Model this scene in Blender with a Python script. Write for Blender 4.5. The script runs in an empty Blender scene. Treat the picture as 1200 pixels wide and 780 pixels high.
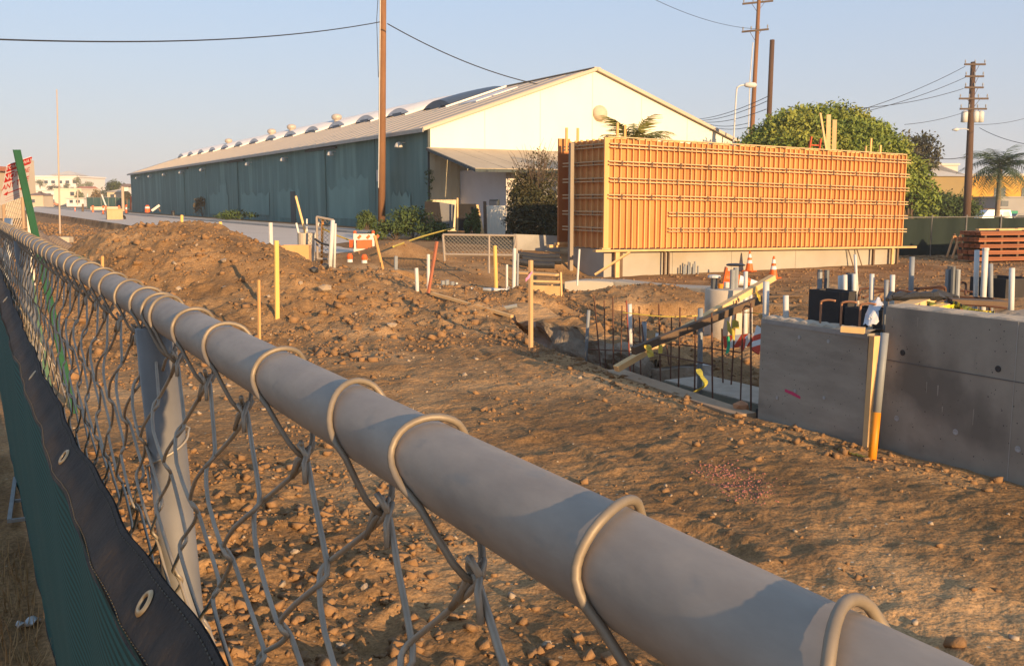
import bpy, math, random
import numpy as np
from mathutils import Vector, Matrix, Euler
random.seed(7)
RNG = np.random.default_rng(11)
SC = bpy.context.scene
COL = SC.collection
R = math.radians

# ------------------------------------------------------------------ camera, sky, sun, exposure
cam_d = bpy.data.cameras.new('camera')
cam = bpy.data.objects.new('camera', cam_d); COL.objects.link(cam)
cam.location = (0, 0, 2.0)
cam_d.sensor_width = 36.0
cam_d.lens = 36.0 * 1130 / 1200
cam_d.clip_start = 0.02
cam_d.clip_end = 6000
cam.rotation_euler = (math.pi / 2 - math.atan(155 / 1130), 0, -R(29.7))
cam_d.dof.use_dof = False
SC.camera = cam

SUN_EL, SUN_ROT = 11.5, 178.3          # low late-afternoon sun behind the camera
world = bpy.data.worlds.new('World'); SC.world = world
world.use_nodes = True
wn = world.node_tree.nodes; wl = world.node_tree.links
bg = wn['Background']
sky = wn.new('ShaderNodeTexSky'); sky.sky_type = 'NISHITA'; sky.sun_disc = False
sky.sun_elevation = R(SUN_EL); sky.sun_rotation = R(SUN_ROT)
sky.altitude = 0; sky.air_density = 1.0; sky.dust_density = 0.6; sky.ozone_density = 1.6
# haze near the horizon: the same all round the sky, by elevation only
geo = wn.new('ShaderNodeTexCoord'); sep = wn.new('ShaderNodeSeparateXYZ'); wl.new(geo.outputs['Generated'], sep.inputs[0])
hz = wn.new('ShaderNodeMapRange'); hz.interpolation_type = 'SMOOTHSTEP'; hz.inputs[1].default_value = -0.02; hz.inputs[2].default_value = 0.42; hz.inputs[3].default_value = 0.86; hz.inputs[4].default_value = 0.6
wl.new(sep.outputs['Z'], hz.inputs[0])
hr = wn.new('ShaderNodeValToRGB'); hr.color_ramp.elements[0].color = (3.45, 3.42, 3.65, 1); hr.color_ramp.elements[1].color = (2.45, 3.55, 5.4, 1)
hr.color_ramp.elements[0].position = 0.0; hr.color_ramp.elements[1].position = 0.36
wl.new(sep.outputs['Z'], hr.inputs['Fac'])
hm = wn.new('ShaderNodeMix'); hm.data_type = 'RGBA'
wl.new(hz.outputs[0], hm.inputs[0]); wl.new(sky.outputs['Color'], hm.inputs[6]); wl.new(hr.outputs['Color'], hm.inputs[7])
wl.new(hm.outputs[2], bg.inputs['Color'])
bg.inputs['Strength'].default_value = 0.108
sun_d = bpy.data.lights.new('sun', 'SUN'); sun_d.energy = 5.0; sun_d.angle = R(0.5)
sun_d.color = (1.0, 0.68, 0.36)
sun = bpy.data.objects.new('sun', sun_d); COL.objects.link(sun)
_a = R(SUN_ROT)
_s = Vector((math.sin(_a) * math.cos(R(SUN_EL)), math.cos(_a) * math.cos(R(SUN_EL)), math.sin(R(SUN_EL))))  # towards the sun
sun.rotation_euler = (-_s).to_track_quat('-Z', 'Y').to_euler()
sun.location = _s * 300
vs = SC.view_settings
SC.display_settings.display_device = 'sRGB'
vs.view_transform = 'Standard'; vs.look = 'None'; vs.exposure = 0.74; vs.gamma = 1.0; vs.use_curve_mapping = False
SC.cycles.use_denoising = True
SC.cycles.max_bounces = 6; SC.cycles.diffuse_bounces = 3; SC.cycles.glossy_bounces = 2
SC.cycles.transmission_bounces = 3; SC.cycles.transparent_max_bounces = 6; SC.cycles.volume_bounces = 0

# ------------------------------------------------------------------ materials
MATS = {}
def M(name, c1, c2=None, scale=4.0, detail=4.0, rough=0.85, metal=0.0, bump=0.0, bscale=None, bdist=0.02,
      rnd=0.0, stretch=None, c3=None, s3=0.6, t3=0.5, contrast=0.25, spec=0.3):
    """procedural material: two colours mixed by noise, a third in larger patches, optional bump and per-object variation"""
    m = bpy.data.materials.new(name); m.use_nodes = True
    nt = m.node_tree; N = nt.nodes; L = nt.links
    b = N['Principled BSDF']
    b.inputs['Roughness'].default_value = rough; b.inputs['Metallic'].default_value = metal
    b.inputs['Specular IOR Level'].default_value = spec
    tc = N.new('ShaderNodeTexCoord'); co = tc.outputs['Object']
    if stretch:
        mp = N.new('ShaderNodeMapping'); mp.inputs['Scale'].default_value = stretch
        L.new(co, mp.inputs['Vector']); co = mp.outputs['Vector']
    col = None
    if c2:
        nz = N.new('ShaderNodeTexNoise'); nz.inputs['Scale'].default_value = scale; nz.inputs['Detail'].default_value = detail
        nz.inputs['Roughness'].default_value = 0.6
        L.new(co, nz.inputs['Vector'])
        rp = N.new('ShaderNodeMapRange'); rp.inputs[1].default_value = 0.5 - contrast; rp.inputs[2].default_value = 0.5 + contrast
        L.new(nz.outputs['Fac'], rp.inputs[0])
        mx = N.new('ShaderNodeMix'); mx.data_type = 'RGBA'
        mx.inputs[6].default_value = (*c1, 1); mx.inputs[7].default_value = (*c2, 1)
        L.new(rp.outputs[0], mx.inputs[0]); col = mx.outputs[2]
        if c3:
            n3 = N.new('ShaderNodeTexNoise'); n3.inputs['Scale'].default_value = s3; n3.inputs['Detail'].default_value = 5
            L.new(co, n3.inputs['Vector'])
            r3 = N.new('ShaderNodeMapRange'); r3.inputs[1].default_value = t3; r3.inputs[2].default_value = t3 + 0.12
            L.new(n3.outputs['Fac'], r3.inputs[0])
            m3 = N.new('ShaderNodeMix'); m3.data_type = 'RGBA'; m3.inputs[7].default_value = (*c3, 1)
            L.new(r3.outputs[0], m3.inputs[0]); L.new(col, m3.inputs[6]); col = m3.outputs[2]
    if rnd:
        oi = N.new('ShaderNodeObjectInfo')
        hv = N.new('ShaderNodeHueSaturation')
        mr = N.new('ShaderNodeMapRange'); mr.inputs[3].default_value = 1 - rnd; mr.inputs[4].default_value = 1 + rnd
        L.new(oi.outputs['Random'], mr.inputs[0]); L.new(mr.outputs[0], hv.inputs['Value'])
        if col: L.new(col, hv.inputs['Color'])
        else: hv.inputs['Color'].default_value = (*c1, 1)
        col = hv.outputs['Color']
    if col: L.new(col, b.inputs['Base Color'])
    else: b.inputs['Base Color'].default_value = (*c1, 1)
    if bump:
        nb = N.new('ShaderNodeTexNoise'); nb.inputs['Scale'].default_value = bscale or scale * 4; nb.inputs['Detail'].default_value = 6
        L.new(co, nb.inputs['Vector'])
        bp = N.new('ShaderNodeBump'); bp.inputs['Strength'].default_value = bump; bp.inputs['Distance'].default_value = bdist
        L.new(nb.outputs['Fac'], bp.inputs['Height']); L.new(bp.outputs['Normal'], b.inputs['Normal'])
    MATS[name] = m
    return m

# ------------------------------------------------------------------ mesh helpers
class MB:
    """collects shapes and links them as one mesh object"""
    def __init__(s): s.v = []; s.f = []; s.uv = None
    def add(s, vs_, fs_):
        o = len(s.v); s.v += [tuple(p) for p in vs_]; s.f += [tuple(i + o for i in f) for f in fs_]; return s
    def box(s, x0, x1, y0, y1, z0, z1):
        return s.add([(x0,y0,z0),(x1,y0,z0),(x1,y1,z0),(x0,y1,z0),(x0,y0,z1),(x1,y0,z1),(x1,y1,z1),(x0,y1,z1)],
                     [(0,3,2,1),(4,5,6,7),(0,1,5,4),(1,2,6,5),(2,3,7,6),(3,0,4,7)])
    def beam(s, p0, p1, w, h, roll=0.0, bev=0.0):
        """square timber from p0 to p1, w across, h in the other direction"""
        p0 = Vector(p0); p1 = Vector(p1); d = (p1 - p0).normalized()
        up = Vector((0,0,1)) if abs(d.z) < 0.95 else Vector((0,1,0))
        a = d.cross(up).normalized(); b = a.cross(d).normalized()
        if roll:
            q = Matrix.Rotation(roll, 3, d); a = q @ a; b = q @ b
        pr = [(-w/2,-h/2),(w/2,-h/2),(w/2,h/2),(-w/2,h/2)]
        vs_ = [p0 + a*x + b*y for x, y in pr] + [p1 + a*x + b*y for x, y in pr]
        return s.add(vs_, [(0,3,2,1),(4,5,6,7),(0,1,5,4),(1,2,6,5),(2,3,7,6),(3,0,4,7)][0:6] if False else
                     [(3,2,1,0),(4,5,6,7),(0,1,5,4),(1,2,6,5),(2,3,7,6),(3,0,4,7)])
    def tube(s, pts, r, n=8, cap=True, twist=0.0):
        pts = [Vector(p) for p in pts]; k = len(pts)
        rs = r if isinstance(r, (list, tuple)) else [r] * k
        t0 = (pts[1] - pts[0]).normalized()
        ref = Vector((0,0,1)) if abs(t0.z) < 0.9 else Vector((1,0,0))
        a = t0.cross(ref).normalized(); o = len(s.v)
        for i, p in enumerate(pts):
            t = (pts[min(i+1,k-1)] - pts[max(i-1,0)])
            t = t.normalized() if t.length > 1e-9 else t0
            a = a - t * a.dot(t)
            a = a.normalized() if a.length > 1e-6 else t.orthogonal().normalized()
            b = t.cross(a)
            for j in range(n):
                q = 2*math.pi*j/n + twist
                s.v.append(tuple(p + (a*math.cos(q) + b*math.sin(q)) * rs[i]))
        for i in range(k-1):
            for j in range(n):
                j2 = (j+1) % n
                s.f.append((o+i*n+j, o+i*n+j2, o+(i+1)*n+j2, o+(i+1)*n+j))
        if cap:
            s.f.append(tuple(o+j for j in range(n))[::-1]); s.f.append(tuple(o+(k-1)*n+j for j in range(n)))
        return s
    def lathe(s, prof, n=16, c=(0,0,0)):
        o = len(s.v); k = len(prof)
        for r, z in prof:
            for j in range(n):
                q = 2*math.pi*j/n
                s.v.append((c[0]+r*math.cos(q), c[1]+r*math.sin(q), c[2]+z))
        for i in range(k-1):
            for j in range(n):
                j2 = (j+1) % n
                s.f.append((o+i*n+j, o+i*n+j2, o+(i+1)*n+j2, o+(i+1)*n+j))
        s.f.append(tuple(o+j for j in range(n))[::-1]); s.f.append(tuple(o+(k-1)*n+j for j in range(n)))
        return s
    def poly_extrude(s, pts, d):
        """closed polygon pts (3-D) pushed along vector d"""
        n = len(pts); d = Vector(d)
        vs_ = [Vector(p) for p in pts] + [Vector(p) + d for p in pts]
        fs_ = [tuple(range(n))[::-1], tuple(range(n, 2*n))] + [(i, (i+1) % n, n + (i+1) % n, n + i) for i in range(n)]
        return s.add(vs_, fs_)
    def grid(s, P, closed_v=False):
        """P[i][j] points"""
        o = len(s.v); a = len(P); b = len(P[0])
        for row in P: s.v += [tuple(p) for p in row]
        for i in range(a-1):
            for j in range(b-1):
                s.f.append((o+i*b+j, o+(i+1)*b+j, o+(i+1)*b+j+1, o+i*b+j+1))
        return s
    def mesh(s, name, m, smooth=False):
        me = bpy.data.meshes.new(name)
        me.from_pydata(s.v, [], s.f)
        if isinstance(m, (list, tuple)):
            for q in m: me.materials.append(q)
        elif m: me.materials.append(m)
        if smooth: me.polygons.foreach_set('use_smooth', [True]*len(me.polygons))
        me.update(); return me
    def build(s, name, m, parent=None, w=None, smooth=False, loc=None):
        """w: world position of the thing's base, subtracted from the points"""
        if w is not None:
            s.v = [(p[0]-w[0], p[1]-w[1], p[2]-w[2]) for p in s.v]
        o = bpy.data.objects.new(name, s.mesh(name, m, smooth)); COL.objects.link(o)
        if parent: o.parent = parent
        elif w is not None: o.location = w
        if loc is not None: o.location = loc
        return o

def npmesh(name, V, Fq, mats, smooth=False, parent=None, mi=None):
    """mesh from numpy arrays; Fq all quads or all triangles"""
    me = bpy.data.meshes.new(name); k = Fq.shape[1]
    me.vertices.add(len(V)); me.vertices.foreach_set('co', np.ascontiguousarray(V, dtype=np.float32).ravel())
    me.loops.add(Fq.size); me.loops.foreach_set('vertex_index', np.ascontiguousarray(Fq, dtype=np.int32).ravel())
    me.polygons.add(len(Fq)); me.polygons.foreach_set('loop_start', np.arange(0, Fq.size, k, dtype=np.int32))
    if smooth: me.polygons.foreach_set('use_smooth', np.ones(len(Fq), dtype=bool))
    for q in (mats if isinstance(mats, (list, tuple)) else [mats]): me.materials.append(q)
    if mi is not None: me.polygons.foreach_set('material_index', np.ascontiguousarray(mi, dtype=np.int32))
    me.update(calc_edges=True)
    o = bpy.data.objects.new(name, me); COL.objects.link(o)
    if parent: o.parent = parent
    return o

def tag(o, label=None, cat=None, group=None, kind=None):
    if label: o['label'] = label
    if cat: o['category'] = cat
    if group: o['group'] = group
    if kind: o['kind'] = kind
    return o
def thing(name, loc, label, cat, group=None, rz=0.0, rx=0.0, ry=0.0):
    o = bpy.data.objects.new(name, None); COL.objects.link(o)
    o.location = loc; o.rotation_euler = (rx, ry, rz); o.empty_display_size = 0.2
    return tag(o, label, cat, group)
def inst(src, loc=(0,0,0), parent=None, rot=None, scale=None, name=None):
    """another object sharing src's mesh"""
    o = src.copy(); COL.objects.link(o); o.parent = parent if parent else src.parent; o.location = loc
    if rot: o.rotation_euler = rot
    if scale: o.scale = scale
    if name: o.name = name
    return o
def copy_tree(o, parent=None):
    kids = [c for c in COL.objects if c.parent == o]
    c = o.copy(); COL.objects.link(c); c.parent = parent
    for k in kids: copy_tree(k, c)
    return c
def text_mesh(parent, txt, M4, size, mat, name='lettering', ext=0.0004):
    """flat printed lettering; M4 places it in the parent's frame"""
    cu = bpy.data.curves.new(name, 'FONT'); cu.body = txt; cu.size = size; cu.align_x = 'CENTER'; cu.align_y = 'CENTER'
    cu.extrude = ext; cu.offset = 0.008 * size * 1.5
    t = bpy.data.objects.new('tmp_text', cu); COL.objects.link(t)
    dg = bpy.context.evaluated_depsgraph_get(); dg.update()
    me = bpy.data.meshes.new_from_object(t.evaluated_get(dg)); me.name = name
    bpy.data.objects.remove(t); bpy.data.curves.remove(cu)
    me.materials.clear(); me.materials.append(mat); me.transform(M4)
    o = bpy.data.objects.new(name, me); COL.objects.link(o); o.parent = parent
    return o

# ------------------------------------------------------------------ the lie of the land
# X runs across the street, Y along it (away from the camera), Z up; the pavement by the fence is Z = 0
def sst(a, b, x):
    t = np.clip((x - a) / (b - a), 0, 1); return t * t * (3 - 2 * t)
def _hash(i, j, s):
    h = (i.astype(np.int64) * 374761393 + j.astype(np.int64) * 668265263 + s * 974634777) & 0xffffffff
    h = ((h ^ (h >> 13)) * 1274126177) & 0xffffffff
    return ((h ^ (h >> 16)) & 0xffff) / 65535.0
def vnoise(x, y, s=0):
    i = np.floor(x); j = np.floor(y); fx = x - i; fy = y - j
    fx = fx * fx * (3 - 2 * fx); fy = fy * fy * (3 - 2 * fy)
    a = _hash(i, j, s); b = _hash(i + 1, j, s); c = _hash(i, j + 1, s); d = _hash(i + 1, j + 1, s)
    return (a * (1 - fx) + b * fx) * (1 - fy) + (c * (1 - fx) + d * fx) * fy - 0.5
def fbm(x, y, s=0, o=4, g=0.5):
    t = 0; a = 1.0
    for k in range(o):
        t = t + a * vnoise(x * 2 ** k + 17.3 * k, y * 2 ** k - 9.1 * k, s + k); a *= g
    return t
def seg_dist(X, Y, pts):
    d = np.full(np.shape(X), 1e9)
    for (x0, y0), (x1, y1) in zip(pts[:-1], pts[1:]):
        dx, dy = x1 - x0, y1 - y0
        t = np.clip(((X - x0) * dx + (Y - y0) * dy) / (dx * dx + dy * dy), 0, 1)
        d = np.minimum(d, np.hypot(X - x0 - t * dx, Y - y0 - t * dy))
    return d
def edge_x(Y):
    return np.interp(Y, [3, 5, 7, 9.3, 11.3, 12.6, 15.75, 18, 21, 25], [6.93, 6.93, 6.75, 7.05, 7.3, 7.55, 8.7, 9.3, 10.2, 11.5])
TR2 = [(12.2, 20.4), (13.2, 18.6), (14.6, 17.7), (16.8, 17.2)]
TR3 = [(9.7, 21.3), (11.2, 22.2), (12.6, 22.6)]
ROAD_X0, ROAD_X1 = 10.8, 19.5
def shape(X, Y):
    """smooth ground without clods"""
    X = np.asarray(X, float); Y = np.asarray(Y, float)
    z = -0.15 * sst(0.30, 0.62, X) + 0 * Y
    z = z + 0.05 * sst(24, 40, Y) * sst(0.3, 1, X)
    # loose bank under the fence
    z = z + 0.10 * np.exp(-((X - 1.0) / 0.55) ** 2) * sst(9, 3, Y)
    # mound of dug earth
    yc = np.interp(X, [0.5, 2, 3, 4.6, 5.9, 7.5, 8.5, 9.4], [24, 25, 24, 22.5, 21.5, 20.5, 19.0, 17.6])
    hc = np.interp(X, [0.6, 1.8, 2.8, 3.6, 4.4, 5.2, 5.9, 6.8, 7.5, 8.5, 9.6, 11], [0.0, 0.45, 1.35, 1.55, 1.5, 1.38, 1.16, .66, .52, .34, .12, 0.0])
    d = Y - yc
    prof = np.where(d < 0, 0.75 * sst(-6.6, -0.3, d) + 0.25 * sst(-9.5, -3, d), sst(8.0, 0.5, d))
    z = z + hc * prof
    z = z + 0.22 * np.exp(-((X - 4.9) ** 2 + (Y - 23) ** 2) / 0.7)
    z = z + 0.75 * np.exp(-((X - 3.7) ** 2 / 2.2 + (Y - 30.5) ** 2 / 8))
    z = z + 0.38 * np.exp(-((X - 9.4) ** 2 / 1.6 + (Y - 21.9) ** 2 / 1.6))
    # street level beyond the site, the warehouse yard and the lot on the right
    Ys = Y - 9 * sst(34.5, 37, X)
    yard = sst(27.6, 31.5, Ys) * sst(ROAD_X0 - 0.05 - 2.2 * sst(40, 28, Y), ROAD_X0 + 0.05, X)
    yard = np.maximum(yard, sst(29.5, 36, Ys) * sst(10, 12, X))
    z = z * (1 - yard) + 0.2 * yard
    cut = sst(ROAD_X0 + 0.02, ROAD_X0 - 0.12, X) * sst(ROAD_X0 - 6, ROAD_X0 - 1.0, X) * sst(46, 54, Y)
    z = z - 0.32 * cut
    z = z - 0.95 * sst(46, 58, X) * sst(140, 110, Y) * sst(20, 34, Y)
    # lower building pad to the right of the retaining wall
    pad = sst(0, 0.28, X - edge_x(Y)) * sst(27.5, 24.5, Ys)
    pad = np.maximum(pad, sst(15.0, 19, X) * sst(30, 28, Ys))
    pad = pad * (1 - 0.45 * sst(16.5, 18.5, Y) * sst(14.5, 12.0, X))
    z = z * (1 - pad) - 0.62 * pad
    z = z + 0.42 * np.exp(-((X - 10.6) ** 2 / 1.6 + (Y - 14.2) ** 2 / 6)) + 0.42 * np.exp(-((X - 10.6) ** 2 / 1.2 + (Y - 18.2) ** 2 / 1.6))
    z = z + 0.42 * np.exp(-((X - 15.6) ** 2 / 3 + (Y - 20.3) ** 2 / 2.2))
    # trenches
    w = 0.95
    t1 = sst(0.02, 0.2, X - edge_x(Y)) * sst(w + 0.75, w + 0.45, X - edge_x(Y)) * sst(7.0, 7.4, Y) * sst(17.6, 16.6, Y)
    z = z * (1 - t1) - 1.0 * t1
    d2 = seg_dist(X, Y, TR2); t2 = sst(0.95, 0.5, d2)
    z = z * (1 - t2) - 1.15 * t2
    d3 = seg_dist(X, Y, TR3); t3 = sst(0.75, 0.4, d3)
    z = z * (1 - t3) - 0.75 * t3
    # spoil heap beside the orange barricade
    z = z + 0.55 * np.exp(-((X - 12.9) ** 2 / 1.3 + (Y - 30.2) ** 2 / 1.6))
    return z
def ground(X, Y):
    X = np.asarray(X, float); Y = np.asarray(Y, float)
    z = shape(X, Y)
    site = sst(0.35, 0.7, X) * sst(60, 35, Y) * sst(40, 30, X)
    hole = site * (1 - sst(ROAD_X0 - 1, ROAD_X0, X) * sst(28.5, 30, Y))
    rough = np.clip(sst(3.2, 0.8, X) * sst(12, 5, Y) + sst(12.5, 15, Y) * sst(9.5, 8, X) + 0.8 * sst(0, .4, X - edge_x(Y)) * sst(24, 20, Y), 0.0, 1.0)
    z = z + hole * ((0.02 + 0.10 * rough) * fbm(X * 0.9, Y * 0.9, 3, 3) + (0.016 + 0.075 * rough) * fbm(X * 3.1, Y * 3.1, 9, 3))
    cl = np.clip(fbm(X * 7.5, Y * 7.5, 21, 2) - 0.05, 0, 1)
    z = z + hole * (0.026 + 0.10 * rough) * cl
    z = z + hole * (0.004 + 0.02 * rough) * fbm(X * 13, Y * 13, 33, 1)
    # wheel ruts and scrape marks on the graded strip, along the street
    flat = hole * sst(2.0, 3.2, X) * sst(7.2, 6.4, X) * sst(14.5, 12, Y)
    z = z + flat * 0.026 * fbm(X * 2.8 + 0.5 * Y, Y * 1.5 - 0.2 * X, 41, 4) + flat * 0.016 * np.clip(fbm(X * 10, Y * 9, 47, 2) + 0.6 * fbm(X * 1.2, Y * 1.2, 48, 2), 0, 1) + flat * 0.035 * np.clip(fbm(X * 5, Y * 5, 52, 3), 0, 1)
    # tyre tracks: shallow bands with a chevron tread, running beside the pit
    for x0, sl in ((4.15, 0.10), (5.75, 0.10), (3.1, 0.26), (4.6, 0.26)):
        u = X - x0 - sl * (Y - 6) - 0.12 * np.sin(Y * 0.7 + x0)
        band = sst(0.21, 0.16, np.abs(u)) * sst(2.6, 3.4, X) * sst(7.0, 6.4, X) * sst(14.5, 12.5, Y) * sst(1.5, 2.5, Y)
        fade = np.clip(0.55 + 1.6 * fbm(X * 0.6, Y * 0.6, 81, 2), 0, 1)
        z = z - band * fade * (0.010 - 0.006 * np.sin((Y + 0.5 * np.abs(u)) * 2 * np.pi / 0.17))
        z = z + fade * 0.018 * np.exp(-((np.abs(u) - 0.25) / 0.05) ** 2) * sst(2.6, 3.4, X) * sst(7.0, 6.4, X) * sst(14.5, 12.5, Y) * sst(1.5, 2.5, Y)
    # a dug hollow with a crumbled lip in the graded strip, and smaller scuffs
    hx, hy = 4.02, 4.55
    dd = np.hypot((X - hx) / 0.16, (Y - hy) / 0.34)
    z = z - 0.05 * sst(1.25, 0.7, dd) + 0.03 * np.exp(-((dd - 1.45) / 0.3) ** 2) * (0.5 + fbm(X * 8, Y * 8, 71, 2))
    for sx, sy, sr, sd in ((5.2, 6.9, .35, .018), (3.2, 9.3, .35, .022), (4.4, 11.0, .5, .03), (2.6, 6.2, .3, .015)):
        dd = np.hypot((X - sx) / sr, (Y - sy) / (sr * .7)); z = z - sd * sst(1.2, .5, dd) + sd * .6 * np.exp(-((dd - 1.4) / .3) ** 2)
    return z
def gz(x, y): return float(ground(np.array([x]), np.array([y]))[0])

# ------------------------------------------------------------------ ground sheet
def axis(stops):
    """stops: (position, step from here on); returns increasing coordinates"""
    out = []
    for (a, s), (b, _) in zip(stops[:-1], stops[1:]):
        n = max(1, int(round((b - a) / s))); out += list(np.linspace(a, b, n, endpoint=False))
    out.append(stops[-1][0]); return np.array(out)
gx = axis([(-2500, 700), (-400, 80), (-80, 15), (-20, 4), (-4, 1), (-1, 0.1), (0.1, 0.027), (3.2, 0.036), (9.6, 0.075), (17, 0.2), (24, 0.5), (45, 3), (120, 20), (400, 150), (2500, 0)])
gy = axis([(-600, 150), (-60, 10), (-10, 1), (-2, 0.1), (0.4, 0.027), (7, 0.038), (13, 0.07), (26, 0.12), (34, 0.4), (60, 2), (130, 8), (400, 60), (1000, 400), (3500, 0)])
XX, YY = np.meshgrid(gx, gy, indexing='ij')
ZZ = ground(XX, YY)
# gentle far slope so that the hill with the houses rises at the end of the street
def far_rise(X, Y): return 9.0 * sst(330, 620, Y) * sst(260, 120, X)
ZZ = ZZ + far_rise(XX, YY)
V = np.stack([XX, YY, ZZ], -1).reshape(-1, 3)
nx, ny = XX.shape
ii, jj = np.meshgrid(np.arange(nx - 1), np.arange(ny - 1), indexing='ij')
q = (ii * ny + jj).ravel()
F4 = np.stack([q, q + ny, q + ny + 1, q + 1], -1)
dirt = M('dirt', (0.375, 0.213, 0.092), (0.225, 0.124, 0.054), scale=1.3, detail=8, rough=0.95, bump=0.9, bscale=16, bdist=0.03,
         c3=(0.43, 0.255, 0.118), s3=0.5, t3=0.52, contrast=0.2, spec=0.1)
def dirt_extra(m):
    """small pale grit and dark damp specks over the soil"""
    nt = m.node_tree; N = nt.nodes; L = nt.links; b = N['Principled BSDF']
    src = b.inputs['Base Color'].links[0].from_socket
    tc = N.new('ShaderNodeTexCoord')
    vo = N.new('ShaderNodeTexVoronoi'); vo.inputs['Scale'].default_value = 13; L.new(tc.outputs['Object'], vo.inputs['Vector'])
    r = N.new('ShaderNodeMapRange'); r.inputs[1].default_value = 0.16; r.inputs[2].default_value = 0.10
    L.new(vo.outputs['Distance'], r.inputs[0])
    wn_ = N.new('ShaderNodeTexWhiteNoise'); L.new(vo.outputs['Position'], wn_.inputs['Vector'])
    g = N.new('ShaderNodeMath'); g.operation = 'GREATER_THAN'; g.inputs[1].default_value = 0.80; L.new(wn_.outputs['Value'], g.inputs[0])
    mu = N.new('ShaderNodeMath'); mu.operation = 'MULTIPLY'; L.new(r.outputs[0], mu.inputs[0]); L.new(g.outputs[0], mu.inputs[1])
    mx = N.new('ShaderNodeMix'); mx.data_type = 'RGBA'; mx.inputs[7].default_value = (0.52, 0.40, 0.26, 1)
    L.new(mu.outputs[0], mx.inputs[0]); L.new(src, mx.inputs[6])
    nz = N.new('ShaderNodeTexNoise'); nz.inputs['Scale'].default_value = 6.5; nz.inputs['Detail'].default_value = 9; nz.inputs['Roughness'].default_value = 0.72
    L.new(tc.outputs['Object'], nz.inputs['Vector'])
    r2 = N.new('ShaderNodeMapRange'); r2.inputs[1].default_value = 0.56; r2.inputs[2].default_value = 0.66; r2.inputs[4].default_value = 0.65
    L.new(nz.outputs['Fac'], r2.inputs[0])
    m2 = N.new('ShaderNodeMix'); m2.data_type = 'RGBA'; m2.inputs[7].default_value = (0.15, 0.085, 0.045, 1)
    L.new(r2.outputs[0], m2.inputs[0]); L.new(mx.outputs[2], m2.inputs[6])
    # fine grain of the soil and broad damp patches
    n4 = N.new('ShaderNodeTexNoise'); n4.inputs['Scale'].default_value = 42; n4.inputs['Detail'].default_value = 6; n4.inputs['Roughness'].default_value = 0.75
    L.new(tc.outputs['Object'], n4.inputs['Vector'])
    r4 = N.new('ShaderNodeMapRange'); r4.inputs[1].default_value = 0.36; r4.inputs[2].default_value = 0.64; r4.inputs[3].default_value = 0.62; r4.inputs[4].default_value = 1.3
    L.new(n4.outputs['Fac'], r4.inputs[0])
    n5 = N.new('ShaderNodeTexNoise'); n5.inputs['Scale'].default_value = 0.45; n5.inputs['Detail'].default_value = 7
    L.new(tc.outputs['Object'], n5.inputs['Vector'])
    r5 = N.new('ShaderNodeMapRange'); r5.inputs[1].default_value = 0.40; r5.inputs[2].default_value = 0.60; r5.inputs[3].default_value = 0.74; r5.inputs[4].default_value = 1.12
    L.new(n5.outputs['Fac'], r5.inputs[0])
    m45 = N.new('ShaderNodeMath'); m45.operation = 'MULTIPLY'; L.new(r4.outputs[0], m45.inputs[0]); L.new(r5.outputs[0], m45.inputs[1])
    hs = N.new('ShaderNodeHueSaturation'); L.new(m2.outputs[2], hs.inputs['Color']); L.new(m45.outputs[0], hs.inputs['Value'])
    L.new(hs.outputs['Color'], b.inputs['Base Color'])
dirt_extra(dirt)
g_ob = npmesh('ground', V, F4, dirt, smooth=False)
g_ob['kind'] = 'structure'
# far ground off the site is greyer: a second material on those faces
far_m = M('far_ground', (0.26, 0.20, 0.13), (0.18, 0.16, 0.10), scale=0.05, rough=0.95)
g_ob.data.materials.append(far_m)
cx = (gx[:-1] + gx[1:]) / 2; cy = (gy[:-1] + gy[1:]) / 2
far_mask = ((cx[:, None] > 46) | (cy[None, :] > 230) | (cx[:, None] < -3))
g_ob.data.polygons.foreach_set('material_index', far_mask.ravel().astype(np.int32))

asphalt = M('road_surface', (0.60, 0.50, 0.40), (0.50, 0.41, 0.32), scale=0.6, detail=7, rough=0.9, bump=0.2, bscale=30)
def sheet(name, m, x0, x1, y0, y1, z, n=40, jag=0.0):
    mb = MB(); P = []
    for i in range(n + 1):
        y = y0 + (y1 - y0) * i / n
        j = jag * float(fbm(np.array([y * 0.35]), np.array([3.0]), 77, 3)[0])
        xr = x1 if jag == 0 else min(x1, 12.9 + j * 3 + max(0.0, y - 38) * 0.8)
        P.append([(x0 + j, y, z), ((x0 + xr) / 2, y, z), (xr, y, z)])
    mb.grid([r[::-1] for r in P]); o = mb.build(name, m); return tag(o, kind='structure')
sheet('road', asphalt, ROAD_X0 + 0.06, 18.9, 31.5, 330, 0.214, 240, 0.12)
conc = M('concrete', (0.42, 0.385, 0.33), (0.33, 0.30, 0.25), scale=1.2, detail=8, rough=0.9, bump=0.25, bscale=22, bdist=0.01, c3=(0.27, 0.245, 0.205), s3=0.7, t3=0.56)
kb = MB(); kb.box(18.9, 19.1, 47, 330, 0.1, 0.33); tag(kb.build('kerb', conc), kind='structure')
walkm = M('pavement_concrete', (0.44, 0.39, 0.32), (0.36, 0.31, 0.25), scale=0.8, rough=0.9, bump=0.2)
mb = MB(); mb.box(19.1, 20.9, 46, 330, 0.1, 0.318); tag(mb.build('pavement', walkm), kind='structure')
# street running across behind the lot on the right
mb = MB(); mb.box(60, 400, 96, 106, 0.0, 0.212); tag(mb.build('cross_street', asphalt), kind='structure')

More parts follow.
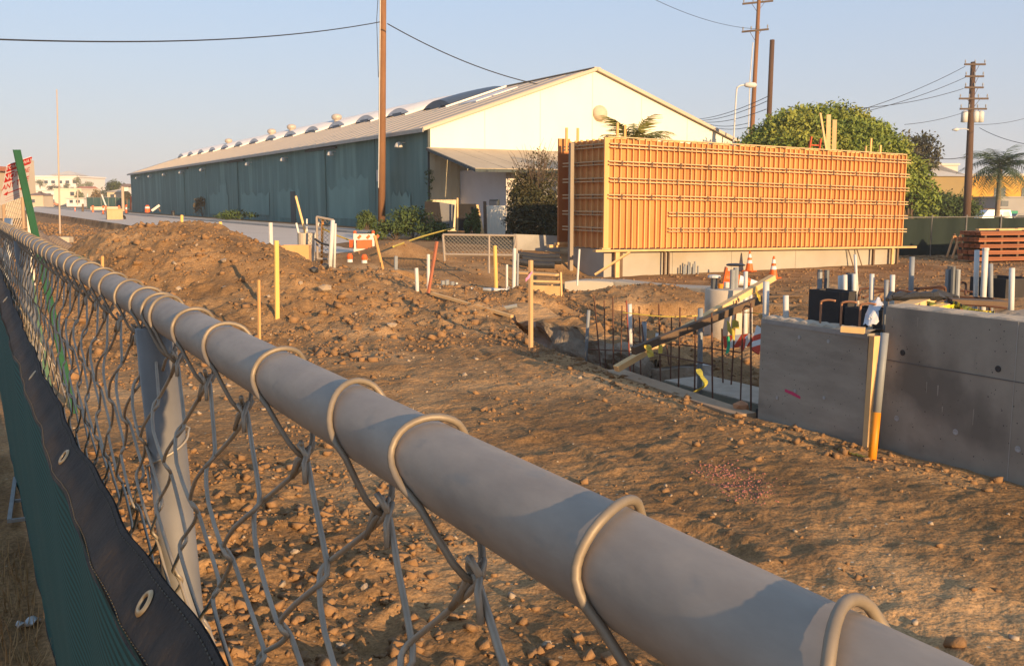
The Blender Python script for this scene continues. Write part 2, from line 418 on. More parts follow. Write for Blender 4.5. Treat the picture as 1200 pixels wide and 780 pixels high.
# ------------------------------------------------------------------ gravel, clods and loose stones
ICO = np.array([[0,0,1],[.894,0,.447],[.276,.851,.447],[-.724,.526,.447],[-.724,-.526,.447],[.276,-.851,.447],
                [.724,.526,-.447],[-.276,.851,-.447],[-.894,0,-.447],[-.276,-.851,-.447],[.724,-.526,-.447],[0,0,-1]])
ICF = np.array([[0,1,2],[0,2,3],[0,3,4],[0,4,5],[0,5,1],[1,6,2],[2,7,3],[3,8,4],[4,9,5],[5,10,1],[6,7,2],[7,8,3],[8,9,4],[9,10,5],[10,6,1],[11,7,6],[11,8,7],[11,9,8],[11,10,9],[11,6,10]])
BOX8 = np.array([[-1,-1,-1],[1,-1,-1],[1,1,-1],[-1,1,-1],[-1,-1,1],[1,-1,1],[1,1,1],[-1,1,1]]) * 0.68
BXF = np.array([[0,3,2],[0,2,1],[4,5,6],[4,6,7],[0,1,5],[0,5,4],[1,2,6],[1,6,5],[2,3,7],[2,7,6],[3,0,4],[3,4,7]])
def stones(name, m, xs, ys, sz, sink=0.3, rng=RNG, label=None):
    n = len(xs); zs = ground(xs, ys)
    P = BOX8[None] * (0.55 + 0.8 * rng.random((n, 8, 3)))
    P = P * (sz[:, None, None] * np.stack([0.8 + .5 * rng.random(n), 0.7 + .4 * rng.random(n), 0.5 + .3 * rng.random(n)], -1)[:, None, :])
    a = rng.random(n) * 6.283; c, s = np.cos(a)[:, None], np.sin(a)[:, None]
    x = P[..., 0] * c - P[..., 1] * s; y = P[..., 0] * s + P[..., 1] * c
    z_ = P[..., 2]; b = (rng.random(n) - .5) * 1.6; c2, s2 = np.cos(b)[:, None], np.sin(b)[:, None]
    x, z_ = x * c2 - z_ * s2, x * s2 + z_ * c2
    V_ = np.stack([x + xs[:, None], y + ys[:, None], z_ + (zs + sz * (0.5 - sink))[:, None]], -1).reshape(-1, 3)
    F_ = (BXF[None] + 8 * np.arange(n)[:, None, None]).reshape(-1, 3)
    o = npmesh(name, V_, F_, m); o['kind'] = 'stuff'; return o
clod_m = M('clod', (0.32, 0.18, 0.082), (0.19, 0.105, 0.048), scale=2.2, rough=0.95, bump=0.6, bscale=60, bdist=0.01)
stone_m = M('pale_stone', (0.42, 0.33, 0.235), (0.30, 0.215, 0.14), scale=2.2, rough=0.9, bump=0.4, bscale=70, bdist=0.006)
def cand(n, x0, x1, y0, y1): return x0 + (x1 - x0) * RNG.random(n), y0 + (y1 - y0) * RNG.random(n)
def lognorm(n, med, sig, lo, hi): return np.clip(med * np.exp(sig * RNG.standard_normal(n)), lo, hi)
def on_site(x, y): return (x < edge_x(y) - 0.05)
# rubble strip just behind the fence
x, y = cand(17000, 0.35, 3.4, 0.4, 9.0); k = RNG.random(17000) < np.clip(1.15 - (x - 0.3) / 2.4, 0.05, 1) * np.clip(0.55 + 2.6 * fbm(x * 1.6, y * 1.6, 91, 3), 0.06, 1); x, y = x[k], y[k]
stones('clods', clod_m, x, y, lognorm(len(x), 0.0085, 0.8, 0.003, 0.05))
# graded strip
x, y = cand(5200, 1.5, 9.0, 1.5, 15.0); k = on_site(x, y) & (RNG.random(len(x)) < np.clip(0.25 + 2.2 * fbm(x * 1.1, y * 1.1, 61, 3), 0.04, 1)); x, y = x[k], y[k]
stones('gravel', clod_m, x, y, lognorm(len(x), 0.0095, 0.75, 0.003, 0.045))
# mound and the dug area
x, y = cand(12000, 1.0, 12.5, 12.0, 26.0); k = (fbm(x * .5, y * .5, 62, 3) > -0.25); x, y = x[k], y[k]
stones('mound_clods', clod_m, x, y, lognorm(len(x), 0.0145, 0.75, 0.006, 0.10))
x, y = cand(2600, 7.0, 17.0, 7.0, 24.0); k = ~on_site(x, y); x, y = x[k], y[k]
stones('pit_clods', clod_m, x, y, lognorm(len(x), 0.02, 0.6, 0.008, 0.10))
# crumbled line along the foot and lip of the graded strip
yy = 4.4 + 9 * RNG.random(650); xx = edge_x(yy) - 0.08 - 0.5 * RNG.random(650) ** 1.4
stones('crumbs', clod_m, xx, yy, lognorm(650, 0.012, 0.75, 0.004, 0.05))
# pale stones among the soil
x, y = cand(650, 0.4, 9.2, 0.8, 22.0); k = on_site(x, y); x, y = x[k], y[k]
stones('pale_pebbles', stone_m, x, y, lognorm(len(x), 0.0095, 0.6, 0.004, 0.03) * (1 + 0.055 * np.clip(y - 8, 0, 20)))
# coarser lumps in the rubble behind the fence, and clods over the far dirt
x, y = cand(420, 0.5, 2.6, 0.6, 7.5)
stones('coarse_rubble', clod_m, x, y, lognorm(len(x), 0.026, 0.35, 0.016, 0.055))
x, y = cand(9000, -3.0, 10.6, 26, 110); k = RNG.random(9000) < np.clip(40 / y, 0, 1); x, y = x[k], y[k]
stones('far_clods', clod_m, x, y, lognorm(len(x), 0.034, 0.6, 0.012, 0.11) * np.clip(y / 45, .8, 1.6))
x, y = cand(4200, 8, 46, 17, 31); k = ~((x > 18.5) & (x < 35) & (y > 26.4)); x, y = x[k], y[k]
stones('lot_clods', clod_m, x, y, lognorm(len(x), 0.03, 0.5, 0.012, 0.10))
# the biggest stones, one by one
rk = []
_rs = random.Random(5)
for i in range(4):
    vs_ = [Vector(p) * (0.72 + 0.5 * _rs.random()) for p in ICO]
    rk.append(MB().add([(p.x, p.y * 0.8, p.z * 0.62) for p in vs_], [tuple(f) for f in ICF]).mesh('rock', stone_m))
NB = 'larger stones loose on the dug soil'
for i, (p, s, lab) in enumerate([((1.356, 5.342, -0.098), .026, 'tan stone in the rubble just right of the first fence post'), ((1.650, 5.581, -0.136), .034, 'flat tan stone seen through the mesh between two wires below the rail'),
        ((1.820, 4.846, -0.136), .036, 'biggest tan stone of the rubble, below the middle of the rail'), ((2.258, 4.475, -0.164), .034, 'tan stone in the rubble under the rail, near its third tie from the right'),
        ((1.495, 4.317, -0.175), .028, 'small tan stone in the rubble at the bottom edge of the photo'), ((2.318, 3.733, -0.122), .034, 'rightmost tan stone of the rubble under the rail'),
        ((3.500, 18.703, 0.341), .09, 'pale stone on the mound close above the rail'), ((4.451, 19.194, 0.818), .08, 'pale stone high on the face of the mound'),
        ((5.756, 17.058, 0.351), .15, 'largest pale stone, right of the yellow stake on the mound'), ((5.474, 17.583, 0.457), .07, 'small pale stone just right of the yellow stake'),
        ((5.327, 10.513, -0.146), .045, 'lone dark tan stone on the graded soil left of the tall stake'), ((5.988, 14.436, -0.026), .09, 'pale stone on the lower slope of the mound')]):
    o = bpy.data.objects.new('rock', rk[i % 4]); COL.objects.link(o)
    o.location = (p[0], p[1], gz(p[0], p[1]) + s * 0.25); o.scale = (s, s, s); o.rotation_euler = (0.2 * _rs.random(), 0.3 * _rs.random(), 6.28 * _rs.random())
    tag(o, lab, 'stone', NB)
# dry grass at the foot of the fence on the near side
gv = []; gf = []
for i in range(520):
    x0 = -0.02 + 0.22 * RNG.random(); y0 = 2.2 + 3.8 * RNG.random(); h = 0.05 + 0.12 * RNG.random(); a = 6.28 * RNG.random(); b = 0.12 * RNG.random()
    dx, dy = math.cos(a), math.sin(a); o = len(gv); z0 = gz(x0, y0)
    gv += [(x0 - dy * .003, y0 + dx * .003, z0), (x0 + dy * .003, y0 - dx * .003, z0), (x0 + dx * b, y0 + dy * b, z0 + h)]; gf.append((o, o + 1, o + 2))
straw = M('straw', (0.42, 0.26, 0.11), (0.28, 0.15, 0.06), scale=9)
tag(MB().add(gv, gf).build('dry_grass', straw), 'dry brown grass at the foot of the fence', 'grass', kind='stuff')
# pink marking paint sprayed on the soil: thin dusting of pink grains
x, y = [], []
pc = ((4.990, 5.158, -0.140)); pd = ((5.135, 5.597, -0.140))
n = 520; t = RNG.random(n); x = pc[0] + (pd[0] - pc[0]) * (t * 2 - .4) + 0.14 * RNG.standard_normal(n); y = pc[1] + (pd[1] - pc[1]) * (t * 2 - .4) + 0.10 * RNG.standard_normal(n)
pink = M('pink_paint', (0.38, 0.14, 0.12), (0.30, 0.13, 0.085), scale=20)
tag(stones('pink_spray_paint', pink, x, y, lognorm(n, 0.006, 0.5, 0.003, 0.013), 0.4), 'faint pink survey paint sprayed on the graded soil', 'paint mark')

# ------------------------------------------------------------------ chain-link fence in the foreground
galv = M('galvanised_pipe', (0.41, 0.335, 0.26), (0.245, 0.20, 0.16), scale=38, contrast=0.3, detail=9, rough=0.6, metal=0.25, bump=0.25, bscale=110, bdist=0.0012, c3=(0.26, 0.23, 0.195), s3=75, t3=0.60, spec=0.35, stretch=(1, 0.45, 1))
wire_m = M('galvanised_wire', (0.42, 0.35, 0.265), (0.28, 0.235, 0.18), scale=30, rough=0.5, metal=0.35, bump=0.08, bscale=300, bdist=0.001)
post_m = M('galvanised_post', (0.25, 0.23, 0.205), (0.155, 0.143, 0.128), scale=9, rough=0.55, metal=0.35, bump=0.05, bscale=120, bdist=0.002)
FX = 0.205; RZ = 1.865; RR = 0.021
LEAN = 0.05
fence = thing('chain_link_fence', (FX + RZ * math.sin(LEAN), 0, RZ - RZ * math.cos(LEAN)), 'galvanised chain link fence with a thick grey top rail running past the camera', 'fence', ry=-LEAN)
def rail_z(y): return RZ + 0.0005 - (0.003 if y > 1.25 else 0.0) * math.sin(math.pi * ((y - 1.25) % 3.0) / 3.0)
rail = MB().tube([(0, y, rail_z(y)) for y in np.arange(-0.6, 14.01, 0.15)], RR, 32).build('top_rail', galv, fence, smooth=True)
# sleeve joint line and weld
MB().lathe([(RR + 0.0006, -0.002), (RR + 0.0014, 0.0), (RR + 0.0006, 0.002)], 28).build('rail_joint', galv, rail, smooth=True).matrix_local = Matrix.Translation((0, 0.50 - 1.9, RZ)) @ Matrix.Rotation(R(90), 4, 'X')
pp = MB().tube([(0, 0, -0.1), (0, 0, 1.842)], 0.024, 20)
post0 = pp.build('post', post_m, fence, smooth=True, loc=(0, 1.27, 0))
for y in (4.27, 7.27, 10.27, 13.27): inst(post0, (0, y, 0))
# ring ties that hold the mesh to the rail; pitch follows the diamonds
MX = -0.0275                                  # mesh plane, on the camera side of the posts
PY, PZ = 0.150, 0.125
KN = [(-6, -.55), (-3, -.30), (-2, -.16), (-1, -.02), (0, .105), (1, .238), (2, .392), (3, .508), (4, .655), (5, .825), (6, .97), (60, .97 + 54 * .15)]
def kn(u): return float(np.interp(u, [a for a, b in KN], [b for a, b in KN]))
Y0 = 0.105
def mxz(z): return -0.003 + (MX + 0.003) * min(1.0, max(0.0, (1.825 - z) / 0.10))
def ring_mesh(seed, dk=0.0):
    def sh(p):
        f = min(1.0, max(0.0, (RR * .3 - p[2]) / 0.05)); return (p[0], p[1] + dk * f, p[2])
    r_ = random.Random(seed); pts = []
    lean = 0.010 + 0.012 * r_.random()
    zt = -0.045                              # height of the top knuckle under the rail centre
    # from the knuckle up the camera side, over the rail and down the far side to the knuckle again
    pts.append((0.008, 0.012, zt + 0.004)); pts.append((-0.002, 0.004, zt - 0.003)); pts.append((-0.012, 0.0, zt + 0.008))
    rr = RR + 0.0023
    for k in range(13):
        a = R(215 - 250 * k / 12)
        x = rr * math.cos(a); z = rr * math.sin(a) + (0.0012 if 3 < k < 9 else 0)
        pts.append((x, -0.004 + lean * k / 12 * 1.1 + 0.006 * math.sin(k * 0.6 + seed), z))
    pts.append((0.010, 0.008, zt + 0.014)); pts.append((0.002, 0.004, zt + 0.002)); pts.append((-0.006, 0.008, zt - 0.006)); pts.append((-0.009, 0.018, zt - 0.020))
    return MB().tube(smooth_path([sh(p) for p in pts], 2), 0.00195, 8)
def smooth_path(p, k=3):
    """Catmull-Rom through the points"""
    p = [Vector(q) for q in p]; out = []
    for i in range(len(p) - 1):
        a = p[max(i - 1, 0)]; b = p[i]; c = p[i + 1]; d = p[min(i + 2, len(p) - 1)]
        for j in range(k):
            t = j / k
            out.append(0.5 * ((2 * b) + (c - a) * t + (2 * a - 5 * b + 4 * c - d) * t * t + (3 * b - a - 3 * c + d) * t ** 3))
    out.append(p[-1]); return out
ring_m = M('tie_wire', (0.30, 0.235, 0.165), (0.20, 0.16, 0.115), scale=40, rough=0.55, metal=0.3)
ring_src = [ring_mesh(s, -.035).build('tie_ring', ring_m, fence, smooth=True, loc=(0, Y0 - (s + 1.7) * PY, RZ)) for s in range(3)]
for yt, yk in ((0.158, .108), (0.268, .238), (0.432, .392), (0.535, .508), (0.698, .655), (0.869, .825), (1.010, .970), (1.155, 1.12), (1.20, 1.17)):
    yt += 0.008
    ring_mesh(int(yt * 100), yk - yt).build('tie_ring', ring_m, fence, smooth=True, loc=(0, yt, rail_z(yt)))
ry = [kn(k) + .085 for k in range(8, 60)]
for k, y in enumerate(ry): inst(ring_src[(k * 5 + k // 3) % 3], (0, y - 0.05 + random.uniform(-0.018, 0.018), rail_z(y)))
# woven wires: each is a flattened zigzag hooked into its neighbours
def wire_pts(sgn, z_top, z_bot, seed, fine):
    r_ = random.Random(seed); pts = []; z = z_top; side = 0; k = 0
    h = PY / 2
    while z > z_bot:
        y = (-h / 2 if side == 0 else h / 2) * sgn
        ov = 0.0055 * (-1 if side == 0 else 1) * sgn
        jx = r_.uniform(-.0018, .0018); jz = r_.uniform(-.0025, .0025); jy = r_.uniform(-.002, .002)
        fx = 0.0032 * (1 if side == 0 else -1)
        if fine:
            m0, m1, m2 = mxz(z + .0075), mxz(z), mxz(z - .0075)
            pts += [(m0 + jx - fx, y + jy - ov * 0.25, z + jz + 0.0075), (m1 + jx, y + jy + ov, z + jz), (m2 + jx + fx, y + jy - ov * 0.25, z + jz - 0.0075)]
            # slight belly of the straight leg
            y2 = -y; m = 0.5
            pts.append((mxz(z - PZ / 4) + jx * .5 + fx * 1.2, y + (y2 - y) * m * .78 + jy, z - PZ / 4 + jz + 0.004))
        else:
            pts += [(mxz(z) + jx - fx, y, z + 0.006), (mxz(z) + jx + fx, y, z - 0.006)]
        z -= PZ / 2; side = 1 - side; k += 1
    return pts
zt = 1.822
fine_src = {}
for sgn in (1, -1):
    for v in range(4):
        mb = MB(); p = wire_pts(sgn, zt, 0.06, v * 2 + (sgn > 0), True)
        mb.tube(smooth_path(p, 2), 0.00205, 6)
        # selvage: the cut end turned over
        mb.tube([(-.003, p[1][1], zt - 0.002), (.001, p[1][1] + 0.006 * sgn, zt + 0.004), (-.006, p[1][1] + 0.014 * sgn, zt - 0.005), (-.008, p[1][1] + 0.020 * sgn, zt - 0.018)], 0.0019, 6)
        fine_src[(sgn, v)] = mb.mesh('wire', wire_m, True)
far_src = {sgn: MB().tube(wire_pts(sgn, zt, 0.06, 3, False), 0.0021, 4).mesh('wire', wire_m, True) for sgn in (1, -1)}
for k in range(-6, 124):
    ya, yb = kn(k / 2), kn((k + 1) / 2); y = (ya + yb) / 2
    sgn = 1 if k % 2 == 0 else -1
    me = fine_src[(sgn, (k * 7 // 3) % 4)] if k < 34 else far_src[sgn]
    o = bpy.data.objects.new('wire', me); COL.objects.link(o); o.parent = fence
    o.location = (random.uniform(-.0015, .0015), y, random.uniform(-.003, .003)); o.scale = (1, (yb - ya) / (PY / 2), 1)
# wires tying the mesh to the first post
for z in (1.66, 1.28, 0.9, 0.5):
    pts = [(MX - 0.006, -0.05, z - 0.012)] + [(0.027 * math.cos(R(200 - 220 * q / 8)) , 0.027 * math.sin(R(200 - 220 * q / 8)) * -1, z + 0.006 * q) for q in range(9)] + [(MX - 0.006, 0.03, z + 0.052)]
    MB().tube(smooth_path(pts, 2), 0.0016, 6).build('post_tie', wire_m, post0, smooth=True)

# ------------------------------------------------------------------ slipped green windscreen with black grommet band
screen_m = M('green_screen_fabric', (0.010, 0.046, 0.036), (0.016, 0.060, 0.048), scale=40, rough=0.8, bump=0.3, bscale=220, bdist=0.002)
def stripes(m, dark, scale, width=0.45):
    nt = m.node_tree; N = nt.nodes; L = nt.links; b = N['Principled BSDF']
    src = b.inputs['Base Color'].links[0].from_socket
    at = N.new('ShaderNodeAttribute'); at.attribute_name = 'run'; at.attribute_type = 'GEOMETRY'
    mu = N.new('ShaderNodeMath'); mu.operation = 'MULTIPLY'; mu.inputs[1].default_value = scale; L.new(at.outputs['Fac'], mu.inputs[0])
    fr = N.new('ShaderNodeMath'); fr.operation = 'FRACT'; L.new(mu.outputs[0], fr.inputs[0])
    gt = N.new('ShaderNodeMath'); gt.operation = 'GREATER_THAN'; gt.inputs[1].default_value = width; L.new(fr.outputs[0], gt.inputs[0])
    mx = N.new('ShaderNodeMix'); mx.data_type = 'RGBA'; mx.inputs[7].default_value = (*dark, 1)
    L.new(gt.outputs[0], mx.inputs[0]); L.new(src, mx.inputs[6]); L.new(mx.outputs[2], b.inputs['Base Color'])
stripes(screen_m, (0.020, 0.115, 0.105), 55)
band_m = M('black_webbing', (0.028, 0.021, 0.017), (0.062, 0.044, 0.031), scale=14, detail=7, rough=0.8, bump=0.7, bscale=70, bdist=0.004)
brass = M('brass_grommet', (0.55, 0.38, 0.20), (0.42, 0.28, 0.15), scale=40, rough=0.35, metal=0.8)
thread = M('stitching', (0.10, 0.085, 0.06), None)
scr = thing('windscreen', (0.16, 0, 0), 'dark green fabric windscreen with a black grommet band slipping down the fence', 'windscreen')
def hem_top(y): return float(np.interp(y, [-.3, .3, .74, 1.2, 1.83, 2.6, 3.6, 5.4, 9], [1.74, 1.69, 1.637, 1.598, 1.571, 1.575, 1.60, 1.68, 1.70]))
def hem_pt(y, t, off=0.0):
    """t 0..1 from the upper to the lower edge of the band"""
    w = 0.006 * math.sin(y * 9.0) + 0.003 * math.sin(y * 23 + 1)
    pk = 0.0035 * max(0.0, math.sin(y * 31 + 1.2 * math.sin(y * 7))) ** 3 * math.sin(math.pi * t)
    x = 0.158 - 0.042 * t + w * 0.5 - pk - off * 0.8
    z = hem_top(y) - 0.052 * t - 0.004 * math.sin(y * 14) * t + off * 0.6
    return (x, y + 0.006 * t, z)
ysr = np.arange(-0.3, 8.5, 0.02)
mb = MB(); mb.grid([[hem_pt(y, t) for t in np.linspace(0, 1, 9)] for y in ysr]); nf = len(mb.f)
mb.grid([[hem_pt(y, t, -0.004) for t in np.linspace(1, 0, 3)] for y in ysr])
mb.build('hem_band', band_m, scr, w=(0.16, 0, 0), smooth=True)
for t in (0.10, 0.90):
    sm = MB()
    for y in np.arange(0.5, 3.2, 0.011):
        a = Vector(hem_pt(y, t, 0.0012)); b = Vector(hem_pt(y + 0.006, t, 0.0012)); sm.tube([a, b], 0.0007, 4)
    sm.build('stitching', thread, scr, w=(0.16, 0, 0))['kind'] = 'stuff'
# the fabric below the band: hangs with soft folds and ends in a loose lower edge
def fab_pt(y, s):
    z0 = hem_top(y) - 0.046 - 0.004 * math.sin(y * 14)
    zb = 0.03 + 0.012 * math.sin(y * 3)
    z = z0 + (zb - z0) * s
    x0 = 0.158 - 0.038 + 0.003 * math.sin(y * 9)
    bulge = 0.012 * math.sin(math.pi * min(1, s * 1.1)) + 0.006 * math.sin(y * 6.5 + 3 * s) * s + 0.004 * math.sin(11 * s + y * 2)
    return (x0 - bulge * (1 - .5 * s) + 0.115 * s ** 1.1, y + 0.02 * s + 0.02 * math.sin(5 * s + y), z)
mb = MB(); srow = np.linspace(0, 1, 44)
ysf = np.arange(-0.3, 8.5, 0.05)
mb.grid([[fab_pt(y, s) for s in srow] for y in ysf])
fo = mb.build('fabric', screen_m, scr, w=(0.16, 0, 0), smooth=True)
at = fo.data.attributes.new('run', 'FLOAT', 'POINT'); at.data.foreach_set('value', np.tile(srow * 1.5, len(ysf)).astype(np.float32))
MB().tube([fab_pt(y, 1.0) for y in ysf], 0.004, 6).build('lower_seam', band_m, scr, w=(0.16, 0, 0), smooth=True)
gsrc = MB()
prof = [(0.0075, 0.0), (0.0080, 0.0020), (0.0100, 0.0030), (0.0135, 0.0022), (0.0150, 0.0004)]
for i in range(len(prof) - 1):
    pass
o_ = len(gsrc.v); n_ = 24
for r_, z_ in prof:
    for j in range(n_): gsrc.v.append((r_ * math.cos(2 * math.pi * j / n_), r_ * math.sin(2 * math.pi * j / n_), z_))
for i in range(len(prof) - 1):
    for j in range(n_): gsrc.f.append((o_ + i*n_ + j, o_ + (i+1)*n_ + j, o_ + (i+1)*n_ + (j+1) % n_, o_ + i*n_ + (j+1) % n_)[::-1])
gme = gsrc.mesh('grommet', brass, True)
hole_m = M('grommet_hole', (0.012, 0.010, 0.008), None)
hme = MB().lathe([(0.0074, 0.0), (0.0074, 0.0006)], 20).mesh('grommet_hole', hole_m)
for y in (1.0, 1.84, 2.72, 4.3, 6.0, 7.5):
    a = Vector(hem_pt(y, 0.42)); dy = (Vector(hem_pt(y + .01, .42)) - Vector(hem_pt(y - .01, .42))).normalized()
    dt = (Vector(hem_pt(y, 0.2)) - Vector(hem_pt(y, 0.7))).normalized(); nrm = dy.cross(dt).normalized()
    if nrm.z < 0: nrm = -nrm
    rm = Matrix((dy, nrm.cross(dy), nrm)).transposed().to_4x4()
    g = bpy.data.objects.new('grommet', gme); COL.objects.link(g); g.parent = scr
    g.matrix_local = Matrix.Translation(a - Vector((0.16, 0, 0)) + nrm * 0.001) @ rm
    hq = bpy.data.objects.new('grommet_hole', hme); COL.objects.link(hq); hq.parent = g
# ------------------------------------------------------------------ litter on the near side
steel = M('dull_steel', (0.34, 0.34, 0.33), (0.24, 0.24, 0.23), scale=12, rough=0.5, metal=0.5)
a = (0.148, 6.499, 0.050); b = (0.228, 7.514, 0.050)
t = thing('steel_rack', (a[0], a[1], 0.0), 'small grey steel frame lying on the soil at the foot of the fence', 'steel frame')
d = Vector((b[0] - a[0], b[1] - a[1], 0)); e = Vector((0.22, -0.01, 0))
for q in (0.05, 0.95):
    pass
MB().beam((0, 0, 0.05), (d.x, d.y, 0.05), 0.025, 0.025).build('side_bar', steel, t)
for q in (0.0, 0.42): MB().beam(d * q + Vector((0, 0, 0.05)), d * q + e + Vector((0, 0, 0.05)), 0.02, 0.02).build('rung', steel, t)
MB().beam(e + Vector((0, 0, 0.05)), e + d + Vector((0, 0, 0.05)), 0.025, 0.025).build('side_bar', steel, t)
wp = M('crumpled_plastic', (0.60, 0.60, 0.58), (0.48, 0.48, 0.47), scale=6, rough=0.5)
c = (0.159, 4.894, 0.030)
mb = MB(); P = []
for i in range(7):
    P.append([(0.055 * (i - 3) / 3, 0.035 * (j - 2) / 2 * math.sqrt(max(0.1, 1 - ((i - 3) / 3.3) ** 2)), 0.02 + 0.012 * math.sin(i * 1.7) + 0.01 * math.cos(j * 1.9)) for j in range(5)])
mb.grid(P); o = mb.build('plastic_scrap', wp, smooth=True); o.location = (c[0], c[1], gz(c[0], c[1])); o.rotation_euler = (0, 0, 0.5)
o.modifiers.new('thick', 'SOLIDIFY').thickness = 0.003
tag(o, 'oval white plastic scrap on the dark soil below the windscreen', 'plastic scrap')

# ------------------------------------------------------------------ long teal warehouse
WX, WY, WZ = 24.15, 52.2, 0.2
WL = 112.0; HW = 11.7; EZ = 6.15; AZ = 10.18
SL = (AZ - EZ) / HW
teal = M('teal_siding', (0.125, 0.225, 0.205), (0.085, 0.165, 0.155), scale=0.9, detail=7, rough=0.75, bump=0.1, bscale=14, rnd=0.10,
         stretch=(1, 1.6, 0.16), c3=(0.16, 0.27, 0.24), s3=0.5, t3=0.53, contrast=0.2)
def corrugate(m, axis_, freq, dist=0.03, strength=0.7):
    """fine ribs pressed into sheet metal: relief far below a pixel across"""
    nt = m.node_tree; N = nt.nodes; L = nt.links; b = N['Principled BSDF']
    tc = N.new('ShaderNodeTexCoord'); sp = N.new('ShaderNodeSeparateXYZ'); L.new(tc.outputs['Object'], sp.inputs[0])
    mu = N.new('ShaderNodeMath'); mu.operation = 'MULTIPLY'; mu.inputs[1].default_value = freq; L.new(sp.outputs[axis_], mu.inputs[0])
    sn = N.new('ShaderNodeMath'); sn.operation = 'SINE'; L.new(mu.outputs[0], sn.inputs[0])
    bp = N.new('ShaderNodeBump'); bp.inputs['Strength'].default_value = strength; bp.inputs['Distance'].default_value = dist
    L.new(sn.outputs[0], bp.inputs['Height'])
    if b.inputs['Normal'].links: L.new(b.inputs['Normal'].links[0].from_socket, bp.inputs['Normal'])
    L.new(bp.outputs['Normal'], b.inputs['Normal'])
corrugate(teal, 1, 40)
patch_m = M('teal_repaint', (0.165, 0.285, 0.26), (0.12, 0.225, 0.205), scale=1.1, detail=6, rough=0.75, rnd=0.06, stretch=(1, 1, 0.3))
cream = M('cream_siding', (0.82, 0.77, 0.64), (0.78, 0.72, 0.58), scale=0.7, detail=6, rough=0.8, bump=0.05, bscale=9, stretch=(1, 1, 0.3))
roof_m = M('roof_sheet', (0.56, 0.46, 0.35), (0.45, 0.365, 0.27), scale=0.7, detail=6, rough=0.8, stretch=(0.25, 1, 0.25))
corrugate(roof_m, 1, 20, 0.02, 0.4)
white_p = M('white_roof_paint', (0.80, 0.74, 0.68), (0.70, 0.63, 0.56), scale=1.5, rough=0.7)
dark_gl = M('dark_glazing', (0.045, 0.06, 0.08), (0.07, 0.085, 0.10), scale=2, rough=0.4)
trim_m = M('dark_trim', (0.05, 0.065, 0.065), (0.08, 0.09, 0.085), scale=3, rough=0.7)
wh = thing('warehouse', (WX, WY, WZ), 'long teal corrugated warehouse with cream gable end and skylights along its roof', 'warehouse')
W = (WX, WY, WZ)
H = EZ - WZ
# side wall: siding panels between seams, some of them sliding doors that stand proud
seams = [0.0]
for y in (8.3, 18.1, 22.4, 32.3, 44.2, 47.8, 58.5, 70.1, 75.0, 86.0, 97.0, 104.5, WL): seams.append(y)
doors = {2: 1, 5: 1, 8: 1, 10: 0}
MB().box(0.02, 0.12, 0, WL, -0.3, H).build('wall_core', trim_m, wh)
for i in range(len(seams) - 1):
    a, b = seams[i] + 0.035, seams[i + 1] - 0.035
    pr = 0.10 if doors.get(i) else 0.012 * (i % 2)
    mb = MB().box(-0.03 - pr, 0.02, a, b, -0.05, H - 0.35 if doors.get(i) else H - 0.02)
    p = mb.build('sliding_door' if doors.get(i) else 'siding_panel', teal, wh)
    if doors.get(i):
        MB().box(-0.22, 0.0, a - 2.6, b + 0.2, H - 0.42, H - 0.25).build('door_track', trim_m, wh)
# patches of newer paint, each a sheet on the wall
for pi_, (y0, y1, z0, z1) in enumerate(((9.5, 15.8, 0.7, 3.4), (12.0, 17.6, 0.5, 2.7), (24.5, 31.0, 0.3, 2.7), (48.5, 57, 0.3, 2.5), (49, 52, 2.0, 3.6), (33.5, 43, 0.4, 2.4), (2.5, 5.5, 0.4, 2.2))):
    n = 9; mb = MB(); P = []
    for q in range(n + 1):
        y = y0 + (y1 - y0) * q / n; zz = z1 + 0.22 * math.sin(q * 2.3 + y0)
        P.append([(-0.052 - 0.006 * pi_, y, z0 + .02 * pi_), (-0.052 - 0.006 * pi_, y, zz)])
    mb.grid([r[::-1] for r in P]).build('paint_patch', patch_m, wh)
# small door, notice, drip line
MB().box(-0.10, 0.0, 25.8, 27.1, 0.0, 2.55).build('door', trim_m, wh)
sg = M('notice_white', (0.6, 0.6, 0.58), None)
MB().box(-0.09, -0.05, 18.2, 18.85, 2.25, 2.85).build('notice', sg, wh)
# roof: two slopes with an overhang
def rz_(x): return EZ - WZ + x * SL
rm = MB()
for s in (0, 1):
    x0, x1 = (-0.45, HW) if s == 0 else (HW, 2 * HW + 0.45)
    za = rz_(x0) if s == 0 else rz_(HW); zb = rz_(HW) if s == 0 else rz_(2 * HW - x1)
    rm.poly_extrude([(x0, -0.30, za + 0.02), (x1, -0.30, zb + 0.02), (x1, -0.30, zb + 0.16), (x0, -0.30, za + 0.16)], (0, WL + 0.6, 0))
roof = rm.build('roof', roof_m, wh)
MB().beam((-0.47, -0.3, rz_(-0.45) + 0.03), (-0.47, WL + 0.3, rz_(-0.45) + 0.03), 0.06, 0.20).build('eave_fascia', M('fascia', (0.45, 0.42, 0.36), (0.36, 0.33, 0.28), scale=2), wh)
MB().beam((HW, -0.3, rz_(HW) + 0.17), (HW, WL + 0.3, rz_(HW) + 0.17), 0.5, 0.05).build('ridge_cap', roof_m, wh)
for s in (0, 1):
    e0 = (-0.45, -0.31, rz_(-0.45) + 0.10) if s == 0 else (2 * HW + 0.45, -0.31, rz_(-0.45) + 0.10)
    MB().beam(e0, (HW, -0.31, rz_(HW) + 0.10), 0.05, 0.20).build('verge_trim', roof_m, wh)
# roof sheets run up the slope: standing laps
lap = MB().beam((0, 0, 0), (HW - 0.2, 0, (HW - 0.2) * SL), 0.05, 0.035).build('roof_lap', roof_m, roof, loc=(-0.3, 0.6, rz_(-0.3) + 0.165))
for k in range(1, 52): inst(lap, (-0.3, 0.6 + 2.1 * k, rz_(-0.3) + 0.165), roof)
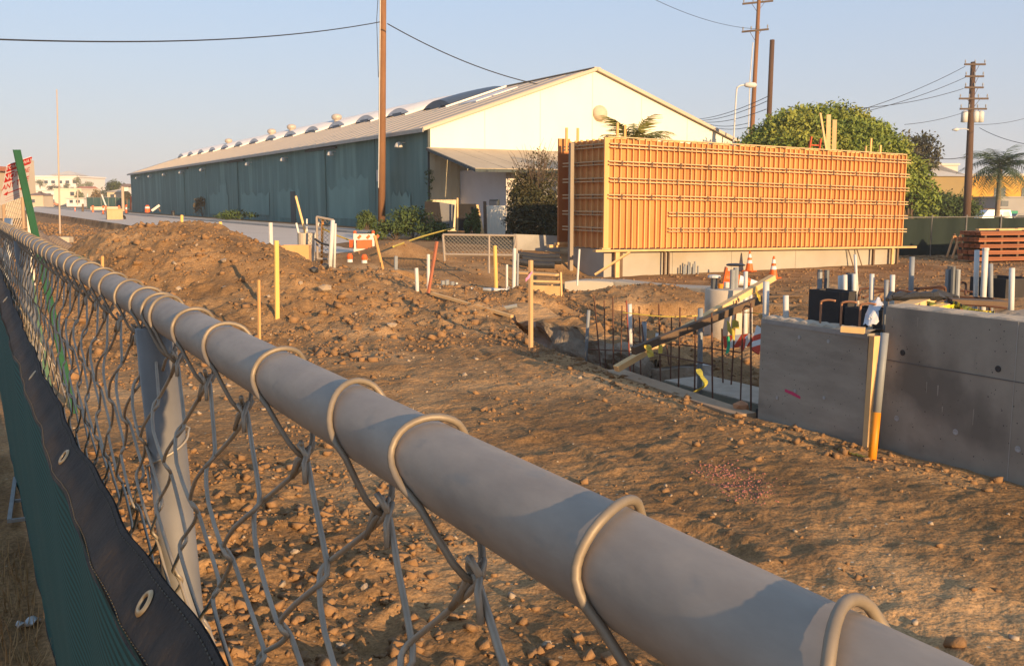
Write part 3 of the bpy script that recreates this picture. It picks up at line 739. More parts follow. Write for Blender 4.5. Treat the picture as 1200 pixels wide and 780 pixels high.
# vaulted skylights
def vault(y0, dark):
    # half barrel running up the slope; a dark pane paints the shade on its low end
    X0, X1, wd, hh = 7.0, 11.45, 4.9, 0.58
    n = 12; mb = MB(); P = []
    for i in range(9):
        t = i / 8; x = X0 + (X1 - X0) * t; taper = 1.0 - 0.55 * t * t
        P.append([(x, y0 + wd * j / n, rz_(x) + 0.16 + hh * taper * math.sin(math.pi * j / n) ** 0.75) for j in range(n + 1)])
    o = mb.grid(P).build('skylight', dark_gl if dark else white_p, wh)
    pane = [(X0 - 0.02, y0 + wd * (0.04 + 0.92 * j / n), rz_(X0) + 0.15 + hh * 0.98 * math.sin(math.pi * (0.04 + 0.92 * j / n)) ** 0.75) for j in range(n + 1)]
    MB().poly_extrude(pane, (0.03, 0, 0)).build('end_cap', dark_gl if dark else white_p, o)
    MB().box(X0 - 0.045, X0 - 0.021, y0 + wd * .34, y0 + wd * .70, rz_(X0) + .14, rz_(X0) + .14 + hh * .42).build('end_shade_pane', dark_gl, o)
    MB().beam((X0 - 0.5, y0 - 0.12, rz_(X0 - 0.5) + 0.2), (X1, y0 - 0.12, rz_(X1) + 0.2), 0.14, 0.16).build('flashing', white_p, o)
for k in range(14): vault(11.2 + 7.25 * k, k == 0)
MB().poly_extrude([(6.4, 6.2, rz_(6.4) + 0.17), (9.6, 6.2, rz_(9.6) + 0.17), (9.6, 6.2, rz_(9.6) + 0.24), (6.4, 6.2, rz_(6.4) + 0.24)], (0, 2.3, 0)).build('roof_sheet', white_p, wh)
# turbine vents on the ridge
vent_m = M('vent_metal', (0.56, 0.48, 0.40), (0.42, 0.35, 0.28), scale=4, rough=0.6, metal=0.2)
for y in (63.4, 55.5, 40.6, 84.5):
    v = MB().lathe([(0.35, -0.4), (0.35, 0.35), (0.30, 0.45), (0.55, 0.55), (0.66, 0.80), (0.62, 1.02), (0.40, 1.18), (0.08, 1.24)], 14).build('roof_vent', vent_m, wh, smooth=True, loc=(8.9, y, rz_(8.9) + 0.25)); v.scale = (.8, .8, .8)
# wall lamps under the eave
lm = M('lamp_housing', (0.55, 0.52, 0.46), (0.45, 0.42, 0.36), scale=8, rough=0.6)
lp0 = None
for y in (3.3, 15.8, 27.6, 38.9, 58.5, 70.1, 81, 92, 103):
    if lp0 is None:
        lp0 = MB().beam((0, 0, 0.12), (-0.45, 0, 0.12), 0.06, 0.06).lathe([(0.10, 0.12), (0.20, 0.02), (0.26, -0.16), (0.20, -0.20)], 10, (-0.45, 0, 0)).build('wall_lamp', lm, wh, loc=(-0.03, y, H - 0.75))
    else: inst(lp0, (-0.03, y, H - 0.75), wh)
# gable end
gb = [(0, -0.03, -0.2), (2 * HW, -0.03, -0.2), (2 * HW, -0.03, H), (HW, -0.03, rz_(HW) + 0.01), (0, -0.03, H)]
MB().poly_extrude(gb, (0, 0.10, 0)).build('gable_wall', cream, wh)
bat = M('cream_seam', (0.74, 0.68, 0.52), (0.70, 0.63, 0.47), scale=1)
for x in (3.7, 7.6, 11.5, 15.4, 19.3):
    MB().box(x, x + 0.05, -0.045, -0.02, 2.0, (rz_(x) if x < HW else rz_(2 * HW - x)) - 0.1).build('gable_seam', bat, wh)
MB().box(-0.06, 0.10, -0.06, 0.0, -0.1, H).build('corner_trim', trim_m, wh)
fh = MB().lathe([(0.50, -0.28), (0.52, 0.0), (0.44, 0.16), (0.2, 0.26), (0.05, 0.3)], 16).build('exhaust_hood', M('hood', (0.60, 0.48, 0.34), (0.5, 0.40, 0.28), scale=3), wh, smooth=True)
fh.location = ((36.208, 52.100, 7.585)[0] - WX, -0.15, (36.208, 52.100, 7.585)[2] - WZ); fh.rotation_euler = (R(65), 0, 0)
# far gable
MB().poly_extrude([(p[0], WL, p[2]) for p in gb], (0, 0.08, 0)).build('far_gable_wall', teal, wh)
MB().box(2 * HW - 0.1, 2 * HW, 0.1, WL, -0.2, H).build('right_wall', cream, wh)
# lean-to canopy and the annex under it
an = M('annex_plaster', (0.60, 0.56, 0.54), (0.52, 0.48, 0.46), scale=1.0, rough=0.85, bump=0.1)
rib = M('ribbed_cream', (0.66, 0.58, 0.40), (0.58, 0.50, 0.34), scale=1.3, rough=0.8, stretch=(1, 1, 0.3))
MB().box(0.05, 1.98, -0.085, -0.035, 0.0, 4.82).build('ribbed_cladding', rib, wh)
for x in (0.35, 0.7, 1.05, 1.4, 1.75):
    MB().box(x, x + 0.04, -0.105, -0.08, 0.0, 4.80).build('cladding_rib', rib, wh)
MB().box(2.0, 12.0, -5.7, -0.11, -0.2, 3.55).build('annex_wall', an, wh)
win = MB().box(1.93, 1.998, -4.95, -3.9, 1.15, 1.85).build('annex_window', trim_m, wh)
MB().box(1.905, 1.932, -4.85, -4.0, 1.22, 1.78).build('pane', M('window_pane', (0.16, 0.18, 0.20), (0.22, 0.24, 0.25), scale=2, rough=0.3), win)
MB().box(2.1, 3.6, -5.76, -5.69, 1.0, 3.2).build('annex_panel', M('annex_panel', (0.66, 0.60, 0.54), (0.58, 0.52, 0.46), scale=2, stretch=(1, 1, .3)), wh)
can_m = M('canopy_roof', (0.50, 0.41, 0.29), (0.40, 0.32, 0.22), scale=1.0, detail=6, rough=0.85, stretch=(1.4, 0.25, 1), rnd=0.08)
cv = wh
A0, B0 = (-0.15, -0.04, 4.88), (-0.55, -7.15, 3.47)
npan = 9
for k in range(npan):
    x0 = -0.15 + 12.6 * k / npan; x1 = -0.15 + 12.6 * (k + 1) / npan - 0.025
    sx = (-0.5 if k == 0 else 0)
    pts = [(x0, -0.04, 4.88), (x1, -0.04, 4.88), (x1, -7.15, 3.47 + 0.01 * (k % 3)), (x0 + sx, -7.15, 3.47 + 0.01 * (k % 3))]
    MB().poly_extrude(pts, (0, 0, -0.05)).build('canopy_panel', can_m, wh)
MB().beam((-0.65, -7.13, 3.36), (12.4, -7.13, 3.36), 0.06, 0.16).build('canopy_fascia', trim_m, wh)
MB().beam((-0.18, -0.1, 4.76), (-0.62, -7.1, 3.36), 0.05, 0.14).build('canopy_edge', trim_m, wh)
for k in range(7):
    x = 0.3 + 1.9 * k
    MB().beam((x, -0.1, 4.78), (x, -7.1, 3.38), 0.05, 0.10).build('canopy_rafter', trim_m, wh)

# ------------------------------------------------------------------ concrete wall and its timber formwork
GX, GY = 19.15, 27.0
def gslope(x): return -0.0166 * x            # the grade falls a little to the right
wood_stud = M('stud_timber', (0.74, 0.41, 0.16), (0.64, 0.33, 0.115), scale=5, detail=6, rough=0.75, rnd=0.14, stretch=(1, 1, 0.12))
ply = M('orange_plywood', (0.57, 0.245, 0.08), (0.46, 0.185, 0.058), scale=1.6, detail=6, rough=0.75, rnd=0.22, stretch=(1, 1, 0.35), bump=0.08)
wood_w = M('waler_timber', (0.60, 0.42, 0.235), (0.42, 0.29, 0.165), scale=5, detail=6, rough=0.8, rnd=0.15, stretch=(0.12, 0.12, 1))
lumber = M('fresh_lumber', (0.72, 0.47, 0.22), (0.60, 0.36, 0.15), scale=6, detail=6, rough=0.8, rnd=0.12, stretch=(0.6, 0.6, 0.6))
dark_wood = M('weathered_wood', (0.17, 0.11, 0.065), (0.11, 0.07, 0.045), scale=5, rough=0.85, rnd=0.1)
brk = M('form_bracket', (0.20, 0.12, 0.07), (0.13, 0.08, 0.05), scale=10, rough=0.8)
LEN = 15.05; DEP = 2.35; Z0 = 0.36; Z1 = 4.12
ws = thing('cast_wall', (GX, GY, -0.6), 'pale cast concrete base wall that carries the orange timber formwork', 'concrete wall')
wallc = M('cast_concrete', (0.41, 0.365, 0.295), (0.33, 0.29, 0.23), scale=0.8, detail=8, rough=0.9, bump=0.12, bscale=25, bdist=0.008, c3=(0.34, 0.285, 0.21), s3=0.5, t3=0.56)
sections = [0.0, 3.0, 5.8, 9.1, 12.0, LEN]
for i in range(5):
    a, b = sections[i] + 0.006, sections[i + 1] - 0.006
    mb = MB(); n = 6
    top = [(a + (b - a) * k / n, gslope(a + (b - a) * k / n)) for k in range(n + 1)]
    pts = [(x, 0.22, 0.93 + s) for x, s in top] + [(b, 0.22, -0.7), (a, 0.22, -0.7)]
    mb.poly_extrude(pts, (0, DEP - 0.4, 0)).build('wall_section', wallc, ws)
fm = thing('timber_formwork', (GX, GY, 0), 'tall orange plywood wall formwork with close studs and six rows of walers', 'formwork')
# plywood skins in sheets
npl = 13
pw = LEN / npl
src = MB().box(0.004, pw - 0.004, 0.10, 0.12, 0, 1.86).build('plywood_sheet', ply, fm, loc=(0, 0, Z0 + 0.02))
src2 = MB().box(0.004, pw - 0.004, 0.10, 0.12, 0, 1.80).build('plywood_sheet', ply, fm, loc=(0, 0, Z0 + 1.89))
for k in range(1, npl):
    inst(src, (k * pw, 0.002 * (k % 2), Z0 + 0.02 + gslope(k * pw)), fm); inst(src2, (k * pw, 0.002 * ((k + 1) % 2), Z0 + 1.89 + gslope(k * pw)), fm)
# studs
ns = 60; st = None
for k in range(ns):
    x = 0.02 + (LEN - 0.06) * k / (ns - 1) + (random.uniform(-.025, .025) if 0 < k < ns - 1 else 0); hh = 0
    if st is None: st = MB().box(-0.019, 0.019, 0.012, 0.10, 0, Z1 - Z0 - 0.04).build('stud', wood_stud, fm, loc=(x, 0, Z0 + 0.01))
    else: inst(st, (x, random.uniform(-.006, .004), Z0 + 0.01 + gslope(x)), fm, rot=(0, random.uniform(-.003, .003), 0))
# blocking near the top
nb = None
for k in range(0, ns - 1):
    x = 0.02 + (LEN - 0.06) * (k + 0.5) / (ns - 1)
    if k % 9 in (3, 4, 8): continue
    if nb is None: nb = MB().box(-0.10, 0.10, 0.03, 0.09, 0, 0.04).build('top_block', wood_stud, fm, loc=(x, 0, Z1 - 0.06))
    else: inst(nb, (x, 0, Z1 - 0.06 + gslope(x)), fm)
MB().beam((0, 0.11, Z1 + 0.01), (LEN, 0.11, Z1 + 0.01 + gslope(LEN)), 0.16, 0.035).build('top_plate', wood_w, fm)
# walers: each row is a pair of timbers in lengths that butt end to end
rows = [3.84, 3.26, 2.70, 2.14, 1.57, 1.02]
wsrc = {}
for ri, z in enumerate(rows):
    xs = [0.0, 2.3, 5.4, 7.2, 10.6, 13.1, LEN + 0.12] if ri % 2 == 0 else [-0.05, 3.0, 4.4, 7.9, 9.7, 12.5, LEN + 0.1]
    if ri >= 4: xs = [2.55] + [q for q in xs if q > 3.2]
    for a, b in zip(xs[:-1], xs[1:]):
        for dz in (-0.055, 0.055):
            mb = MB().beam((a + 0.006, -0.036, z + dz + gslope(a)), (b - 0.006, -0.036, z + dz + gslope(b)), 0.088, 0.036)
            mb.build('waler', wood_w, fm)
    bs = None
    for k in range(12):
        x = (xs[0] + 0.35) + 1.27 * k + 0.2 * (ri % 2)
        if x > LEN: break
        if 'b' not in wsrc: wsrc['b'] = MB().box(-0.03, 0.03, -0.105, -0.08, -0.09, 0.09).box(-0.012, 0.012, -0.15, -0.105, -0.012, 0.012).build('form_clamp', brk, fm, loc=(x, 0, z + gslope(x)))
        else: inst(wsrc['b'], (x, 0, z + gslope(x)), fm)
# bottom ledger and its stack of short boards
MB().beam((-0.55, 0.0, Z0 - 0.045), (LEN + 0.75, 0.0, Z0 - 0.045 + gslope(LEN)), 0.20, 0.075).build('ledger', lumber, fm)
MB().beam((-0.30, -0.02, Z0 + 0.02), (0.05, -0.02, Z0 + 0.02), 0.16, 0.05).build('ledger_block', lumber, fm)
MB().box(-0.17, -0.003, 0.0, 0.06, Z0 + 0.01, Z1 - 0.02).build('corner_shade_stud', wood_stud, fm)  # added to project past the corner and keep the return face shaded
# left return face
sr = None
for k in range(7):
    y = 0.12 + (DEP - 0.16) * k / 6
    if sr is None: sr = MB().box(-0.088, 0, -0.019, 0.019, 0, Z1 - Z0 - 0.03).build('return_stud', wood_stud, fm, loc=(0, y, Z0))
    else: inst(sr, (0, y, Z0), fm)
for k in range(2): MB().box(0.0, 0.02, 0.125 + k * DEP / 2, 0.12 + (k + 1) * DEP / 2 - 0.01, Z0 + 0.02, Z1 - 0.06).build('plywood_sheet', ply, fm)
for ri, z in enumerate(rows):
    for dz in (-0.055, 0.055): MB().beam((-0.13, 0.08, z + dz), (-0.13, DEP + 0.25, z + dz), 0.036, 0.088, R(90)).build('return_waler', wood_w, fm)
    for y in (0.7, 1.6): inst(wsrc['b'], (-0.06, y, z), fm, rot=(0, 0, R(-90)))
# the far skin of the pour and the right-hand end
MB().box(0.0, LEN, DEP - 0.05, DEP - 0.03, Z0 + 0.02, Z1 - 0.3).build('back_sheet', ply, fm)
MB().box(LEN - 0.022, LEN - 0.002, 0.14, DEP - 0.06, Z0 - 0.2, Z1 - 0.32).build('end_sheet', ply, fm)
# wide board standing on edge at the back corner, its footing and grey post
MB().box(-0.10, 0.38, DEP + 0.62, DEP + 0.70, 0.42, 3.72).build('corner_board', M('shaded_ply', (0.40, 0.145, 0.04), (0.32, 0.11, 0.03), scale=2, stretch=(1, 1, .3)), fm)  # lower part browner: its shade is put into the ply colour
MB().box(-0.10, 0.38, DEP + 0.62, DEP + 0.70, 3.725, 4.22).build('corner_board', ply, fm)
MB().beam((-0.62, DEP + 0.5, 0.36), (0.4, DEP + 0.5, 0.36), 0.2, 0.1).build('ledger_end', lumber, fm)
MB().beam((-0.4, DEP + 0.38, 0.45), (0.3, DEP + 0.38, 0.45), 0.1, 0.09).build('ledger_end', lumber, fm)
MB().beam((-0.36, 1.75, -0.75), (-0.36, 1.75, 4.0), 0.14, 0.14).build('corner_post', M('grey_post', (0.33, 0.27, 0.20), (0.25, 0.2, 0.15), scale=4, stretch=(1, 1, .15)), fm)
for (px_, zt_) in ((-0.47, 4.52), ): MB().beam((px_, 1.9, 3.7), (px_, 1.9, zt_), 0.09, 0.04).build('upright', wood_stud, fm)
# props under the ledger
for x, w_ in ((0.42, 0.17), (2.48, 0.06), (2.66, 0.06), (13.3, 0.09), (14.45, 0.13), (14.75, 0.10)):
    MB().beam((x, 0.03, -0.75), (x, 0.03, Z0 - 0.07 + gslope(x)), w_, 0.09).build('prop', lumber if w_ > 0.1 else dark_wood, fm)
MB().box(0.55, 0.72, 0.10, 0.16, -0.7, Z0 - 0.09).build('dark_gap', dark_wood, fm)  # dark board standing in for the shaded gap beside the first prop
for x, z_ in ((12.6, 0), (12.1, 0)):
    MB().beam((x, -0.05, -0.7), (x - 0.25, 0.15, 0.25), 0.04, 0.04).build('kicker', dark_wood, fm)
# uprights rising above the top plate
for x, y, h, l in ((0.10, DEP - .3, 0.42, 0), (0.70, .5, 0.52, 0.0), (1.02, .5, 0.48, 0.0), (13.5, 0.6, 0.62, 0.1), (13.56, 0.9, 0.33, 0), (14.45, 0.9, 0.40, 0)):
    MB().beam((x, y, Z1 - 0.5 + gslope(x)), (x + l * .1, y, Z1 + h + gslope(x)), 0.09, 0.04).build('upright', wood_stud, fm)
def against(name, x, l, h, label, m, w_=0.12):
    t = MB().beam((0, 0, 0), (l, 0.5, h), w_, 0.04).build(name, m); t.location = (GX + x, GY + 0.3, Z1 + gslope(x) + 0.03)
    return tag(t, label, 'board', 'boards leaning above the formwork')
against('leaning_board', 10.62, 0.12, 1.45, 'upright narrow board, leftmost of three standing over the orange formwork', lumber, 0.08)
against('leaning_board', 10.72, 0.50, 1.40, 'leaning pale board, middle of three standing over the orange formwork', lumber, 0.16)
against('leaning_board', 11.05, 0.52, 1.22, 'leaning pale board, rightmost of three standing over the orange formwork', lumber, 0.16)
red_m = M('ladder_red', (0.62, 0.11, 0.04), (0.5, 0.08, 0.03), scale=6, rough=0.5)
lx = 9.72
ld = thing('ladder', (GX + lx, GY + 0.35, Z1 + gslope(lx)), 'top of a red orange ladder reaching above the timber formwork', 'ladder')
for s in (0, 1): MB().beam((0.62 * s, 0.5, -3.4), (0.62 * s + (0.10 if s == 0 else 0.0), 0.0, 0.50 - 0.06 * s), 0.06, 0.07).build('ladder_rail', red_m, ld)
for k in range(10): MB().beam((0.06, 0.07 + 0.045 * k, 0.18 - 0.33 * k), (0.62, 0.07 + 0.045 * k, 0.18 - 0.33 * k), 0.04, 0.04).build('ladder_rung', red_m, ld)

# ------------------------------------------------------------------ foliage
def leaf_mat(name, c1, c2, c3=None, rnd=0.0):
    m = M(name, c1, c2, scale=1.2, detail=3, rough=0.65, contrast=0.15, c3=c3, s3=0.45, t3=0.5, spec=0.25, rnd=rnd)
    b = m.node_tree.nodes['Principled BSDF']
    b.inputs['Transmission Weight'].default_value = 0.0
    return m
def leaves(name, m, centers, radii, n, size, parent=None, droop=0.3, rng=None, shell=0.55, flat=1.0):
    """many leaf-sized rhombs spread through the volume of clumps"""
    rng = rng or np.random.default_rng(3)
    centers = np.asarray(centers, float); radii = np.asarray(radii, float)
    if radii.ndim == 1: radii = np.repeat(radii[:, None], 3, 1)
    w = radii[:, 0] * radii[:, 1] + radii[:, 0] * radii[:, 2]; w = w / w.sum()
    idx = rng.choice(len(centers), n, p=w)
    d = rng.standard_normal((n, 3)); d /= np.linalg.norm(d, axis=1)[:, None]
    r = (shell + (1 - shell) * rng.random(n) ** 0.6)[:, None] * (0.85 + 0.3 * rng.random((n, 1)))
    P = centers[idx] + d * r * radii[idx]
    nrm = d * 0.8 + 0.8 * rng.standard_normal((n, 3)) + np.array([0, 0, 0.35]); nrm /= np.linalg.norm(nrm, axis=1)[:, None]
    t = np.cross(nrm, rng.standard_normal((n, 3))); t /= np.linalg.norm(t, axis=1)[:, None]
    t[:, 2] -= droop; t /= np.linalg.norm(t, axis=1)[:, None]
    s_ = np.cross(nrm, t); s_ /= np.maximum(1e-6, np.linalg.norm(s_, axis=1))[:, None]
    L_ = size * (0.6 + 0.8 * rng.random(n))[:, None]; Wd = L_ * 0.42 * flat
    V_ = np.stack([P - t * L_ * .5, P + s_ * Wd * .5, P + t * L_ * .5, P - s_ * Wd * .5], 1).reshape(-1, 3)
    F_ = np.arange(4 * n).reshape(n, 4)
    o = npmesh(name, V_, F_, m, parent=parent); return o
bark = M('bark', (0.16, 0.11, 0.075), (0.10, 0.07, 0.05), scale=5, rough=0.95, bump=0.6, stretch=(1, 1, .3))
def tree(name, loc, label, cat, m, h, wx, wy, base=1.5, n=9000, size=0.28, seed=1, group=None, trunk_r=0.25, nclump=26, lump=0.32, top_flat=0.8, dome=False):
    rng = np.random.default_rng(seed)
    t = thing(name, loc, label, cat, group)
    rz = (h - base) / 2
    cs = []; rs = []
    for i in range(nclump):
        d = rng.standard_normal(3); d /= np.linalg.norm(d); d[2] = abs(d[2]) * 1.1 - 0.35
        q = (0.88 + 0.16 * rng.random()) if dome else 0.55 + 0.45 * rng.random()
        if dome: d[2] = d[2] * 0.95
        cs.append((d[0] * wx / 2 * q * 0.85, d[1] * wy / 2 * q * 0.85, base + rz * 0.8 + d[2] * rz * q * 1.05))
        k = lump * (0.7 + 0.7 * rng.random()) * (1.0 if q > .7 else 1.2)
        rs.append((wx * k * .62, wy * k * .62, (h - base) * k * .62))
    cr = leaves('crown', m, cs, rs, n, size, t, rng=rng, shell=0.35)
    tr = MB().tube([(0, 0, -0.2), (0.05, 0, base * .6), (0.0, 0.05, base + rz * .5), (0.05, 0, base + rz * 1.3)], [trunk_r, trunk_r * .85, trunk_r * .6, trunk_r * .2], 8)
    for i in range(0, min(nclump, 12)):
        c = Vector(cs[i]); tr.tube([(0.02, 0, base * .7), (c.x * .4, c.y * .4, base + (c.z - base) * .55), (c.x * .9, c.y * .9, c.z)], [trunk_r * .5, trunk_r * .3, trunk_r * .08], 5)
    tr.build('trunk', bark, t)
    return t
ficus_l = leaf_mat('ficus_leaf', (0.20, 0.24, 0.036), (0.10, 0.145, 0.024), c3=(0.26, 0.27, 0.045))
dark_l = leaf_mat('dark_leaf', (0.045, 0.05, 0.018), (0.075, 0.06, 0.022))
hedge_l = leaf_mat('hedge_leaf', (0.040, 0.070, 0.016), (0.07, 0.10, 0.024))
weed_l = leaf_mat('weed_leaf', (0.075, 0.105, 0.028), (0.042, 0.07, 0.018))
dry_l = leaf_mat('dry_leaf', (0.24, 0.16, 0.07), (0.16, 0.11, 0.045))
# the big round ficus beyond the formwork
c = (106.413, 98.064, 0.200)
c = (46.553, 43.250, 2.526)
tree('ficus_tree', (c[0], c[1], 0.2), 'big round dense green tree rising behind the orange formwork', 'tree', ficus_l, 8.9, 13.4, 11.0, base=0.7, n=70000, size=0.25, seed=4, trunk_r=0.4, nclump=240, lump=0.135, dome=True)
c = (62.881, 47.998, 3.263)
tree('ficus_tree', (c[0] - 1.5, c[1], -0.5), 'lower bright green bush at the right shoulder of the big round tree', 'tree', ficus_l, 6.3, 4.4, 4.0, base=0.4, n=5200, size=0.32, seed=9, trunk_r=0.2, nclump=18)
c = (99.530, 77.338, 5.025)
tree('broadleaf_tree', (c[0], c[1], 0.2), 'dark brown green tree far behind the right end of the formwork', 'tree', dark_l, 10.6, 6.6, 6, base=2.2, n=4200, size=0.5, seed=12, nclump=20, lump=.3)
# hedge and shrubs along the street on the right
for i, (p, h, w_, lab) in enumerate([((71.569, 54.293, 0.922), 3.4, 5.0, 'dark hedge shrub next to the right end of the formwork'), ((74.735, 54.807, 0.895), 3.2, 4.6, 'dark hedge shrub midway between formwork and utility pole'), ((76.027, 54.070, 0.895), 2.8, 3.6, 'dark hedge shrub at the foot of the right utility pole')]):
    tree('hedge_shrub', (p[0], p[1], -0.75), lab, 'shrub', hedge_l, h + .85, w_, 3.4, base=0.2, n=3600, size=0.26, seed=20 + i, group='dark shrubs behind the green fence', trunk_r=0.08, nclump=16)
# big brown green bush in front of the annex
c = (24.125, 39.970, 0.084)
t = tree('bush', (c[0], c[1], 0.1), 'tall dark twiggy bush leaning on the annex beside the corner board', 'bush', dark_l, 4.0, 3.3, 2.6, base=-0.7, n=15000, size=0.16, seed=31, trunk_r=0.09, nclump=44, lump=.27)
tw = MB(); rr_ = random.Random(8)
for i in range(70):
    a = rr_.random() * 6.28; q = rr_.random() * .9; x, y = 1.3 * q * math.cos(a), 1.0 * q * math.sin(a); z = 2.0 + 1.5 * rr_.random()
    tw.tube([(x * .7, y * .7, z), (x + .1 * math.cos(a), y + .1 * math.sin(a), z + .5 + .5 * rr_.random()), (x + .35 * math.cos(a), y + .3 * math.sin(a), z + 1.0 + .4 * rr_.random())], [.016, .011, .004], 4)
o = tw.build('twigs', bark, t); o['kind'] = 'stuff'
leaves('outer_leaves', dark_l, [(0, 0, 2.9), (.7, 0, 2.6), (-.6, 0, 2.5), (.9, .2, 3.4), (.2, 0, 3.9)], [.9, .8, .8, .7, .6], 1400, 0.13, t, rng=np.random.default_rng(5), shell=.2)['kind'] = 'stuff'
# climbing vine at the warehouse corner
leaves('ivy', weed_l, [(WX - .05, WY - .18, 3.6 - .42 * k) for k in range(8)], [.28, .34, .2, .16, .2, .3, .36, .4], 420, 0.15, rng=np.random.default_rng(6), shell=.2)
tag(bpy.data.objects['ivy'], 'thin green ivy climbing the near corner of the teal warehouse', 'ivy')
# weeds and shrubs along the foot of the wall, left of the panels
for i, (p, h, w_, lab) in enumerate([((18.423, 41.654, 0.100), 1.9, 3.4, 'tall green weeds between the utility pole and the black panels'), ((17.598, 41.839, 0.150), 1.2, 2.2, 'low green weeds just right of the utility pole'), ((20.376, 52.571, 0.200), 1.5, 1.3, 'thin green weed just left of the utility pole'), ((18.793, 40.373, 0.100), 1.1, 1.6, 'green weeds in front of the black panels'), ((19.980, 38.668, 0.100), 1.9, .8, 'slim green sapling before the right black panel')]):
    tree('weed_clump', (p[0], p[1], 0.1), lab, 'weeds', weed_l, h, w_, w_ * .8, base=0.05, n=1500, size=0.17, seed=40 + i, group='green weeds by the warehouse corner', trunk_r=0.03, nclump=14, lump=.3)
for i, (p, h, w_, lab) in enumerate([((23.764, 111.723, 0.200), 2.6, 2.2, 'dry brown weed standing against the teal wall'), ((21.681, 86.752, 0.200), 1.2, 4.2, 'low dark green weeds along the foot of the teal wall')]):
    tree('weed_clump', (p[0], p[1], 0.2), lab, 'weeds', dry_l if i == 0 else hedge_l, h, w_, w_ * .5, base=0.05, n=900, size=0.22, seed=50 + i, trunk_r=0.03, nclump=10)
# palms
palm_l = leaf_mat('palm_leaf', (0.26, 0.23, 0.05), (0.15, 0.15, 0.035), rnd=0.25)
palm_d = leaf_mat('palm_leaf_blue', (0.085, 0.12, 0.060), (0.05, 0.08, 0.04), rnd=0.25)
palm_b = M('palm_trunk', (0.26, 0.19, 0.12), (0.17, 0.12, 0.08), scale=3, rough=0.95, bump=0.5, stretch=(1, 1, 3))
def frond_mesh(m, length, arch, npair=16, lw=0.055, ll=0.42, seed=0):
    r_ = random.Random(seed); mb = MB()
    pt = lambda t: Vector((length * (t - 0.12 * t * t), 0, length * (0.42 * t - arch * t * t)))
    mb.tube([pt(k / 8) for k in range(9)], [0.03 * (1 - k / 9) + .004 for k in range(9)], 4)
    for k in range(2, npair + 1):
        t = k / npair; p = pt(t); d = (pt(min(1, t + .03)) - pt(t - .03)).normalized()
        l = ll * length * (0.35 + 0.65 * math.sin(math.pi * min(1, t * .85 + .12)))
        for s in (-1, 1):
            q = (d * 0.55 + Vector((0, s, 0)) * (0.75 + .2 * r_.random()) + Vector((0, 0, -0.15 - 0.3 * r_.random()))).normalized()
            e = p + q * l; o = d * lw
            mb.add([p - o, p + o, e + Vector((0, 0, -0.1 * l))], [(0, 1, 2)])
    return mb.mesh('frond', m)
def palm(loc, label, m, trunk_h, flen, nf, arch=0.5, trunk_r=0.16, seed=1, skirt=0, group=None):
    r_ = random.Random(seed)
    t = thing('palm_tree', loc, label, 'palm tree', group)
    MB().tube([(0, 0, -.2), (0.05, 0, trunk_h * .5), (0, 0, trunk_h)], [trunk_r * 1.2, trunk_r, trunk_r * .9], 10).build('trunk', palm_b, t)
    ms = [frond_mesh(m, flen, arch * (0.8 + .4 * k / 3), seed=seed * 7 + k) for k in range(3)]
    for k in range(nf):
        o = bpy.data.objects.new('frond', ms[k % 3]); COL.objects.link(o); o.parent = t; o.location = (0, 0, trunk_h)
        o.rotation_euler = (r_.uniform(-.2, .2), R(-58 + 100 * (k / nf) + r_.uniform(-8, 8)), 2.399 * k)
        s = .8 + .35 * r_.random(); o.scale = (s, s, s)
    return t
c = (29.444, 39.447, 4.946)
palm((c[0], c[1], -0.3), 'olive palm crown showing above the left end of the orange formwork', palm_l, 5.0, 2.3, 20, arch=.5, seed=2)
c = (79.003, 52.837, 3.841)
palm((c[0], c[1], -0.75), 'feathery blue green palm beside the right utility pole before the yellow building', palm_d, 5.5, 3.5, 34, arch=.75, trunk_r=.2, seed=3)

# ------------------------------------------------------------------ utility poles, lamps and cables
pole_m = M('pole_wood', (0.26, 0.125, 0.055), (0.17, 0.083, 0.04), scale=3, detail=7, rough=0.9, bump=0.4, stretch=(1, 1, .08), c3=(0.15, 0.08, 0.045), s3=.5, t3=.58)
pole_d = M('pole_wood_dark', (0.115, 0.065, 0.04), (0.08, 0.047, 0.03), scale=3, detail=7, rough=0.9, bump=0.4, stretch=(1, 1, .08))
xarm_m = M('crossarm_wood', (0.13, 0.09, 0.065), (0.09, 0.065, 0.05), scale=5, rough=0.9)
insul = M('insulator', (0.30, 0.28, 0.26), (0.22, 0.2, 0.19), scale=5, rough=0.4)
cable_m = M('cable_black', (0.03, 0.03, 0.032), None, rough=0.6)
metal_l = M('painted_metal', (0.62, 0.60, 0.56), (0.5, 0.48, 0.44), scale=3, rough=0.55)
band_l = M('pole_notice', (0.62, 0.55, 0.48), (0.5, 0.45, 0.40), scale=9)
def upole(base, top, r0, r1, label, m):
    t = thing('utility_pole', base, label, 'utility pole')
    d = Vector(top) - Vector(base)
    MB().tube([Vector((0, 0, -0.6)) + d * 0, d * .33, d * .66, d], [r0, r0 * .9 + r1 * .1, (r0 + r1) / 2, r1], 12).build('shaft', m, t, smooth=True)
    return t, d
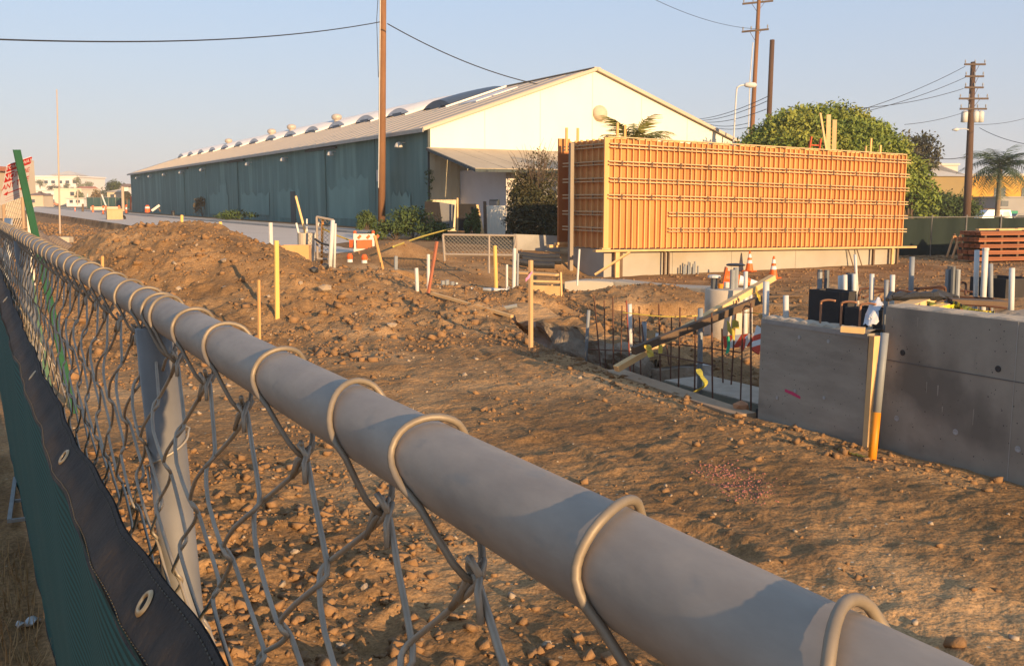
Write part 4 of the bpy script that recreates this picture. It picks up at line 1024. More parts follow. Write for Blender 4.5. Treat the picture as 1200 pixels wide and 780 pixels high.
# nearest pole, in front of the teal wall
B0_ = (23.3, 57.6, 0.2); T0_ = (22.551, 54.723, 14.235)
t, d = upole(B0_, (T0_[0], T0_[1], T0_[2] + 1.2), 0.235, 0.19, 'tall brown wooden utility pole standing before the teal warehouse wall', pole_m)
MB().tube([d * 0.17 + Vector((-.24, -.08, 0)), d * 0.5 + Vector((-.22, -.08, 0)), d * 0.98 + Vector((-.2, -.08, 0))], 0.035, 6).build('conduit', metal_l, t)
MB().tube([d * 0.60 + Vector((-.3, -.1, 0)), d * 0.8 + Vector((-.42, -.1, .2)), d * 0.95 + Vector((-.3, -.1, 0))], 0.02, 5).build('drop_wire', cable_m, t)
MB().lathe([(0.245, 3.0), (0.247, 3.0), (0.247, 3.7), (0.245, 3.7)], 10).build('notice', band_l, t)
MB().beam((-1.2, 0, d.z - .5), (1.2, 0, d.z - .5), 0.1, 0.12).build('crossarm', xarm_m, t)
# tall pole and old stub beyond the ficus
p = (54.867, 57.912, 7.664); q = (56.050, 58.900, 18.192)
t, d = upole((p[0] - .25, p[1], 0.2), (q[0], q[1], q[2] + 0.6), 0.20, 0.14, 'tall reddish utility pole with two crossarms behind the big round tree', pole_m)
def crossarm(t, at, px_dir, half, z_tilt=0.0, n=4, post=True, name='crossarm'):
    a = Vector(at); e = Vector(px_dir) * half
    o = MB().beam(a - e - Vector((0, 0, z_tilt)), a + e + Vector((0, 0, z_tilt)), 0.12, 0.14).build(name, xarm_m, t)
    for k in range(n):
        f = -0.92 + 1.84 * k / (n - 1)
        b = a + e * f + Vector((0, 0, z_tilt * f + .07))
        MB().tube([b, b + Vector((0, 0, .16)), b + Vector((0, 0, .3))], [.02, .06, .03], 6).build('insulator', insul, o)
    for s in (-1, 1):
        MB().beam(a + e * .45 * s, a - Vector((0, 0, .75)), 0.03, 0.03).build('brace', xarm_m, o)
    return o
RTV = Vector((math.cos(R(29.7)), -math.sin(R(29.7)), 0))
bb = Vector((p[0] - .25, p[1], 0.2))
z1 = (55.883, 58.879, 17.459); z2 = (55.559, 58.717, 15.260)
crossarm(t, (z1[0] - bb.x, z1[1] - bb.y, z1[2] - .2), RTV, 1.2, .12); crossarm(t, (z2[0] - bb.x, z2[1] - bb.y, z2[2] - .2), RTV, 1.05, .1)
MB().tube([(-.28, -.1, 2), (-.30, -.1, d.z * .6), (-.1, -.1, d.z * .75)], .04, 5).build('conduit', metal_l, t)
p = (45.787, 46.830, 7.708); q = (46.237, 47.286, 12.219)
upole((p[0] - .1, p[1], 0.2), q, 0.17, 0.155, 'bare wooden pole stub with no crossarm behind the big round tree', pole_d)
# street lamp left of them
p = (46.320, 50.912, 6.051); q = (46.849, 51.131, 9.349); h0 = (47.339, 50.929, 9.841); h1 = (48.098, 50.492, 9.812)
t = thing('street_lamp', (p[0], p[1], 0.2), 'slim grey street lamp with a curved arm left of the tall pole', 'street lamp')
w0 = Vector((p[0], p[1], .2)); Q = Vector(q) - w0; H0 = Vector(h0) - w0; H1 = Vector(h1) - w0
arm = smooth_path([(0, 0, 0), Q * .5, Q * .97, Q * .6 + H0 * .4 + Vector((-.12, 0, .14)), H0], 5)
MB().tube(arm, 0.055, 7).build('mast', metal_l, t, smooth=True)
MB().tube([H0 + (H1 - H0) * f for f in (0, .15, .5, .85, 1)], [.07, .16, .2, .17, .05], 10).build('lamp_head', metal_l, t, smooth=True)
# right-hand pole with transformers
p = (70.974, 50.035, 1.248); q = (72.168, 51.223, 13.079)
t, d = upole((p[0], p[1], -.75), q, 0.30, 0.19, 'dark utility pole with five crossarms and transformers at the right', pole_d)
w0 = Vector((p[0], p[1], -.75))
for (y, half, n) in ((76, .85, 3), (90, .75, 3), (103, .75, 3), (116, 1.18, 4), (128, 1.08, 4)):
    a = Vector(p) + (Vector(q) - Vector(p)) * ((246 - y) / 173.0) - w0
    crossarm(t, (a.x - .05, a.y - .2, a.z), RTV, half, 0.0, n)
for s in (-.55, .35, .75):
    a = Vector(p) + (Vector(q) - Vector(p)) * ((246 - 137) / 173.0) - w0 + RTV * s
    MB().lathe([(.05, -.45), (.26, -.42), (.26, .35), (.2, .42), (.06, .5)], 12, tuple(a)).build('transformer', metal_l, t, smooth=True)
a = Vector(p) + (Vector(q) - Vector(p)) * ((246 - 153) / 173.0) - w0
MB().tube([a, a - RTV * .5 + Vector((0, 0, .15)), a - RTV * 1.0 + Vector((0, 0, .1))], .04, 6).build('lamp_arm', metal_l, t)
MB().tube([a - RTV * .95 + Vector((0, 0, .1)), a - RTV * 1.15 + Vector((0, 0, .08)), a - RTV * 1.5 + Vector((0, 0, .06))], [.06, .15, .05], 8).build('lamp_head', metal_l, t, smooth=True)
# thin mast on the left skyline
p = (5.442, 66.393, 0.580); q = (5.865, 67.456, 8.839)
t = thing('thin_mast', (p[0], p[1], -.3), 'very thin tan mast standing alone on the left of the site', 'mast')
w0 = Vector((p[0], p[1], -.3))
MB().tube([(0, 0, 0), (Vector(q) - w0) * .5, Vector(q) - w0], [.055, .045, .03], 8).build('mast_tube', M('mast_tan', (0.50, 0.38, 0.28), (0.42, 0.32, 0.24), scale=4), t)
# cables
def cable(p0, p1, sag, r, label, n=24, grp=None):
    p0, p1 = Vector(p0), Vector(p1)
    pts = [p0 + (p1 - p0) * (k / n) - Vector((0, 0, 4 * sag * (k / n) * (1 - k / n))) for k in range(n + 1)]
    o = MB().tube(pts, r, 5).build('cable', cable_m, w=tuple(p0)); return tag(o, label, 'cable', grp)
j0 = (22.188, 54.514, 12.335)
cable(j0, (0.124, 35.583, 7.024), .5, 0.028, 'black cable running left from the near utility pole across the sky')
cable((22.571, 54.280, 12.236), (34.054, 55.188, 9.425), .45, 0.034, 'black cable sloping right from the near utility pole to the warehouse roof')
g_ = 'thin cables in the right sky'
cable((71.575, 51.507, 12.737), (52.928, 47.408, 7.729), .3, .022, 'topmost thin cable left of the right utility pole', grp=g_)
cable((71.515, 51.401, 11.848), (52.925, 47.401, 7.671), .3, .022, 'second thin cable left of the right utility pole', grp=g_)
cable((71.335, 51.363, 10.959), (53.214, 47.318, 8.192), .3, .022, 'third thin cable left of the right utility pole', grp=g_)
cable((71.883, 50.792, 9.317), (56.694, 45.168, 7.150), .2, .018, 'short thin cable meeting the right pole at its lowest crossarm', grp=g_)
cable((72.260, 50.339, 7.813), (59.288, 36.427, 5.314), .3, .022, 'dark cable running right from the right utility pole', grp=g_)
cable((71.267, 50.549, 5.556), (60.022, 47.716, 5.866), .5, .03, 'lower dark cable left of the right utility pole', grp=g_)
cable((71.919, 50.577, 8.086), (89.168, 55.054, 10.443), .4, .018, 'faint cable rising right from the right utility pole', grp=g_)
for i, (a, b) in enumerate([((45.854, 46.946, 8.686), (63.748, 75.280, 9.913)), ((45.736, 46.962, 8.360), (63.958, 75.140, 9.788)), ((45.604, 46.951, 7.816), (64.242, 74.959, 9.663)), ((54.661, 58.093, 8.064), (64.455, 74.824, 9.579)), ((54.638, 58.053, 7.730), (64.517, 74.762, 9.413))]):
    cable(a, b, .3, .024, ['topmost', 'second', 'third', 'fourth', 'lowest'][i] + ' of the thin cables between pole stub and gable', grp='thin cables beside the gable')
cable((55.626, 58.700, 15.393), (38.240, 49.895, 14.573), .4, .016, 'faint cable leaving the tall pole towards the upper left', grp='faint cables at the tall pole')

# ------------------------------------------------------------------ near retaining walls
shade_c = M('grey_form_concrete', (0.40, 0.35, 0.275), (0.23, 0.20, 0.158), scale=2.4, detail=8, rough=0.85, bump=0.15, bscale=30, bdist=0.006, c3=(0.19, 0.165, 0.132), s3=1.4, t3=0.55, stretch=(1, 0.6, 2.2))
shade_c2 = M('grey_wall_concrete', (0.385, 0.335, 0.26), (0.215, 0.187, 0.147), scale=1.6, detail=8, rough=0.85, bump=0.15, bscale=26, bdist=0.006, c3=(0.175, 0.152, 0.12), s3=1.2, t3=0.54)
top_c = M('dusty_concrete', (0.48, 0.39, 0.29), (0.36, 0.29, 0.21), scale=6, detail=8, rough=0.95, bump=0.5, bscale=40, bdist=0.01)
hole_d = M('tie_hole', (0.05, 0.046, 0.042), None)
tie_w = M('tie_plug', (0.45, 0.43, 0.40), (0.3, 0.29, 0.27), scale=40)
pinkp = M('pink_marker_paint', (0.65, 0.07, 0.16), (0.52, 0.05, 0.12), scale=60)
rw = thing('retaining_wall', (6.85, 6.3, -0.15), 'lower grey concrete wall section with a wooden end strip and a pink mark', 'concrete wall')
W1 = (6.85, 6.3, -0.15)
MB().box(6.85, 7.06, 5.715, 7.02, -0.9, 0.845).build('wall_panel', shade_c, rw, w=W1)
mb = MB(); ng = 26; P = []
for i in range(ng + 1):
    y = 5.715 + (7.02 - 5.715) * i / ng
    P.append([(6.865, y, 0.846), (6.875, y, 0.862 + .010 * math.sin(i * 2.1)), (6.95, y, 0.868 + .012 * math.sin(i * 1.3 + 1)), (7.05, y, 0.862 + .008 * math.cos(i * 1.9)), (7.058, y, 0.846)])
mb.grid([r[::-1] for r in P]).build('rough_top', top_c, rw, w=W1)
MB().box(6.845, 6.853, 5.72, 7.01, 0.80, 0.842).build('top_strip', M('pale_chamfer', (0.36, 0.33, 0.29), (0.27, 0.25, 0.22), scale=9), rw, w=W1)
MB().beam((6.875, 5.675, -0.16), (6.895, 5.675, 0.83), 0.095, 0.055).build('end_strip', lumber, rw, w=W1)
for (a, b) in (((6.850, 6.509, 0.718)), ((6.850, 6.156, 0.722)), ((6.850, 6.535, 0.195)), ((6.850, 6.176, 0.193)), ((6.850, 6.764, 0.088))) and [((6.850, 6.509, 0.718)[1:]), ((6.850, 6.156, 0.722)[1:]), ((6.850, 6.535, 0.195)[1:]), ((6.850, 6.176, 0.193)[1:]), ((6.850, 6.764, 0.088)[1:])]:
    o = MB().lathe([(0.016, 0), (0.018, .004), (0.010, .006), (0.006, .004)], 10).build('tie_plug', tie_w, rw); o.location = (-0.001, a - 6.3, b + .15); o.rotation_euler = (0, R(-90), 0)
a = (6.850, 6.667, 0.181); b = (6.850, 6.467, 0.141)
MB().poly_extrude([(6.847, a[1], a[2] + .012), (6.847, (a[1] + b[1]) / 2, (a[2] + b[2]) / 2 + .022), (6.847, b[1], b[2] + .014), (6.847, b[1], b[2] - .010), (6.847, (a[1] + b[1]) / 2, (a[2] + b[2]) / 2 - .012), (6.847, a[1], a[2] - .014)], (0.004, 0, 0)).build('pink_mark', pinkp, rw, w=W1)
rw2 = thing('retaining_wall', (6.97, 4.0, -0.15), 'taller smooth grey concrete wall running out of the right edge of the photo', 'concrete wall')
W2 = (6.97, 4.0, -0.15)
MB().box(6.97, 7.25, 1.2, 5.64, -0.9, 1.085).build('wall_panel', shade_c2, rw2, w=W2)
mb = MB(); P = []
for i in range(61):
    y = 1.2 + 4.43 * i / 60
    P.append([(6.972, y, 1.086), (6.985, y, 1.098 + .006 * math.sin(i * 1.7)), (7.10, y, 1.104 + .010 * math.sin(i * 1.1)), (7.24, y, 1.098), (7.248, y, 1.086)])
mb.grid([r[::-1] for r in P]).build('rough_top', top_c, rw2, w=W2)
for (px_) in ((6.970, 5.468, 0.126), (6.970, 4.894, 0.126), (6.970, 4.354, 0.105), (6.970, 5.444, 0.707), (6.970, 4.561, 0.701)):
    o = MB().lathe([(0.022, 0), (0.026, .003), (0.017, .005), (0.010, .002)], 12).build('tie_plug', tie_w if px_[2] < .5 else hole_d, rw2); o.location = (-0.001, px_[1] - 4.0, px_[2] + .15); o.rotation_euler = (0, R(-90), 0)
drip_m = M('concrete_drip', (0.34, 0.30, 0.24), (0.28, 0.245, 0.195), scale=8, rough=.9)
for i in range(9):
    y = 4.0 + 1.6 * random.random(); z = .25 + .8 * random.random(); hh = .03 + .12 * random.random(); w_ = .004 + .008 * random.random()
    MB().add([(6.9675, y - w_, z), (6.9675, y + w_, z), (6.9675, y + w_ * .4, z - hh), (6.9675, y - w_ * .5, z - hh * .9), (6.971, y - w_, z), (6.971, y + w_, z), (6.971, y, z - hh)], [(0, 3, 2, 1), (0, 1, 5, 4)]).build('drip', drip_m, rw2, w=W2)
for y in (4.42, 3.2): MB().box(6.966, 6.974, y, y + .006, -.5, 1.084).build('form_seam', MATS['concrete'], rw2, w=W2)
bug = MB()
for i in range(150):
    y = 3.9 + 1.7 * random.random(); z = -.1 + 1.15 * random.random(); r_ = .002 + .004 * random.random()
    bug.add([(6.9692, y + r_ * math.cos(q * 1.047), z + r_ * math.sin(q * 1.047)) for q in range(6)], [(5, 4, 3, 2, 1, 0)])
for i in range(120):
    y = 5.74 + 1.26 * random.random(); z = -.1 + .9 * random.random(); r_ = .0015 + .004 * random.random()
    bug.add([(6.8492, y + r_ * math.cos(q * 1.047), z + r_ * math.sin(q * 1.047)) for q in range(6)], [(5, 4, 3, 2, 1, 0)])
o = bug.build('air_voids', hole_d, rw2, w=W2); o['kind'] = 'stuff'
MB().box(6.966, 6.975, 1.2, 5.63, 0.62, 0.627).build('form_seam', M('seam_grey', (0.13, 0.12, 0.11), None), rw2, w=W2)
# slab in progress behind the taller wall
sl_m = M('rough_slab', (0.36, 0.29, 0.215), (0.25, 0.195, 0.14), scale=3, detail=8, rough=0.95, bump=0.7, bscale=20, bdist=0.03)
sl = thing('concrete_slab', (8.4, 4.2, -0.6), 'dusty raised concrete slab with rebar lying behind the taller grey wall', 'slab')
mb = MB(); xs = np.linspace(7.26, 10.6, 34); ys = np.linspace(1.0, 5.55, 46); P = []
for x in xs: P.append([(x, y, 0.97 + 0.05 * float(fbm(np.array([x * 2.2]), np.array([y * 2.2]), 5, 3)[0])) for y in ys])
mb.grid(P); mb.build('slab_top', sl_m, sl, w=(8.4, 4.2, -.6))
MB().box(7.26, 10.6, 1.0, 5.55, -0.9, 0.93).build('slab_body', shade_c2, sl, w=(8.4, 4.2, -.6))

# ------------------------------------------------------------------ pipes and conduits standing in the works
pvc = M('white_pvc', (0.62, 0.60, 0.55), (0.50, 0.48, 0.43), scale=4, rough=0.45)
pvc_g = M('grey_conduit', (0.28, 0.29, 0.29), (0.20, 0.205, 0.205), scale=4, rough=0.5)
pvc_d = M('dark_conduit', (0.11, 0.115, 0.12), (0.075, 0.08, 0.085), scale=5, rough=0.5)
orange_p = M('orange_paint', (0.68, 0.26, 0.015), (0.60, 0.20, 0.012), scale=3, rough=0.5)
rebar_m = M('rusty_rebar', (0.17, 0.075, 0.04), (0.10, 0.05, 0.032), scale=14, rough=0.8, bump=0.4, bscale=90, bdist=0.004)
rebar_r = M('red_rebar', (0.33, 0.075, 0.045), (0.2, 0.06, 0.04), scale=14, rough=0.8)
yel_t = M('yellow_tape', (0.60, 0.45, 0.07), (0.48, 0.36, 0.06), scale=6, rough=0.5)
blk = M('black_plastic', (0.02, 0.02, 0.022), (0.035, 0.034, 0.034), scale=6, rough=0.5)
def pipe(name, base, top, r, m, label, cat, sink=0.15, cap=None, grp=None, n=10):
    b = Vector(base); e = Vector(top); d = (e - b)
    t = thing(name, tuple(b), label, cat, grp)
    r = r * .72
    MB().tube([-d.normalized() * sink, d * .5, d], r, 14, cap=True).build('shaft', m, t, smooth=True)
    if cap: MB().tube([d * 0.965, d * 1.004], r * 1.18, n).build('coupling', cap, t)
    else: MB().tube([d * 1.0005, d * 1.001 + d.normalized() * 0.002], r * .8, n).build('bore', hole_d, t)
    return t
# orange-footed pipe in front of the walls
p0, p1 = (6.524, 5.340, -0.149), (6.688, 5.412, 0.901)
p0 = Vector(p0); p1 = Vector(p1); d = p1 - p0
t = thing('marker_pipe', tuple(p0), 'grey pipe with orange painted lower half standing before the retaining walls', 'pipe')
MB().tube([d * .37, d * .7, d], [.0335, .034, .034], 16).build('grey_half', pvc_g, t, smooth=True)
MB().tube([-d * .1, d * .15, d * .372], [.0345, .0345, .0342], 16).build('orange_half', orange_p, t, smooth=True)
MB().tube([d * 1.001, d * 1.003], .027, 14).build('bore', hole_d, t)
cd = MB(); q = []
for k in range(26):
    f = k / 25; q.append((p0.x - .02 - .005 * math.sin(k), p0.y + .34 * f, gz(p0.x - .02, p0.y + .34 * f) + .016 + .006 * math.sin(k * 1.9)))
o = MB().tube(q, 0.008, 5).build('cord', yel_t, w=q[0]); tag(o, 'short yellow and black cord on the soil beside the orange footed pipe', 'cord')
g = 'pipes standing behind the retaining walls'
lst = [((19.316, 16.545, -0.062), (19.329, 16.654, 0.674), .05, 'pvc', 'tall thin pipe far behind the dark form box'),
 ((9.863, 8.697, 0.718), (9.885, 8.735, 1.036), .045, 'pvc', 'white pipe, left one of a pair beside the dark form box'),
 ((9.831, 8.597, 0.706), (9.854, 8.639, 1.054), .045, 'pvc', 'white pipe, right one of a pair beside the dark form box'),
 ((10.419, 8.956, 0.689), (10.442, 8.995, 1.020), .045, 'pvc', 'white pipe hugging a thick dark conduit'),
 ((8.331, 6.936, 0.954), (8.358, 6.964, 1.231), .034, 'pvc', 'pale pipe left of the two behind the white bag'),
 ((8.213, 6.654, 0.950), (8.237, 6.678, 1.193), .03, 'grey', 'short grey pipe directly behind the white bag'),
 ((8.351, 6.692, 0.957), (8.378, 6.721, 1.237), .036, 'pvc', 'pale pipe standing between rebar and plank'),
 ((8.862, 6.862, 0.933), (8.910, 6.908, 1.398), .038, 'grey', 'tall dark topped grey pipe above the orange plank'),
 ((9.287, 6.390, 0.954), (9.339, 6.444, 1.481), .036, 'pvc', 'pale pipe, left one of the tallest pair at the right'),
 ((9.266, 6.287, 0.964), (9.326, 6.338, 1.504), .042, 'pvc', 'pale pipe with a white collar, right one of the tallest pair'),
 ((10.173, 6.812, 0.939), (10.196, 6.854, 1.286), .036, 'grey', 'grey pipe just right of the tallest pair'),
 ((9.046, 5.829, 0.948), (9.080, 5.871, 1.335), .038, 'pvc', 'pale pipe near the right edge of the photo'),
 ((8.274, 8.405, 0.488), (8.320, 8.466, 1.042), .052, 'pvc', 'white pipe standing at the far end of the lower wall'),
 ((8.117, 7.924, 0.553), (8.143, 7.969, 0.929), .045, 'pvc', 'short white pipe behind the lower wall')]
for i, (b_, e_, r_, m_, lab) in enumerate(lst):
    pipe('standing_pipe', b_, e_, r_, pvc if m_ == 'pvc' else pvc_g, lab, 'pipe', sink=.5, cap=(pvc if i == 9 else None), grp=g)
def bundle(b_, e_, r_, k, label):
    b = Vector(b_); d = Vector(e_) - b
    t = thing('conduit_bundle', tuple(b), label, 'conduit bundle', 'bundles of dark conduit')
    for i in range(k):
        a = 6.283 * i / k; o = Vector((math.cos(a), math.sin(a), 0)) * r_ * 1.25
        MB().tube([o - Vector((0, 0, .4)), o + d * (0.92 + .08 * (i % 2))], r_ * .62, 8).build('conduit', pvc_d if i % 2 else pvc_g, t)
    return t
bundle((9.909, 9.027, 0.766), (9.931, 9.066, 1.091), .05, 4, 'dark conduit bundle on top of the dark form box')
bundle((8.806, 6.315, 0.950), (8.840, 6.356, 1.332), .04, 5, 'taped dark conduit bundle rising from the slab')
b_, e_ = (10.448, 9.051, 0.656), (10.473, 9.095, 1.024)
pipe('thick_conduit', b_, e_, .075, pvc_d, 'thick dark conduit between white pipes behind the lower wall', 'pipe', sink=.5)
# dark plywood form boxes behind the lower wall
dk_ply = M('dark_form_ply', (0.05, 0.044, 0.040), (0.034, 0.030, 0.028), scale=4, rough=0.8)
def form_box(c, w_, d_, z0, z1, label, tops=dk_ply):
    t = thing('form_box', (c[0], c[1], z0), label, 'form box')
    T_ = .02
    MB().box(-w_/2, -w_/2 + T_, -d_/2, d_/2, 0, z1 - z0).build('side_board', tops, t)
    MB().box(w_/2 - T_, w_/2, -d_/2, d_/2, 0, z1 - z0).build('side_board', tops, t)
    MB().box(-w_/2 + T_, w_/2 - T_, -d_/2, -d_/2 + T_, 0, z1 - z0 - .004).build('end_board', tops, t)
    MB().box(-w_/2 + T_, w_/2 - T_, d_/2 - T_, d_/2, 0, z1 - z0 - .004).build('end_board', tops, t)
    MB().box(-w_/2 + T_, w_/2 - T_, -d_/2 + T_, d_/2 - T_, 0, z1 - z0 - .05).build('fill', sl_m, t)
    return t
c = (8.767, 7.943, 0.811); form_box((c[0] + .1, c[1]), .28, .46, -0.7, .96, 'tall black plywood form box behind the lower grey wall')
c = (8.770, 7.472, 0.786); form_box((c[0] + .12, c[1] - .05), .34, .40, -0.7, .80, 'lower dark form box right of the tall black one')
c = (10.401, 6.912, 0.920); form_box((c[0] + .1, c[1]), .5, .45, .9, 1.12, 'flat black box on the slab between pipes at the right')
# cane-shaped rebar starters along the lower wall
g = 'bent rebar starters in the lower wall'
for i, (p, q) in enumerate([((6.970, 6.374, 0.824), (6.970, 6.368, 1.090)), ((6.970, 6.132, 0.867), (6.970, 6.126, 1.096)), ((6.970, 5.906, 0.823), (6.970, 5.895, 1.116))] if False else [(((6.970, 6.375, 0.840), (6.970, 6.368, 1.082))), (((6.970, 6.131, 0.851), (6.970, 6.116, 1.089))), (((6.970, 5.917, 0.852), (6.970, 5.894, 1.093)))]):
    b = Vector(p); e = Vector(q); h = e.z - b.z
    pts = smooth_path([(0, 0, -.2), (0, 0, h * .75), (0.0, -.01, h * .94), (.03, -.06, h), (.06, -.12, h * .98)], 4)
    o = MB().tube(pts, .0105, 7).build('bent_rebar', M('bent_rebar_%d' % i, (0.42, 0.20, 0.10), (0.30, 0.14, 0.075), scale=14, rough=.8) if i == 0 else MATS['bent_rebar_0'], w=None, smooth=True)
    o.location = b; tag(o, ['bent rusty rebar starter before the black form box', 'bent rusty rebar starter at the right edge of the black box', 'bent rusty rebar starter next to the white bag'][i], 'rebar', g)
# rebar hoops and long bars over the slab
g = 'rebar lying over the slab'
def bar(pts, r, label, m=rebar_m, grp=g, cat='rebar', name='rebar'):
    p0 = Vector(pts[0]); o = MB().tube(pts, r, 6).build(name, m, w=tuple(p0)); return tag(o, label, cat, grp)
hoop = lambda a, b, c_, d_: smooth_path([a, Vector(a).lerp(Vector(b), .92), Vector(b) * .97 + Vector(c_) * .03, Vector(b) * .08 + Vector(c_) * .92, c_, Vector(c_).lerp(Vector(d_), .2), d_], 3)
bar(smooth_path([(8.535, 7.277, 0.913), (8.550, 7.284, 1.006), (8.593, 7.265, 1.043), (8.737, 7.066, 1.043), (8.829, 6.896, 1.033)], 4), .013, 'dark bent rebar hoop standing behind the white bag')
bar(smooth_path([(8.424, 7.116, 0.961), (8.572, 7.041, 1.024), (8.643, 6.773, 1.052), (8.739, 6.480, 1.018)], 3), .012, 'long dark rebar running right from behind the white bag')
bar([(9.170, 7.165, 1.025), (9.398, 6.921, 1.034), (9.543, 6.603, 1.015)], .012, 'upper long rebar left of the conduit bundle')
bar([(8.774, 6.809, 1.016), (8.943, 6.479, 1.008), (9.090, 6.047, 1.012)], .012, 'lower long rebar passing the conduit bundle')
bar(smooth_path([(8.740, 6.358, 0.984), (8.755, 6.366, 1.089), (8.735, 6.383, 1.123), (8.707, 6.513, 1.106), (8.684, 6.638, 1.079), (8.742, 6.709, 1.007)], 4), .012, 'rebar hoop just left of the conduit bundle')
bar(smooth_path([(9.217, 6.574, 1.133), (9.288, 6.534, 1.133), (9.302, 6.521, 1.097), (9.198, 6.451, 1.016)], 4), .012, 'small rebar hoop just right of the conduit bundle')
bar(smooth_path([(8.628, 6.072, 0.973), (8.698, 5.916, 0.976), (8.821, 5.727, 0.962)], 3), .012, 'rebar lying in front of the tall pipe pair')
bar([(8.677, 5.811, 0.970), (8.680, 5.798, 0.896)], .010, 'short rebar peg in front of the tall pipe pair')
# things left on the wall top
o = MB().beam((7.546, 5.885, 1.032), (8.324, 6.144, 1.067), 0.14, 0.05).build('plank', lumber); tag(o, 'short orange plank lying across the wall top', 'plank')
o = MB().beam((7.201, 5.390, 1.069), (7.685, 5.579, 1.069), 0.09, 0.03).build('plank', lumber); tag(o, 'small pale offcut under the yellow tape on the wall top', 'plank')
o = MB().beam((8.165, 5.884, 1.056), (8.529, 5.558, 1.043), 0.20, 0.04).build('plank', dark_wood); tag(o, 'long grey board lying on the slab before the tall pipes', 'plank')
w_s = M('stick_white', (0.7, 0.66, 0.6), None); r_s = M('stick_red', (0.62, 0.08, 0.04), None)
a = Vector((7.053, 5.121, 1.039)); b = Vector((7.360, 5.184, 1.073)); t = thing('marking_stick', tuple(a), 'red and white striped stick lying on the wall edge', 'stick')
for k in range(4): MB().tube([(b - a) * (k / 4), (b - a) * ((k + 1) / 4)], .016, 8).build('band', r_s if k % 2 else w_s, t)
def ribbon(name, pts, w_, m, label, cat='tape', up=(0, 0, 1), grp=None, wob=.0):
    mb = MB(); P = []; up = Vector(up)
    sp = smooth_path(pts, 5)
    for k, p in enumerate(sp):
        u = (up + Vector((.5 * math.sin(k * .9), .5 * math.cos(k * 1.3), .4 * math.sin(k * .7))) * wob).normalized()
        P.append([p - u * w_ / 2, p + u * w_ / 2])
    o = mb.grid(P).build(name, m, w=tuple(sp[0])); md = o.modifiers.new('thick', 'SOLIDIFY'); md.thickness = .002
    return tag(o, label, cat, grp) if label else o
tape_b = M('caution_tape', (0.74, 0.56, 0.03), (0.03, 0.03, 0.02), scale=16, rough=.5, contrast=.06)
ribbon('caution_tape', [(7.711, 5.793, 1.048), (7.630, 5.607, 1.047), (7.732, 5.552, 1.069), (7.637, 5.373, 1.061), (7.550, 5.187, 1.039), (7.603, 5.040, 1.037)], .075, tape_b, 'crumpled yellow and black caution tape heaped along the wall top', wob=.8, up=(0.3, 0, 1))
ribbon('caution_tape', [(7.149, 5.417, 1.047), (7.415, 5.500, 1.061), (7.506, 5.447, 1.061), (7.674, 5.467, 1.057)], .06, tape_b, 'loose end of yellow caution tape at the offcut', wob=.9)
mb = MB(); c = (7.830, 6.069, 1.016)
for i in range(7):
    a = i * .9; mb.tube([(c[0] - .32 + .1 * i, c[1] + .05 * math.sin(a), 1.08 + .02 * (i % 2)), (c[0] - .15 + .1 * i, c[1] + .1 * math.cos(a), 1.10), (c[0] + .05 + .1 * i, c[1] - .05, 1.06)], [.02, .05, .015], 6)
tag(mb.build('black_sheeting', blk, w=tuple(c)), 'crumpled black plastic sheeting bunched under the short orange plank', 'sheeting')
# white plastic bag hanging over the step between the walls
bag_m = M('white_plastic', (0.55, 0.55, 0.56), (0.44, 0.44, 0.46), scale=5, rough=.35)
A_ = [Vector((7.174, 5.880, 1.130)), Vector((7.121, 5.787, 1.088)), Vector((6.989, 5.739, 1.039)), Vector((6.953, 5.686, 0.941))]
B_ = [Vector((7.140, 5.898, 1.123)), Vector((7.049, 5.885, 1.075)), Vector((6.970, 5.860, 0.997)), Vector((6.870, 5.789, 0.927))]
c = A_[0]; mb = MB(); P = []
for i in range(22):
    v = i / 21 * 3; k = min(2, int(v)); a = A_[k].lerp(A_[k + 1], v - k); b = B_[k].lerp(B_[k + 1], v - k); row = []
    for j in range(15):
        f = j / 14; p = a.lerp(b, f)
        crk = .022 * float(fbm(np.array([i * .33 + 3]), np.array([j * .42]), 14, 3)[0]) * 2
        p = p + Vector((-.055, -.03, .0)) * math.sin(math.pi * f) + Vector((crk, crk * .6, crk * .7))
        row.append(p)
    P.append(row)
tag(mb.grid(P).build('plastic_bag', bag_m, w=tuple(c)), 'crumpled white plastic bag hanging at the step between the grey walls', 'bag')
c = (6.708, 5.759, 0.888); o = MB().beam((c[0] - .06, c[1] + .08, .89), (c[0] + .05, c[1] - .08, .885), .09, .05).build('wood_offcut', lumber); tag(o, 'small orange wood offcut on the lower wall top', 'offcut')

